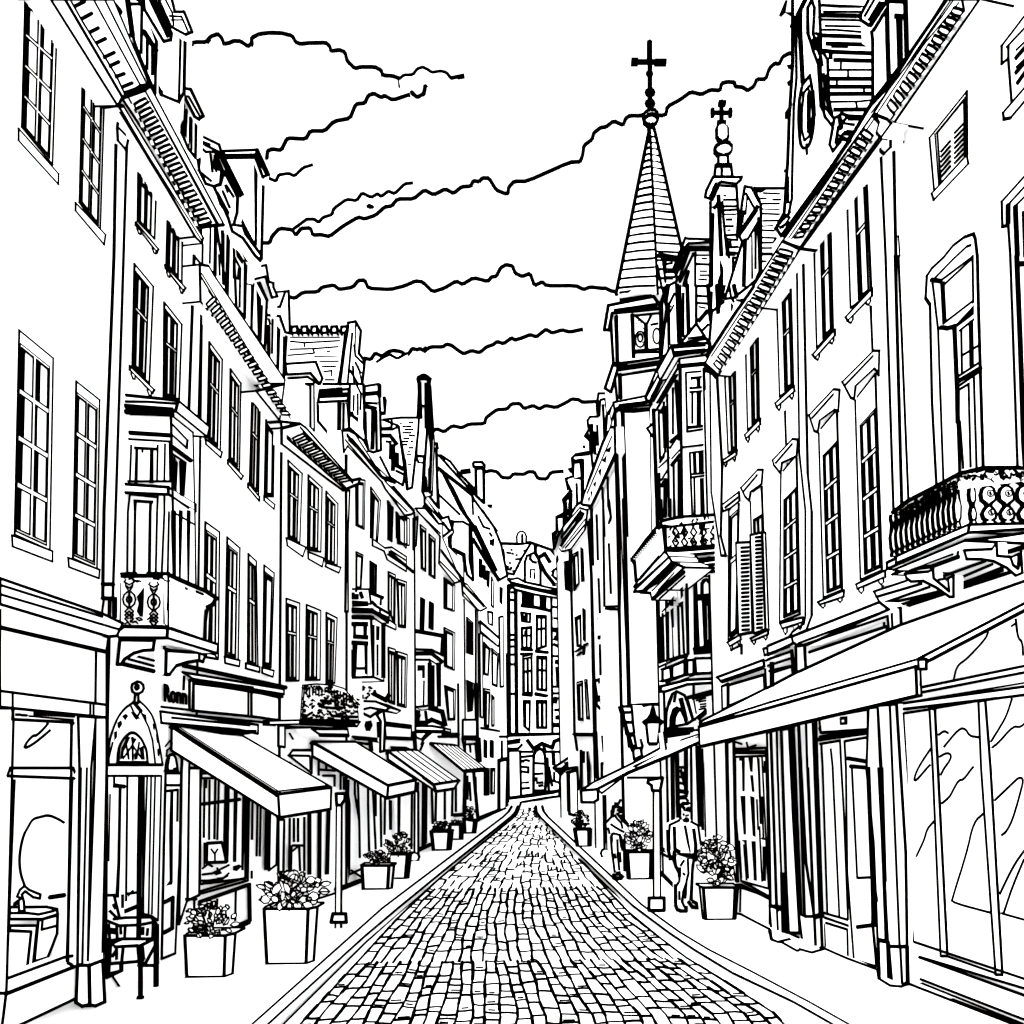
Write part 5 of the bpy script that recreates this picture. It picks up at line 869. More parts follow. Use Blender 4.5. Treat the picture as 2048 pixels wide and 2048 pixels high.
# behind the tower: gable with plain window, ornamented turret, stepped gable
g1 = thing('dormer', 'large dormer with a tiled front standing between the spire and the small turret', 'dormer', (5, 22, 12), 'roof features on the right')
part(g1, 'wall', Fr(21), 'M890,1640 1060,1640 1060,1932 Q1130,0 1130,290 1010,440 860,560 900,170 870,20 M800,1900', 0, 1, 4.6, 'M945,1660 945,1932;-M950,1700 1060,1700;M955,1765 1050,1770;-M980,1820 1030,1820;-M980,1850 1040,1850;-970,1880 1030,1885;*M890,1830 860,1932;Q920,0 900,130 930,160;*Q905,0 860,130 855,550;*Q980,0 995,430;Q1005,0 1010,430;Q1030,60 1030,390;*Q1060,0 1070,360;Q960,60 920,140;-Q930,200 955,150;-M995,1725 1030,1725', 4,
     'M855,1900 885,1840 895,1932 850,1932;Q900,130 930,130 935,450 905,480')
part(g1, 'roof', Fr(20.9), 'M890,1575 1060,1580 1060,1600 895,1610 860,1650 790,1830 775,1815 840,1650 870,1570;M895,1645 1060,1640 1060,1660 900,1660 820,1880 800,1850', 0, 1.2, 4.4, 'M930,1690 830,1900;M660,1700 700,1720 720,1900;M690,1720 720,1720 720,1830;M700,1770 770,1760;M720,1830 780,1825;M730,1865 800,1865;M660,1780 690,1932;*M670,1700 800,1720', 4, 'M670,1695 770,1695 820,1725 700,1715', m=STONE)
g2 = thing('turret', 'slim stone turret with a ball and small cross between the spire and big gable', 'turret', (4, 20, 12))
F20 = Fr(20)
part(g2, 'shaft', F20, 'M1075,1280 1120,1180 1140,1150 1255,1160 1270,1400 1260,1560 1300,1600 1300,1932 Q1250,200 1240,330 1230,440 1130,290 1130,0 M1060,1932 1060,1280', 0, 1, 4.6,
     'M1145,1175 1250,1180;*M1120,1260 1140,1700;M1150,1300 1170,1560 1200,1720;*M1075,1400 1060,1932;M1160,1280 1250,1280;M1165,1330 1260,1330;M1165,1360 1250,1355;-M1170,1390 1250,1390;M1180,1430 1220,1430;M1170,1480 1230,1480;-1190,1510 1210,1510;M1170,1550 1250,1545;*M1180,1600 1190,1690;M1210,1600 1215,1640 1280,1635;M1200,1580 1290,1585;M1210,1690 1290,1680;*M1180,1690 1240,1690;M1230,1720 1280,1720;M1230,1760 1290,1755;M1240,1800 1290,1800;M1230,1720 1230,1932;-M1240,1840 1270,1850;-M1240,1890 1290,1890;M1090,1350 1120,1290;M1080,1340 1120,1310;Q1130,75 1210,80;Q1135,130 1210,135;*Q1220,0 1240,260;Q1250,50 1240,300;-Q1150,160 1200,170;Q1070,405 1190,390;Q1060,430 1200,410;*Q1150,270 1210,200;Q1180,340 1220,300', 4,
     'M1060,1640 1085,1640 1085,1932 1060,1932;M1125,1700 1160,1800 1160,1932 1130,1932 1110,1900 1130,1840;M1155,1240 1180,1240 1180,1260 1155,1255;Q1290,0 1350,0 1350,60 1310,210 1290,200;M1165,1550 1200,1570 1200,1600 1175,1590', m=STONE)
part(g2, 'cap', Fr(19.9), 'M1080,1110 1295,1110 1285,1135 1255,1160 1140,1145 1105,1165 1070,1240 1070,1280 1020,1260 1030,1210;M1100,1020 1215,1020 1225,1105 1090,1105;M1120,945 1190,945 1195,1020 1120,1015', 0, .6, 4.6, 'M1145,1035 1145,1100;*M1110,1025 1210,1025;M1080,1210 1055,1260;M1100,1160 1080,1200', 4.4, m=STONE)
mb = MB(); cc = F20.hit(px('M1155,900')[0]); rr = (F20.hit(px('M1215,900')[0]) - cc).length
mb.loft([(cc + Vector((0, 0, rr * .75 * math.sin(a))), rr * math.cos(a), rr * math.cos(a)) for a in [(-1.3 + .325 * i) for i in range(9)]], 6, 12, ringw=[4])
cc = F20.hit(px('M1148,780')[0]); rr = (F20.hit(px('M1185,780')[0]) - cc).length
mb.loft([(cc + Vector((0, 0, rr * z)), rr * k, rr * k) for z, k in ((-1.6, .35), (-1.3, .8), (-.8, 1), (.8, 1), (1.2, .8), (1.5, .3))], 7, 10)
mb.build('ball', g2, STONE)
mb = MB()
for s, k in (('M1143,710 1143,545', 7), ('M1070,625 1218,625', 6), ('M1075,605 1075,645', 7), ('M1210,605 1210,645', 7), ('M1118,700 1168,700', 7), ('M1130,555 1165,555', 9)): a, b = [F20.hit(p) for p in px(s)]; mb.seg(a, b, k)
mb.build('cross', g2)
g3 = thing('dormer', 'narrow pointed dormer with black strips between turret and big scrolled gable', 'dormer', (4.5, 17, 12), 'roof features on the right')
part(g3, 'wall', Fr(17.5), 'M1320,1180 1370,1190 1440,1320 1440,1800 1400,1890 1350,1932 Q1420,90 1350,100 M1300,1600 1270,1540 1300,1300', 0, .6, 4.6, 'M1330,1235 1400,1360;*M1310,1490 1410,1340;*M1280,1540 1400,1370;M1340,1580 1430,1430;*M1320,1590 1310,1932;M1400,1480 1400,1800;M1420,1420 1430,1820;M1300,1450 1310,1370;-M1290,1500 1300,1400;Q1350,0 1330,80;*Q1290,0 1300,200;Q1385,0 1400,90 1420,120;*Q1420,0 1440,80', 4, 'M1330,1240 1345,1260 1335,1390 1315,1400;M1365,1560 1380,1540 1385,1880 1365,1880;Q1395,120 1420,150 1410,200 1395,190;Q1405,20 1420,20 1430,100 1470,100 1490,90 1490,130 1440,120')
# roof tiles behind
g4 = thing('tiled_roof', 'tiled roof slope between the pointed dormer and the big scrolled gable', 'roof', (5, 16, 12))
part(g4, 'tiles', Fr(18.4), 'M1390,1195 1640,1195 1640,1250 1620,1370 1550,1500 1610,1560 1600,1640 1440,1850 1440,1320', 0, .6, 5, 'M1460,1230 1580,1235;M1420,1270 1480,1270;M1530,1280 1590,1280;M1450,1310 1580,1310;-M1440,1350 1580,1355;M1440,1385 1580,1390;M1460,1440 1580,1437;M1440,1510 1540,1515;M1440,1565 1560,1570;M1450,1605 1530,1605 1550,1580;M1440,1645 1520,1645;*M1440,1690 1520,1690;M1445,1745 1480,1745;-M1450,1480 1530,1475', 3, 'M1390,1195 1500,1195 1440,1230 1410,1225')
g5 = thing('gable', 'big scrolled gable with an oval window rising over the right cornice', 'gable', (5, 12, 12))
F12 = Fr(12.6)
part(g5, 'wall', F12, 'M1680,-250 1850,-250 N 330,0 300,60 300,250 380,470 400,800 480,950 520,1050 600,1050 620,1060 200,1640 100,1780 60,1720 120,1640 150,1200 160,900 185,500 185,190', 0, .8, 5.5, 'N210,150 215,590 195,800 185,1200 180,1500 150,1640;*N240,100 240,240 260,620;*N185,190 240,80 280,0;N150,1340 150,1530;N165,1600 120,1650;N150,1680 90,1720;-N165,1640 110,1720', 4.4,
     'N80,120 130,0 150,0 135,90 180,90 180,130 130,100 100,130;N140,490 185,480 185,530 150,520;N140,620 165,600 175,650 150,650;N170,780 185,780 165,850 170,900 125,900 125,850;N145,900 160,900 165,1100 150,1500 130,1440 140,1100;N120,1280 150,1260 150,1310 115,1300;N120,1440 150,1440 135,1600 110,1640')
part(g5, 'oval_window', Fr(12.55), '~N315,570 330,650 350,800 345,950 325,1060 300,1110 260,1120 240,1060 230,900 235,750 260,640', 0, .05, 5, 'N310,650 270,700 255,850 255,980 275,1060 320,1020;N290,1090 295,1160;*N335,700 345,870 320,1010', 4, 'N290,720 310,650 325,700 325,980 310,1010 290,1000;N228,770 250,760 250,950 228,950')
part(g5, 'scroll', Fr(12.5), 'N300,60 330,0 350,60 340,260 400,400 385,470 395,500 400,650 425,800 500,900 485,950 430,880 400,750 385,500 340,380 305,250;N500,890 560,860 600,880 530,960 510,1080 545,1070 490,1140 465,1090 490,960', 0, .2, 4.8, 'N420,560 430,700 460,830;N400,430 410,490;N360,250 380,260 385,380;N440,570 450,720;*N350,300 360,370;N520,1050 600,1060;*N540,900 550,960;N530,1020 600,1050 640,1010;N570,930 650,940', 4.2, 'N365,380 395,370 400,400 380,420;N455,400 490,400 490,450 455,450', m=STONE)
g6 = thing('tiled_roof', 'brick patterned roof slope between the scrolled gable and the upper dormer', 'roof', (6, 13, 13))
part(g6, 'tiles', Fr(13.4), 'N385,-60 900,-60 N780,30 790,60 790,780 700,900 490,900 460,750 450,450 400,370 390,60', 0, .8, 5, 'N420,87 690,90;*N390,118 710,125;N400,148 650,152 700,155;N430,195 730,200;N410,225 510,225 690,240 750,245;*N410,270 690,280 780,285;*N440,332 780,340;-N480,355 600,358;*N420,385 500,395 780,405;*N500,455 780,462;N455,527 780,527;*N460,597 780,597;*N460,657 780,657;*N470,712 780,710;N480,768 690,765 780,755;*N500,830 740,828;N550,460 550,520;N605,535 605,590;N520,600 520,655;N725,665 725,705;N665,770 675,825;*N545,860 600,880 700,885;N580,935 650,945;*N530,1000 640,1010', 3.4, 'N395,25 520,30 740,40 700,60 540,60 400,50;N600,975 660,985 640,1020 560,1000')
g7_ = thing('dormer', 'dormer with a thick slanting bargeboard at the very top right', 'dormer', (6.5, 11, 12), 'roof features on the right')
part(g7_, 'wall', Fr(11.7), 'N780,220 890,60 900,0 1040,0 1050,420 920,640 790,780 790,300', 0, .5, 5.5, 'N780,200 880,70;*N895,0 900,300 910,630;N975,140 985,500;*N1035,20 1045,420;N1005,140 1010,490;*N960,125 1030,130;N780,220 800,230 890,80', 4.4, 'N905,0 1045,0 1040,30 920,25;N965,125 1000,125 1000,350 1010,490 980,520 970,300', m=PLASTER)
part(g7_, 'bargeboard', Fr(11.6), 'N700,110 780,-40 890,-40 890,20 780,190 760,190 700,150', 0, .4, 5, 'N730,120 800,0;N760,150 840,20', 4, 'N770,140 850,10 880,10 790,170 760,180', m=STONE)
# small stepped roofs, far right skyline
sk = thing('stepped_gable', 'stack of small stepped gables with ball finials descending left of the tower', 'gable', (2.5, 30, 10))
F28 = Fr(29)
part(sk, 'wall', F28, 'Q470,830 480,1050 410,1200 300,1500 260,1650 200,1700 110,1850 60,1932 T30,380 20,260 50,240 50,130 110,100 Q110,1700 100,1650 160,1580 120,1490 180,1470 170,1330 200,1300 310,1280 310,1200 270,1160 300,1110 290,1040 310,1010 370,1010 360,930 375,830', 0, 1.5, 4, 'Q390,880 470,860;*Q380,900 375,1000;Q410,920 420,1180;Q430,890 440,960;*Q445,960 460,1060;Q345,1130 350,1300;*Q320,1080 320,1290;Q365,1080 370,1230;*Q190,1360 240,1350 250,1470;Q200,1310 300,1300;Q205,1530 210,1680;*Q250,1350 250,1680;*Q160,1590 155,1800;Q120,1700 130,1850;*Q110,1770 110,1880;Q320,1300 330,1400;T50,130 60,250;T110,100 120,200;T120,0 130,110;*T155,30 155,150', 4,
     'Q280,1140 300,1130 310,1190 270,1170;Q250,1230 275,1230 275,1255 250,1255;Q130,1410 160,1400 190,1400 190,1470 150,1440;Q110,1490 145,1490 130,1520 160,1580 130,1580;Q165,1340 195,1330 190,1480 240,1470 240,1500 180,1490;Q100,1640 160,1600 150,1640 110,1690;Q45,1780 105,1770 100,1790 60,1800 55,1920 40,1930;T20,255 50,235 45,330 30,300')
# ================================================================ END building
E1 = Fr(56)
e1 = thing('town_house', 'tall white house closing the end of the street, with a mansard roof', 'house', (0, 56, 0), 'town houses along the street')
part(e1, 'wall', E1, 'K1240,340 1310,340 1760,430 1850,500 1870,1932 L1420,900 1250,900 750,960 740,400 690,250 K1250,1780', 0, 5, 4.6, '*K1240,350 1250,1780;*K1310,390 1320,1760;*K1760,440 1770,800;K1655,460 1665,1780;*K1240,1785 1770,1780;K1250,380 1260,370;K1270,410 1300,405;K1250,480 1300,485;K1250,605 1300,605;K1270,820 1300,820;K1250,870 1300,865;K1250,935 1300,930;K1255,1010 1300,1010;K1250,1105 1310,1105;K1260,1390 1320,1390;K1680,660 1750,660;K1680,1025 1750,1025;K1670,1320 1760,1320;K1680,1385 1760,1385;K1670,550 1740,555', 4)
part(e1, 'cornice', Fr(55.8), 'K1240,290 1330,270 1400,310 1750,390 1750,410 1550,380 1260,310;K1240,340 1310,345 1560,400 1750,445 1750,470 1500,430 1310,380', 0, .5, 3.6, 'K1320,390 1500,430 1640,455', 3, m=STONE)
for (a, b, c_, d) in ((1375, 415, 1400, 540), (1420, 420, 1445, 530), (1465, 420, 1480, 540), (1548, 440, 1570, 560), (1580, 450, 1600, 570)):
    win(e1, E1, 'K%d,%d %d,%d %d,%d %d,%d' % (a, b, c_, b + 8, c_, d, a, d - 8), 1, 1, 2.6, None, dark=.4, name='window')
part(e1, 'string_course', E1, 'K1365,530 1500,545 1650,580 1650,595 1500,560 1365,545;K1500,1380 1620,1405 1600,1415 1500,1400;K1365,950 1470,960 1470,970 1365,965;K1505,970 1625,985 1620,995 1505,985;K1360,1000 1470,1000 1470,1010 1360,1010;K1375,1390 1470,1400 1460,1410 1375,1400', .05, .1, 3, m=STONE)
for q, dk, c_, r_ in (('K1360,600 1455,615 1450,700 1370,690', .5, 2, 1), ('K1365,750 1465,740 1460,950 1370,945', .3, 2, 2), ('K1510,630 1605,635 1605,930 1510,965', .25, 2, 2), ('K1380,1030 1465,1010 1470,1390 1380,1390', .35, 2, 2), ('K1515,1025 1610,1030 1610,1360 1515,1350', .35, 2, 2),
                ('K1385,1455 1450,1455 1445,1750 1390,1700', .4, 1, 1), ('K1510,1455 1610,1455 1610,1720 1515,1720', .4, 2, 1), ('K1700,1135 1770,1145 1770,1380 1710,1300', .5, 1, 1)):
    win(e1, E1, q, c_, r_, 2.6, None, dark=dk, name='window', inset=.05)
part(e1, 'window', E1, '', .1, .1, 3, '*K1680,770 1720,770 1720,850;*K1690,850 1760,870;K1680,910 1720,930;*K1700,1080 1735,1085;*K1700,1430 1690,1470;K1690,1545 1740,1545;*K1690,1690 1720,1690', 4.5, 'K1690,1600 1725,1590 1725,1640 1690,1640;K1370,620 1410,640 1430,690 1390,680;K1390,780 1410,770 1410,840 1390,830')
mr = part(e1, 'roof', Fr(56.5), 'J1180,1540 1340,1545 1450,1530 1650,1600 1710,1670 1730,1932 K1750,410 1560,370 1390,300 1230,280 1160,150 J1130,1600', 0, 4, 5, 'J1450,1550 1370,1680 1290,1840 1240,1830;J1190,1600 1200,1680 1175,1660;J1130,1560 1140,1660;J1150,1680 1200,1750 1240,1770;*J1500,1550 1500,1640 1530,1680 1590,1640 1640,1720;*J1530,1700 1600,1830 1680,1932 K1680,340;J1600,1640 1650,1720;K1660,210 1700,180 1740,190;K1670,240 1680,190;K1660,240 1710,290', 3.8, m=STONE)
mb = MB()
for k in range(26):
    x = random.uniform(1170, 1400); y = random.uniform(1580, 1830)
    if x + (y - 1580) * .5 < 1420: mb.seg(Fr(56.3).hit(px('J%f,%f' % (x, y))[0]), Fr(56.3).hit(px('J%f,%f' % (x + 14, y))[0]), 3.4)
mb.build('tiles', mr)
part(mr, 'dormer', Fr(56), 'J1400,1720 1420,1660 1490,1630 1530,1690 1550,1800 K1550,340 1400,310 J1400,1932', 0, 1, 4, 'J1455,1650 1450,1690 1480,1720 1510,1725', 4.4, 'K1445,180 1505,180 1505,285 1480,285 1480,240 1490,200 1465,200 1465,270 1440,280')
mb = MB(); c0 = Fr(56.5).hit(px('J1368,1535')[0]); sc = 56.5 / FPX
mb.loft([(c0, 8 * sc, 8 * sc), (c0 + Vector((0, 0, 12 * sc)), 8.5 * sc, 8.5 * sc), (c0 + Vector((0, 0, 19 * sc)), 5.5 * sc, 5.5 * sc), (c0 + Vector((0, 0, 22 * sc)), 1.5 * sc, 1.5 * sc)], 6, 10); mb.seg(c0 + Vector((1.5 * sc, -8 * sc, 0)), c0 + Vector((1.5 * sc, -8 * sc, 14 * sc)), 4); mb.build('lantern', mr)
gf = part(e1, 'ground_floor', Fr(55.7), 'L690,350 1290,330 1300,600 1250,870 750,945 740,560', 0, .3, 3.4, '*L750,470 755,945;L870,490 880,940;L755,490 850,490;*L700,400 730,420 860,400;*L720,400 720,530;L730,470 850,470 890,430;L880,500 990,500;L890,550 985,540;L890,590 930,580 960,590;L880,645 950,650 950,700 880,690;L885,855 960,850;L895,600 900,590;L1120,500 1310,500;*L1190,500 1195,620;L1135,560 1150,900;L1150,650 1180,830;L1190,780 1250,800;*L1130,890 1240,890;L1200,700 1200,780;*L940,390 1000,470 1080,420 1180,460 1200,400 1270,370;L1090,430 1120,500;L700,410 870,380', 4,
          'L890,790 960,780 960,810 890,810;L1200,620 1220,620 1220,690 1200,680')
part(gf, 'arched_door', Fr(55.6), '~L1000,900 1000,560 1010,510 1040,480 1070,470 1100,500 1115,560 1120,900 1060,910', 0, .1, 4.6, 'L1020,610 1110,615;L1020,715 1090,710;L1030,800 1090,795;L1050,830 1090,825;*L1020,880 1110,880;L1030,750 1030,780', 4, m=WOOD)
part(e1, 'corner_pilaster', Fr(48), 'L665,580 740,570 750,940 730,1050 670,1060 655,700', 0, .5, 4.6, 'L690,680 680,880;L715,690 715,860', 4, m=STONE)
part(e1, 'step', Fr(54), 'L750,955 1000,925 1190,895 1250,880 1250,930 1130,945 900,985 860,1000 760,1000', 0, .3, 4, m=STONE)
# ================================================================ GROUND
K1 = px('V90,1932 1000,1120 1860,470'); K2 = px('V200,1932 950,1250 1500,800 1850,520'); K4 = px('V430,1932 1100,1200 1380,930 1830,560')
K3 = px('V310,1932 960,1285 1480,840 1845,540')
Ra = px('W560,680 1040,1130 1300,1310 1590,1480 1932,1640 S600,1932'); Rb = px('W520,700 1000,1160 1400,1430 1700,1610 1932,1700 S0,1650 480,1932')
Rc = px('W500,720 900,1100 1400,1470 1932,1760 S0,1710 370,1932'); Rd = px('W410,450 520,700 700,930 950,1190 1300,1460 1500,1580 1932,1860 S170,1990')
def ext(pts, z):
    g = [ground(p, z) for p in pts]; return g
gl1, gl2, gl3, gl4 = ext(K1, 0), ext(K2, 0), ext(K3, -.1), ext(K4, -.1)
gr1, gr2, gr3, gr4 = ext(Ra, 0), ext(Rb, 0), ext(Rc, -.1), ext(Rd, -.1)
def line_y(g, y):
    g = sorted(g, key=lambda p: p.y)
    if y <= g[0].y: a, b = g[0], g[1]
    elif y >= g[-1].y: a, b = g[-2], g[-1]
    else:
        for a, b in zip(g, g[1:]):
            if a.y <= y <= b.y: break
    return a.x + (b.x - a.x) * (y - a.y) / (b.y - a.y) if abs(b.y - a.y) > 1e-6 else a.x
YS = [1.0, 3, 4.5, 6, 7, 8, 9, 10, 12, 14, 16, 19, 22, 26, 30, 35, 40, 46, 52]
def clampline(g, y, y1=38): return line_y(g, min(y, y1))
# terrain sheet reaching the horizon
mb = MB(); mb.face([Vector((-900, -60, -.16)), Vector((900, -60, -.16)), Vector((900, 2500, -.16)), Vector((-900, 2500, -.16))]); tag(mb.build('ground', None, STONE), kind='structure')
# road bed
mb = MB()
for a, b in zip(YS, YS[1:]):
    mb.face([Vector((clampline(gl3, a), a, -.1)), Vector((clampline(gr3, a), a, -.1)), Vector((clampline(gr3, b), b, -.1)), Vector((clampline(gl3, b), b, -.1))])
# cobbles: courses of stones, joints inked
def bounds(y): return clampline(gl4, y), clampline(gr4, y)
bands = [(4.2, 9.0, 31), (9.0, 14.5, 26), (14.5, 21.0, 17), (21, 31, 11), (31, 46, 7)]
for ya, yb, n in bands:
    prevrow = None
    cols = []
    for c in range(n):
        y = ya + random.uniform(0, .2); ys = [ya]
        while True:
            st = y * y / 3220.0
            y += st * (random.uniform(10, 24) if random.random() < .8 else random.uniform(22, 34)) * (1 if y < 20 else .8)
            if y >= yb: break
            ys.append(y)
        ys.append(yb); cols.append(ys)
    wob = {}
    def vx(c, y):
        l, r = bounds(y); k = c / n
        if 0 < c < n: k += math.sin(y * 2.1 + c * 1.7) * .11 / n + math.sin(y * 5.3 + c * 4.1) * .05 / n
        return Vector((l + (r - l) * k, y, -.094))
    ink_ = (4.3, 3.7, 2.8, 2.2, 1.9)[bands.index((ya, yb, n))]
    for c in range(n + 1):
        y = ya; pts = []
        while y < yb: pts.append(vx(c, y)); y += .06 * y * .35 + .05
        pts.append(vx(c, yb))
        for i in range(len(pts) - 1):
            if ya > 14 and random.random() < .22: continue
            mb.seg(pts[i], pts[i + 1], ink_ * random.choice((.8, 1, 1.15, 1.4)))
    for c in range(n):
        tilt = random.uniform(-.015, .015)
        for y in cols[c][1:-1]:
            if random.random() < (.03 if ya < 14 else .15): continue
            d = y * y / 3220.; a = vx(c, y + random.uniform(-2, 2) * d); b = vx(c + 1, y + random.uniform(-2, 2) * d)
            m_ = a.lerp(b, .5) + Vector((0, random.uniform(-1.2, 1.2) * d, 0)); k = ink_ * random.choice((.7, .9, 1, 1.25))
            mb.seg(a, m_, k); mb.seg(m_, b, k)
            if random.random() < .24:
                qa2 = a.lerp(b, random.uniform(.15, .3)) + Vector((0, 5 * d, 0)); qb2 = a.lerp(b, random.uniform(.6, .85)) + Vector((0, 5 * d, 0)); mb.seg(qa2, qb2, ink_ * .65)
            if ya > 13 and random.random() < .25:
                qa2 = a.lerp(b, .3); mb.seg(qa2, qa2 + Vector((.04, 6 * d, 0)), ink_)
mb.poly([Vector((clampline(gl4, y), y, -.095)) for y in YS[2:]], 4.2); mb.poly([Vector((clampline(gr4, y), y, -.095)) for y in YS[2:]], 4.2)
tag(mb.build('road', None, STONE), kind='structure')
# pavements with kerbs
for nm, o1, o2, o3, side in (('pavement', gl1, gl2, gl3, -1), ('pavement', gr1, gr2, gr3, 1)):
    mb = MB()
    for a, b in zip(YS, YS[1:]):
        far = side * 9
        A1, B1, A2, B2, A3, B3 = [clampline(g, y) for g in (o1, o2, o3) for y in (a, b)]
        mb.face([Vector((far, a, 0)), Vector((A1, a, 0)), Vector((B1, b, 0)), Vector((far, b, 0))])
        mb.face([Vector((A1, a, 0)), Vector((A2, a, 0)), Vector((B2, b, 0)), Vector((B1, b, 0))])
        mb.face([Vector((A2, a, 0)), Vector((A2, a, -.15)), Vector((B2, b, -.15)), Vector((B2, b, 0))])
    ys = [y for y in YS if 2 < y < 47]
    mb.poly([Vector((clampline(o1, y), y, .003)) for y in ys], 4.6); mb.poly([Vector((clampline(o2, y), y, .003)) for y in ys], 4.6)
    mb.poly([Vector((clampline(o3, y), y, -.097)) for y in ys if y < 20], 4.2)
    tag(mb.build(nm, None, STONE), kind='structure')
# ink base lines added where the walls meet the pavement
for par, s, w in ((b1, 'D10,1990 165,1932 570,1740 575,1775 620,1800 720,1797 790,1765', 5), (b2, 'D800,1580 915,1530 915,1470', 4.5), (b2, 'D1090,1480 1200,1480 1220,1440 1310,1400 1390,1395', 4.5), (b3, 'D1750,1265 1932,1180 V165,1192', 4.5),
                  (b4, 'V540,1055 672,1012', 4.5), (b4, 'V718,988 860,930', 5), (b5, 'V1250,715 1345,660', 5), (b7, 'V1690,490 1870,415', 5.5), (c1, 'S830,1525 840,1592 925,1645 1000,1652 1060,1630 1990,1990', 5.5), (c2, 'S10,1230 30,1300 75,1315 110,1320 220,1382 240,1370 330,1395 430,1365 600,1440 830,1525', 5), (c3, 'U1430,1650 1480,1660 1700,1775 1710,1850 1760,1872 1850,1850', 5), (c4, 'U850,1330 905,1380 960,1440', 4.5), (c5, 'U300,1090 350,1090 430,1160', 4)):
    mb = MB(); P_ = [ground(p, .008) for p in px(s)]; mb.poly(P_, w)
    mb.build('base_line', par, STONE)
# ================================================================ street things
def pot(lab, q, dep_, fol, leaf, n, w=5, rim=None, group='potted plants along the pavements', up=.3, extra='', lw=1.9):
    Q = px(q); base_ = ground(((Q[2][0] + Q[3][0]) / 2, (Q[2][1] + Q[3][1]) / 2)); y = base_.y; F_ = Fr(y)
    t = thing('potted_plant', lab, 'potted plant', (base_.x, y, 0), group)
    fr_ = [F_.hit(p) for p in Q]
    for i in (2, 3): fr_[i].z = max(0, fr_[i].z)
    mb = MB(); cx = (fr_[0].x + fr_[1].x) / 2
    bw = fr_[1].x - fr_[0].x; d = bw * dep_
    fb, ft = fr_[2:], fr_[:2]
    # body: front panel with two chamfered corners, tapering down
    top = [Vector((ft[0].x, y, ft[0].z)), Vector((ft[1].x, y, ft[1].z)), Vector((ft[1].x + bw * .14, y + d * .3, ft[1].z)), Vector((ft[1].x + bw * .14, y + d, ft[1].z)), Vector((ft[0].x - bw * .05, y + d, ft[0].z)), Vector((ft[0].x - bw * .05, y + d * .3, ft[0].z))]
    bot = [Vector((fb[1].x, y, fb[1].z)), Vector((fb[0].x, y, fb[0].z)), Vector((fb[0].x + bw * .1, y + d * .3, 0.0)), Vector((fb[0].x + bw * .1, y + d, 0)), Vector((fb[1].x - bw * .03, y + d, 0)), Vector((fb[1].x - bw * .03, y + d * .3, 0))]
    n_ = 6
    for i in range(n_): mb.face([top[i], top[(i + 1) % n_], bot[(i + 1) % n_], bot[i]])
    mb.face(top); mb.face(bot[::-1])
    mb.poly(bot[5:] + bot[:3], w * 1.15); mb.poly(top, w * .9, True)
    for i in (0, 1, 2, 5): mb.seg(top[i], bot[i], w * 1.1)
    for p in multi(extra): mb.poly([F_.hit(r, .01) for r in px(p)], w * .8)
    mb.build('pot', t, STONE)
    G = px(fol); c = F_.hit(G[0]); rx = abs(F_.hit(G[1]).x - c.x); rz = abs(F_.hit(G[2]).z - c.z)
    foliage(c + Vector((0, d * .3, 0)), rx, rz, n, leaf, lw, ry=d * .6 + .05, par=t, up=up)
    return t
pot('wide white pot of leafy plants beside the bistro chair, nearest left', 'D1395,1265 1700,1265 1690,1580 1410,1580', .8, 'D1560,1170 1760,1170 1560,1040', 0.081, 81)
pot('largest square white planter on the left with spiky leaves, beside the first awning corner', 'V170,1120 480,1120 465,1510 190,1510', .7, 'V350,1000 590,1000 350,880', 0.124, 101, up=.1)
pot('square white pot in front of the second left awning, right of the awning post', 'V860,815 1050,815 1040,985 870,985', .6, 'V960,760 1060,760 960,720', 0.081, 48, lw=1.4)
pot('taller white pot just behind the one in front of the second left awning', 'V1050,735 1180,735 1165,910 1050,910', .6, 'V1120,670 1220,670 1120,590', 0.099, 54, lw=1.4)
pot('round low white pot, nearest of three in a row before the far left awnings', 'V1350,575 1475,575 1465,710 1365,710', .7, 'V1420,545 1480,545 1420,510', 0.099, 32, lw=1.4)
pot('small white pot in the middle of three before the far left awnings', 'V1480,525 1555,525 1555,635 1480,635', .7, 'V1530,510 1570,510 1530,490', 0.099, 24, lw=.8)
pot('farthest small white pot of three before the far left awnings', 'V1580,485 1655,500 1645,590 1585,590', .7, 'V1620,440 1660,440 1620,400', 0.112, 27, lw=.8)
pot('large white pot of broad leaves standing right of the walking man', 'U1185,1450 1430,1450 1420,1700 1205,1700', .7, 'U1300,1250 1440,1250 1300,1060', 0.124, 101, lw=1.7, up=.2)
pot('square white pot with bushy plant between the woman and the right awning post', 'U600,1175 780,1175 775,1385 615,1390', .6, 'U690,1060 780,1060 690,940', 0.124, 74, lw=1.2)
pot('smallest white pot on the right, near the foot of the far awning pole', 'U195,1000 300,1000 300,1135 215,1135', .6, 'U240,930 310,930 240,860', 0.112, 45, lw=1.4)
# bistro chair
ch = thing('bistro_chair', 'black wire bistro chair on the left pavement beside the arched doorway', 'chair', (ground(px('D1060,1745')[0]).x, 7.2, 0))
ga = ground(px('D1060,1745')[0]); gb = ground(px('D1178,1650')[0]); Fa, Fb = Fr(ga.y), Fr(gb.y)
def cp(name, segs, pl, w, white=''):
    mb = MB()
    for q in multi(white): mb.prism([pl.hit(p) for p in px(q)], Vector((0, .03, 0)), w * .7)
    for q in multi(segs): mb.poly([pl.hit(p, .0) for p in px(q)], w)
    return mb.build(name, ch)
F73 = Fr(7.45)
cp('leg', 'D1060,60 1050,700 1048,1150 1045,1290;D1060,1480 1060,1735;D1045,1735 1072,1735', Fa, 7)
cp('leg', 'D1180,1190 1180,1470;D1178,1490 1178,1645', Fb, 8)
cp('leg', 'D820,1290 830,1340 815,1560;D915,1470 915,1530 810,1580', F73, 6)
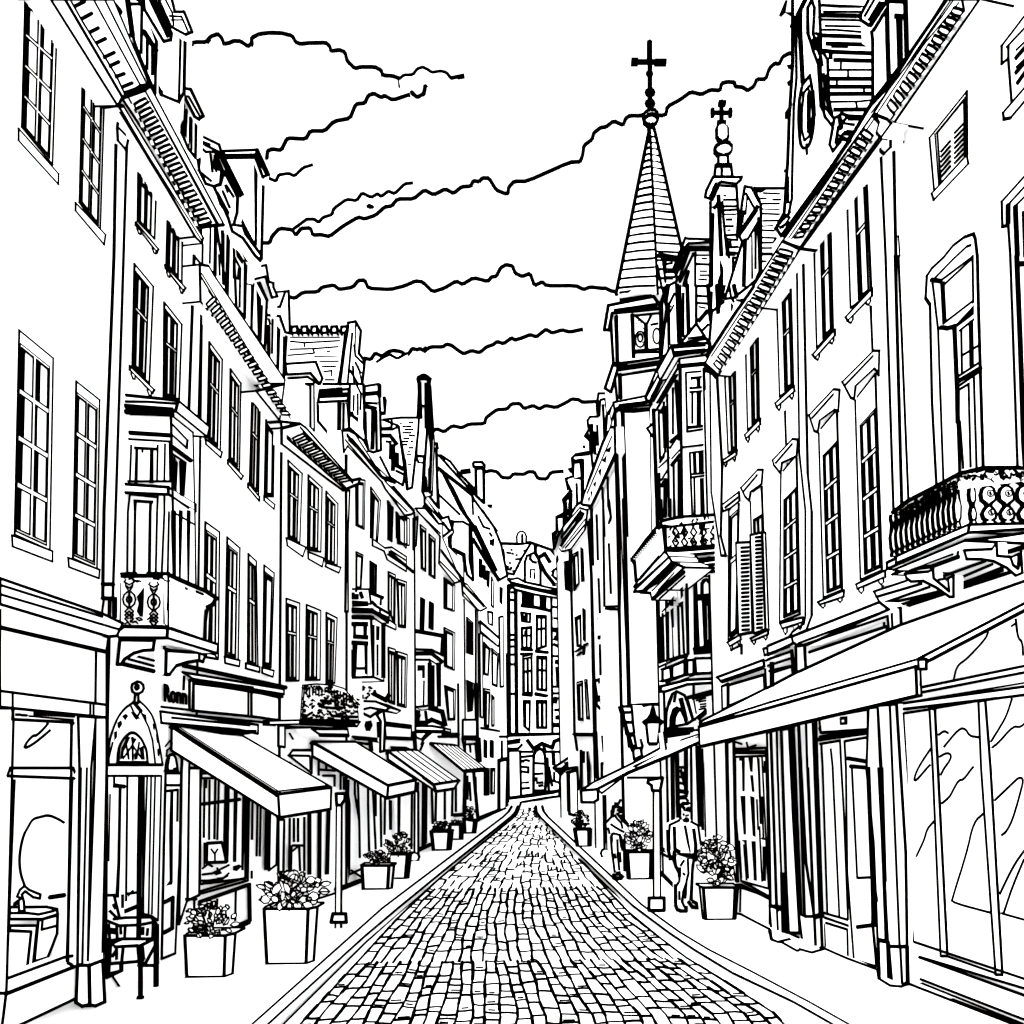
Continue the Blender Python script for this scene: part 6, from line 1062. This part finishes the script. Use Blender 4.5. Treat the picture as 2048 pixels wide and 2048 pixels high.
cp('leg', 'D1070,1350 1080,1440 1050,1490', F73, 6)
cp('seat', 'D840,1330 870,1300 920,1290 1160,1290;D870,1350 1040,1340;D1060,1340 1160,1290;D880,1350 880,1440;D930,1350 920,1450;D1170,1340 1100,1470 1060,1490 1170,1490;D850,1420 880,1370;D930,1470 1040,1460;D1040,1350 1050,1480', F73, 5, 'D840,1330 930,1290 1170,1290 1060,1345 880,1350')
cp('backrest', 'D800,1150 850,1170 900,1190 1050,1185 1150,1165;D860,1140 940,1130 1140,1125 1190,1190;D820,1180 830,1320;D880,1190 885,1290;D945,1200 940,1290;D1080,1205 1078,1255;D1115,1215 1110,1260;D1155,1180 1150,1290;D910,1200 912,1250;D830,1215 870,1220;D830,1240 870,1245;D850,1300 900,1290;D800,960 860,960 900,1120;D855,1030 870,1060;D830,1080 890,1140;D925,960 925,1050', F73, 4.6)
# awning posts
def post(lab, col, cap_, foot, y, ball=None):
    F_ = Fr(y); C_ = px(foot); t = thing('awning_post', lab, 'post', (F_.hit(C_[0]).x, y, 0), 'posts under the awnings')
    a, b, c, d = [F_.hit(p) for p in px(col)]
    mb = MB(); cx0, cx1 = (a.x + b.x) / 2, (c.x + d.x) / 2; r = abs(b.x - a.x) / 2
    mb.loft([(Vector((cx1, y, 0)), r, r), (Vector((cx0, y, a.z)), r * .85, r * .85)], 5, 8); mb.build('pole', t, WOOD)
    if cap_: part(t, 'cap', F_, cap_, .06, .12, 5, m=STONE)
    if ball:
        mb = MB(); c_ = F_.hit(px(ball)[0]); rr = 8 * y / FPX; c_.z = max(c_.z, rr)
        mb.loft([(c_ + Vector((0, 0, rr * math.sin(k))), rr * math.cos(k), rr * math.cos(k)) for k in (-1.3, -.65, 0, .65, 1.3)], 6, 10); mb.build('ball_foot', t, STONE)
    else: part(t, 'foot', F_, foot, .12, .24, 5.5, m=STONE)
    return t
post('white post on a square foot under the nearest left awning', 'V684,395 716,395 716,1150 672,1150', 'V678,308 740,308 738,350 712,388 682,388', 'V655,1155 745,1155 750,1215 642,1215', 10.6)
post('thin pole with a ball foot at the corner of the second left awning', 'V1235,300 1255,300 1248,740 1240,740', None, 'V1210,750 1255,750 1255,790 1210,790', 18.4, 'V1231,772')
post('white post on a square foot beside the walking man, right pavement', 'U800,700 845,700 845,1540 805,1540', 'U760,620 870,600 850,700 790,700 785,660 755,640', 'U765,1530 882,1530 882,1625 765,1625', 11.5)
post('thin pole with a ball foot left of the woman, right pavement', 'U415,740 430,740 440,1200 425,1200', None, 'U400,1210 450,1210 450,1250 400,1250', 18.6, 'U430,1225')
# lantern
F15 = Fr(14.6)
ln = thing('street_lantern', 'black roofed street lantern hanging before the blank end wall', 'lantern', (F15.hit(px('T790,1700')[0]).x, 14.6, 0))
mb = MB(); cc = [F15.hit(p) for p in px('T795,1885 795,1730 795,1715 795,1660 795,1610')]; s = 14.6 / FPX * .2588
mb.loft([(cc[0], 22 * s, 22 * s), (cc[0] + Vector((0, 0, 15 * s)), 32 * s, 32 * s), (cc[1], 48 * s, 48 * s)], 6.5, 8, ringw=[0]); mb.build('glass_body', ln, STONE)
mb = MB(); n0 = 0; mb.loft([(cc[1], 60 * s, 60 * s), (cc[2], 74 * s, 74 * s), (cc[2] + Vector((0, 0, 22 * s)), 38 * s, 38 * s), (cc[3], 16 * s, 16 * s), (cc[4], 4 * s, 4 * s)], 5, 8); mb.m = [1] * len(mb.f)
mb.build('hood', ln)
mb = MB(); a = F15.hit(px('T795,1612')[0]); mb.poly([a, a + Vector((0, 0, .1)), a + Vector((.02, 1.35, .18))], 4); mb.build('bracket', ln)
# ================================================================ people
def human(lab, y, joints, radii, edges, root):
    F_ = Fr(y); P_ = {}
    for k, (s, dy) in joints.items():
        p = F_.hit(px(s)[0]); p = p + Vector((0, dy, 0)); P_[k] = p
    names = list(joints); me = bpy.data.meshes.new('person'); me.from_pydata([tuple(P_[k]) for k in names], [(names.index(a), names.index(b)) for a, b in edges], [])
    o = bpy.data.objects.new('person', me); COL.objects.link(o)
    sk_ = o.modifiers.new('skin', 'SKIN'); sk_.use_smooth_shade = True; sb_ = o.modifiers.new('sub', 'SUBSURF'); sb_.levels = 2; sb_.render_levels = 2
    for i, k in enumerate(names):
        r = radii[k]; r = (r, r) if not isinstance(r, tuple) else r
        me.skin_vertices[0].data[i].radius = r; me.skin_vertices[0].data[i].use_root = (k == root)
    bpy.context.view_layer.update()
    ev = bpy.data.meshes.new_from_object(o.evaluated_get(bpy.context.evaluated_depsgraph_get()))
    bpy.data.objects.remove(o)
    mb = MB(); mb.v = [tuple(v.co) for v in ev.vertices]; mb.f = [tuple(p.vertices) for p in ev.polygons]; mb.m = [0] * len(mb.f)
    for k in ('handL', 'handR'):
        if k in P_:
            for i in range(4):
                a = P_[k] + Vector(((i - 1.5) * .016, -.005, -.03)); L = (.055, .065, .06, .045)[i]; b = a + Vector((.004 * (i - 1.5), -.01, -L * .55)); c = b + Vector((0, .012, -L * .45))
                mb.loft([(a, .009, .009), (b, .008, .008), (c, .005, .005)], 0, 6, side=False)
            s_ = 1 if k == 'handL' else -1
            a = P_[k] + Vector((s_ * .028, -.005, .0)); mb.loft([(a, .01, .01), (a + Vector((s_ * .014, -.012, -.03)), .009, .009), (a + Vector((s_ * .008, -.016, -.055)), .006, .006)], 0, 6, side=False)
    ob = mb.build('person', None, WOOD)
    for p in ob.data.polygons: p.use_smooth = True
    tag(ob, lab, 'person', 'people on the right pavement'); return ob, P_, F_
E_ = [('pelvis', 'waist'), ('waist', 'chest'), ('chest', 'neck'), ('neck', 'head'), ('head', 'crown'), ('chest', 'shL'), ('shL', 'elL'), ('elL', 'wrL'), ('wrL', 'handL'), ('chest', 'shR'), ('shR', 'elR'), ('elR', 'wrR'), ('wrR', 'handR'),
      ('pelvis', 'hipL'), ('hipL', 'knL'), ('knL', 'anL'), ('anL', 'toL'), ('pelvis', 'hipR'), ('hipR', 'knR'), ('knR', 'anR'), ('anR', 'toR')]
RAD = dict(pelvis=(.13, .1), waist=(.13, .1), chest=(.15, .11), neck=.055, head=(.08, .09), crown=(.07, .08), shL=.07, elL=.05, wrL=.035, handL=(.035, .02), shR=.07, elR=.05, wrR=.035, handR=(.035, .02), hipL=.09, knL=.065, anL=.045, toL=.04, hipR=.09, knR=.065, anR=.045, toR=.04)
man, MP, MF = human('bearded man in an open jacket on the right pavement, left of the large pot', 11.5,
    dict(pelvis=('U1030,1200', .0), waist=('U1035,1120', 0), chest=('U1040,1000', 0), neck=('U1045,925', 0), head=('U1045,880', -.02), crown=('U1042,825', -.01), shL=('U1125,975', 0), elL=('U1150,1080', .02), wrL=('U1140,1180', -.06), handL=('U1125,1210', -.08),
         shR=('U950,985', 0), elR=('U935,1100', .02), wrR=('U940,1190', -.04), handR=('U950,1220', -.06), hipL=('U1075,1250', 0), knL=('U1080,1400', -.05), anL=('U1090,1550', .05), toL=('U1140,1590', -.12), hipR=('U990,1250', 0), knR=('U1005,1420', .02), anR=('U1000,1570', 0), toR=('U1030,1610', -.16)),
    RAD, E_, 'pelvis')
FM = Fr(11.5 - .16)
def mline(par, name, s, w, blk='', pl=None, m=WOOD, polys='', ycl=None, dep_=.02):
    mb = MB(); pl = pl or FM
    for q in multi(polys): mb.prism([pl.hit(p, -.01) for p in px(q)], Vector((0, dep_, 0)), 0)
    for q in multi(s):
        ww = w; q = q.strip()
        if q[0] == '*': ww = w * 1.6; q = q[1:]
        mb.poly([pl.hit(p) for p in px(q)], ww)
    for q in multi(blk): mb.face([pl.hit(p, .005) for p in px(q)], 1)
    return mb.build(name, par, m)
jk = mline(man, 'jacket', 'U1000,930 925,965 920,1050 925,1150 915,1180;*U910,1010 915,1160 930,1230;U1090,940 1145,970 1160,1080 1170,1120;*U1110,1000 1125,1120 1120,1240;*U960,985 965,1150 1000,1170;U930,1200 960,1250 970,1290;*U1165,1100 1210,1120;U1100,1190 1150,1240;U1120,1180 1100,1280', 3.6,
           'U1030,970 1055,965 1090,1170 1080,1190 1055,1100;U955,985 975,985 980,1140 962,1130;U960,1160 1000,1180 1060,1180 1110,1185 1100,1210 1030,1205 985,1190',
           polys='U925,965 1000,930 1090,940 1145,970 1165,1110 1110,1240 985,1200 960,1250 915,1180', dep_=.3)
tr = mline(man, 'trousers', '*U960,1170 955,1230 975,1290 1000,1340;U1065,1230 1070,1340 1055,1400 1050,1500 1045,1530;U1110,1250 1100,1340 1095,1550;*U970,1430 970,1560 975,1600;U1000,1340 1000,1400 980,1430;*U1000,1360 1000,1300;U1050,1420 1030,1480 1020,1560 1040,1600;U1030,1340 1040,1350;U1010,1280 1035,1240;U1000,1480 1000,1540;U1100,1290 1085,1540', 3.6,
           'U955,1180 975,1180 985,1290 1010,1330 1000,1400 990,1340 960,1290', polys='U960,1190 1110,1190 1105,1350 1095,1560 1040,1570 1055,1400 1030,1480 1025,1590 970,1590 970,1430 1000,1360 960,1280', dep_=.2)
mline(man, 'shoe', '*U970,1590 985,1620 1010,1630 1050,1630 1050,1600', 4); mline(man, 'shoe', '*U1070,1560 1100,1600 1150,1605 1155,1585 1110,1560', 4)
mline(man, 'hair', '*U1000,880 1000,830 1030,800 1060,800;U1000,880 1010,920;U1065,790 1075,800;U1010,760 1050,760 1065,780;U1070,830 1085,860;U1030,840 1040,830', 4, 'U1000,890 1000,830 1025,800 1070,790 1040,810 1015,840 1010,880')
mline(man, 'face', 'U1035,850 1075,855;U1055,840 1065,830 1070,860;U1030,880 1035,890;U1050,895 1070,890;*U1030,930 1070,925', 2.6, 'U1030,925 1045,905 1065,905 1080,940 1060,950 1035,945')
wom, WP, WF = human('woman in narrow trousers standing on the right pavement left of the bushy pot', 14.9,
    dict(pelvis=('U515,1070', .0), waist=('U515,1010', 0), chest=('U515,940', 0), neck=('U510,885', 0), head=('U508,855', -.02), crown=('U508,825', 0), shL=('U555,920', 0), elL=('U580,990', -.03), wrL=('U560,1030', -.1), handL=('U545,1045', -.12),
         shR=('U475,920', 0), elR=('U455,990', 0), wrR=('U465,1040', -.06), handR=('U475,1060', -.08), hipL=('U540,1090', 0), knL=('U540,1210', -.03), anL=('U535,1340', 0), toL=('U535,1375', -.12), hipR=('U497,1090', 0), knR=('U505,1210', -.02), anR=('U512,1340', 0), toR=('U510,1375', -.12)),
    {k: (tuple(x * .85 for x in v) if isinstance(v, tuple) else v * .85) for k, v in RAD.items()}, E_, 'pelvis')
FW = Fr(14.9 - .16)
mline(wom, 'blouse', 'U480,895 450,930 430,950;*U420,950 425,1090 430,1100;U545,890 580,930 605,960;U500,890 520,920 550,950 560,990;U470,960 500,980 550,1010 570,1020;U450,990 460,1030;U520,880 560,930 600,970', 3.4, 'U410,950 430,930 440,960 435,1090 420,1090;U570,930 610,965 600,990 590,960', polys='U480,895 545,890 600,960 560,1040 470,1050 440,950', pl=FW, dep_=.24)
mline(wom, 'trousers', 'U485,1030 470,1060 480,1180 500,1330;U540,1050 550,1130 560,1160;U490,1030 545,1045;U520,1080 525,1200 535,1310;U500,1190 505,1220;U540,1180 545,1250;U550,1060 560,1130', 3.6, 'U470,1050 485,1035 490,1080 480,1150 470,1120;U535,1040 555,1050 560,1120 545,1100', polys='U485,1030 550,1050 560,1150 555,1340 500,1340 475,1150', pl=FW, dep_=.16)
mline(wom, 'shoe', '*U495,1350 495,1375 520,1388 545,1375 560,1360;U520,1330 520,1350;U535,1330 540,1350', 4.5, 'U490,1345 510,1360 545,1370 540,1388 500,1385', pl=FW)
mline(wom, 'hair', '*U485,860 490,825 515,820 545,835;U545,835 550,870;*U480,860 480,900;U500,800 530,800 545,770', 4, 'U475,855 490,840 485,900 465,910', pl=FW)
mline(wom, 'face', 'U520,850 540,855;U515,880 535,880;U530,850 535,870', 2.6, pl=FW)
# ================================================================ CLOUDS : thick banks, inked along their upper rim
def cloud(lab, s, y, drop=60, w=6, th=25):
    F_ = Fr(y); P_ = [F_.hit(p) for p in smooth(px(s), 1, sm=.16)]
    pts = []
    for a, b in zip(P_, P_[1:]): pts += [a]
    pts.append(P_[-1]); dz = Vector((0, 0, -drop * y / FPX)); mb = MB(); B = Vector((0, th, 0))
    n = len(pts); lowr = [p + dz * (.35 + .65 * math.sin(math.pi * (i + .5) / n)) for i, p in enumerate(pts)]
    for i in range(n - 1):
        mb.face([pts[i], pts[i + 1], lowr[i + 1], lowr[i]]); mb.face([pts[i] + B, lowr[i] + B, lowr[i + 1] + B, pts[i + 1] + B])
        mb.face([pts[i], pts[i] + B, pts[i + 1] + B, pts[i + 1]]); mb.face([lowr[i], lowr[i + 1], lowr[i + 1] + B, lowr[i] + B])
    mb.poly(pts, w)
    o = mb.build('cloud', None, VAPOUR); tag(o, lab, 'cloud', 'clouds over the street'); return o
cloud('topmost cloud bank with a long arched rim, upper left of the sky', 'X30,255 85,235 145,235 170,205 210,190 230,210 245,245 270,240 300,228 335,230 375,258 395,245 398,210 440,190 500,183 560,185 620,200 640,235 665,245 715,240 805,238 825,255 835,285 880,278 910,290 925,340 965,380 1000,372 1075,372 1110,390 1120,418 1175,422 1210,435 1215,480 1265,475 1285,520 1310,540 1345,520 1355,475 1400,460 1440,475 1465,445 1490,435 1565,420', 900, 10)
cloud('small cloud tip curling at the right end of the topmost bank', 'X1210,435 1235,415 1285,412 1310,380 1340,370 1370,385 1390,400 1440,392 1470,400 1495,430', 880, 8, 5)
cloud('rising cloud rim under the topmost bank, starting at the broad chimney', 'X480,875 485,835 510,825 560,832 590,770 610,765 695,770 720,725 800,725 850,672 940,655 965,590 980,575 1020,572 1040,530 1070,518 1110,540 1130,530 1175,555 1265,525', 840, 45)
cloud('shortest cloud wisp right of the broad chimney', 'X492,985 530,1000 545,965 600,957 632,972 680,925 730,910', 800, 20, 5.5)
cloud('upper of two parallel cloud rims left of centre', 'X625,1265 680,1225 700,1210 740,1210 765,1228 790,1200 838,1185 850,1150 920,1100 975,1108 1005,1065 1055,1090 1090,1070 1110,1085 1150,1055 1185,1070 1240,1015 1282,1010', 760, 25, 5.5)
o = cloud('longest cloud rim, climbing from the broad chimney to the scrolled gable on the right', 'X455,1343 495,1343 510,1305 550,1262 620,1270 640,1300 670,1262 720,1260 735,1300 780,1297 825,1308 900,1250 985,1200 1020,1210 1080,1190 1130,1145 1170,1138 1200,1100 1290,1100 1350,1050 1400,1078 1465,1045 1510,1070 1555,1033 1605,1030 1620,1000 1650,1005 1670,985 1705,985 1745,1050 1790,1070 1810,1070 1815,1035 1845,1003 1915,1003 M0,1000 75,998 95,950 105,875 165,830 180,780 230,740 270,735 330,690 400,722 420,670 450,650 530,650 560,640 720,650 735,580 830,530 910,470 990,490 1060,455 1130,460 1145,405 1185,395 1240,398 1245,430 1300,435 1340,460 1385,430 1410,375 1475,375 1505,290 1545,255 1575,262 1605,205 1650,180 1680,180', 720, 35)
cloud('middle cloud bank running from the left dormers to the spire', 'X602,1640 635,1648 680,1615 760,1613 785,1587 850,1575 880,1600 955,1587 985,1550 1020,1548 1040,1593 1160,1600 1240,1580 1300,1553 1340,1558 1395,1613 1460,1592 1525,1553 1560,1572 1620,1535 1700,1555 1720,1530 1745,1528 1770,1480 1800,1463 1835,1470 1850,1510 1890,1528 1932,1510 Q-120,0 -60,-30 -30,0 200,0 260,30 310,10 400,20 430,20 470,40 500,45', 680, 30)
cloud('low cloud bank with a double rim left of the church tower', 'E1470,1740 1515,1750 1550,1700 1600,1725 1650,1690 1690,1680 1745,1690 1790,1720 1830,1665 1860,1675 1890,1668 1910,1680 1932,1660 Y800,664 812,655 835,655 843,650 852,652 865,662 875,668 890,662 905,666 918,655 930,651 938,645 950,649 965,638 972,642 985,638 1000,632 1012,636 1022,628 1030,622 1042,629 1060,623 1075,627 1098,622', 640, 30)
cloud('small flat cloud lens on the low bank left of the church tower', 'E1560,1765 1620,1725 1660,1710 1715,1740 1765,1712 1790,1700', 635, 4, 4.5)
cloud('cloud bank behind the tapering chimney, second lowest', 'J495,465 550,435 620,465 700,405 790,425 860,390 1010,385 1025,330 1060,300 1130,250 1225,245 1270,195 1350,190 1390,240 1480,210 1540,243 1600,210 1700,230 Q120,905 170,875 220,880 250,900 350,895', 600, 30)
cloud('lowest cloud rim, between the slim chimney and the right roofs', 'J1020,850 1070,838 1130,850 1180,905 1250,910 1290,870 1390,875 1430,850 1490,850 1525,915 1610,920 1650,855 1765,845', 560, 16)
cloud('tiny cloud speck between the two parallel cloud rims', 'X1035,1138 1045,1132 1065,1142 1050,1146 1036,1140', 750, 2, 5, 3)
# ================================================================ sky and light
w_ = bpy.data.worlds.new('World'); SC.world = w_; w_.use_nodes = True; nt = w_.node_tree
bg = nt.nodes['Background']; sky = nt.nodes.new('ShaderNodeTexSky'); sky.sky_type = 'NISHITA'; sky.sun_disc = False
EL, AZ = math.radians(52), math.radians(200)
sky.sun_elevation = EL; sky.sun_rotation = AZ; sky.air_density = .7; sky.dust_density = 2.0
hs = nt.nodes.new('ShaderNodeHueSaturation'); hs.inputs['Saturation'].default_value = .0
nt.links.new(sky.outputs[0], hs.inputs['Color']); nt.links.new(hs.outputs[0], bg.inputs[0]); bg.inputs[1].default_value = .15   # white overcast
sl = bpy.data.lights.new('sun', 'SUN'); sl.energy = .5; sl.angle = math.radians(20); sl.color = (1, 1, 1)
so = bpy.data.objects.new('sun', sl); COL.objects.link(so)
dr_ = Vector((math.sin(AZ) * math.cos(EL), math.cos(AZ) * math.cos(EL), math.sin(EL))); so.rotation_euler = dr_.to_track_quat('Z', 'Y').to_euler(); so.location = (0, 0, 40)
EXPO = 2.9
vs = SC.view_settings; vs.view_transform = 'Standard'; vs.look = 'None'; vs.exposure = EXPO; vs.gamma = 1; vs.use_curve_mapping = False
SC.cycles.max_bounces = 10; SC.cycles.diffuse_bounces = 8; SC.cycles.transparent_max_bounces = 8
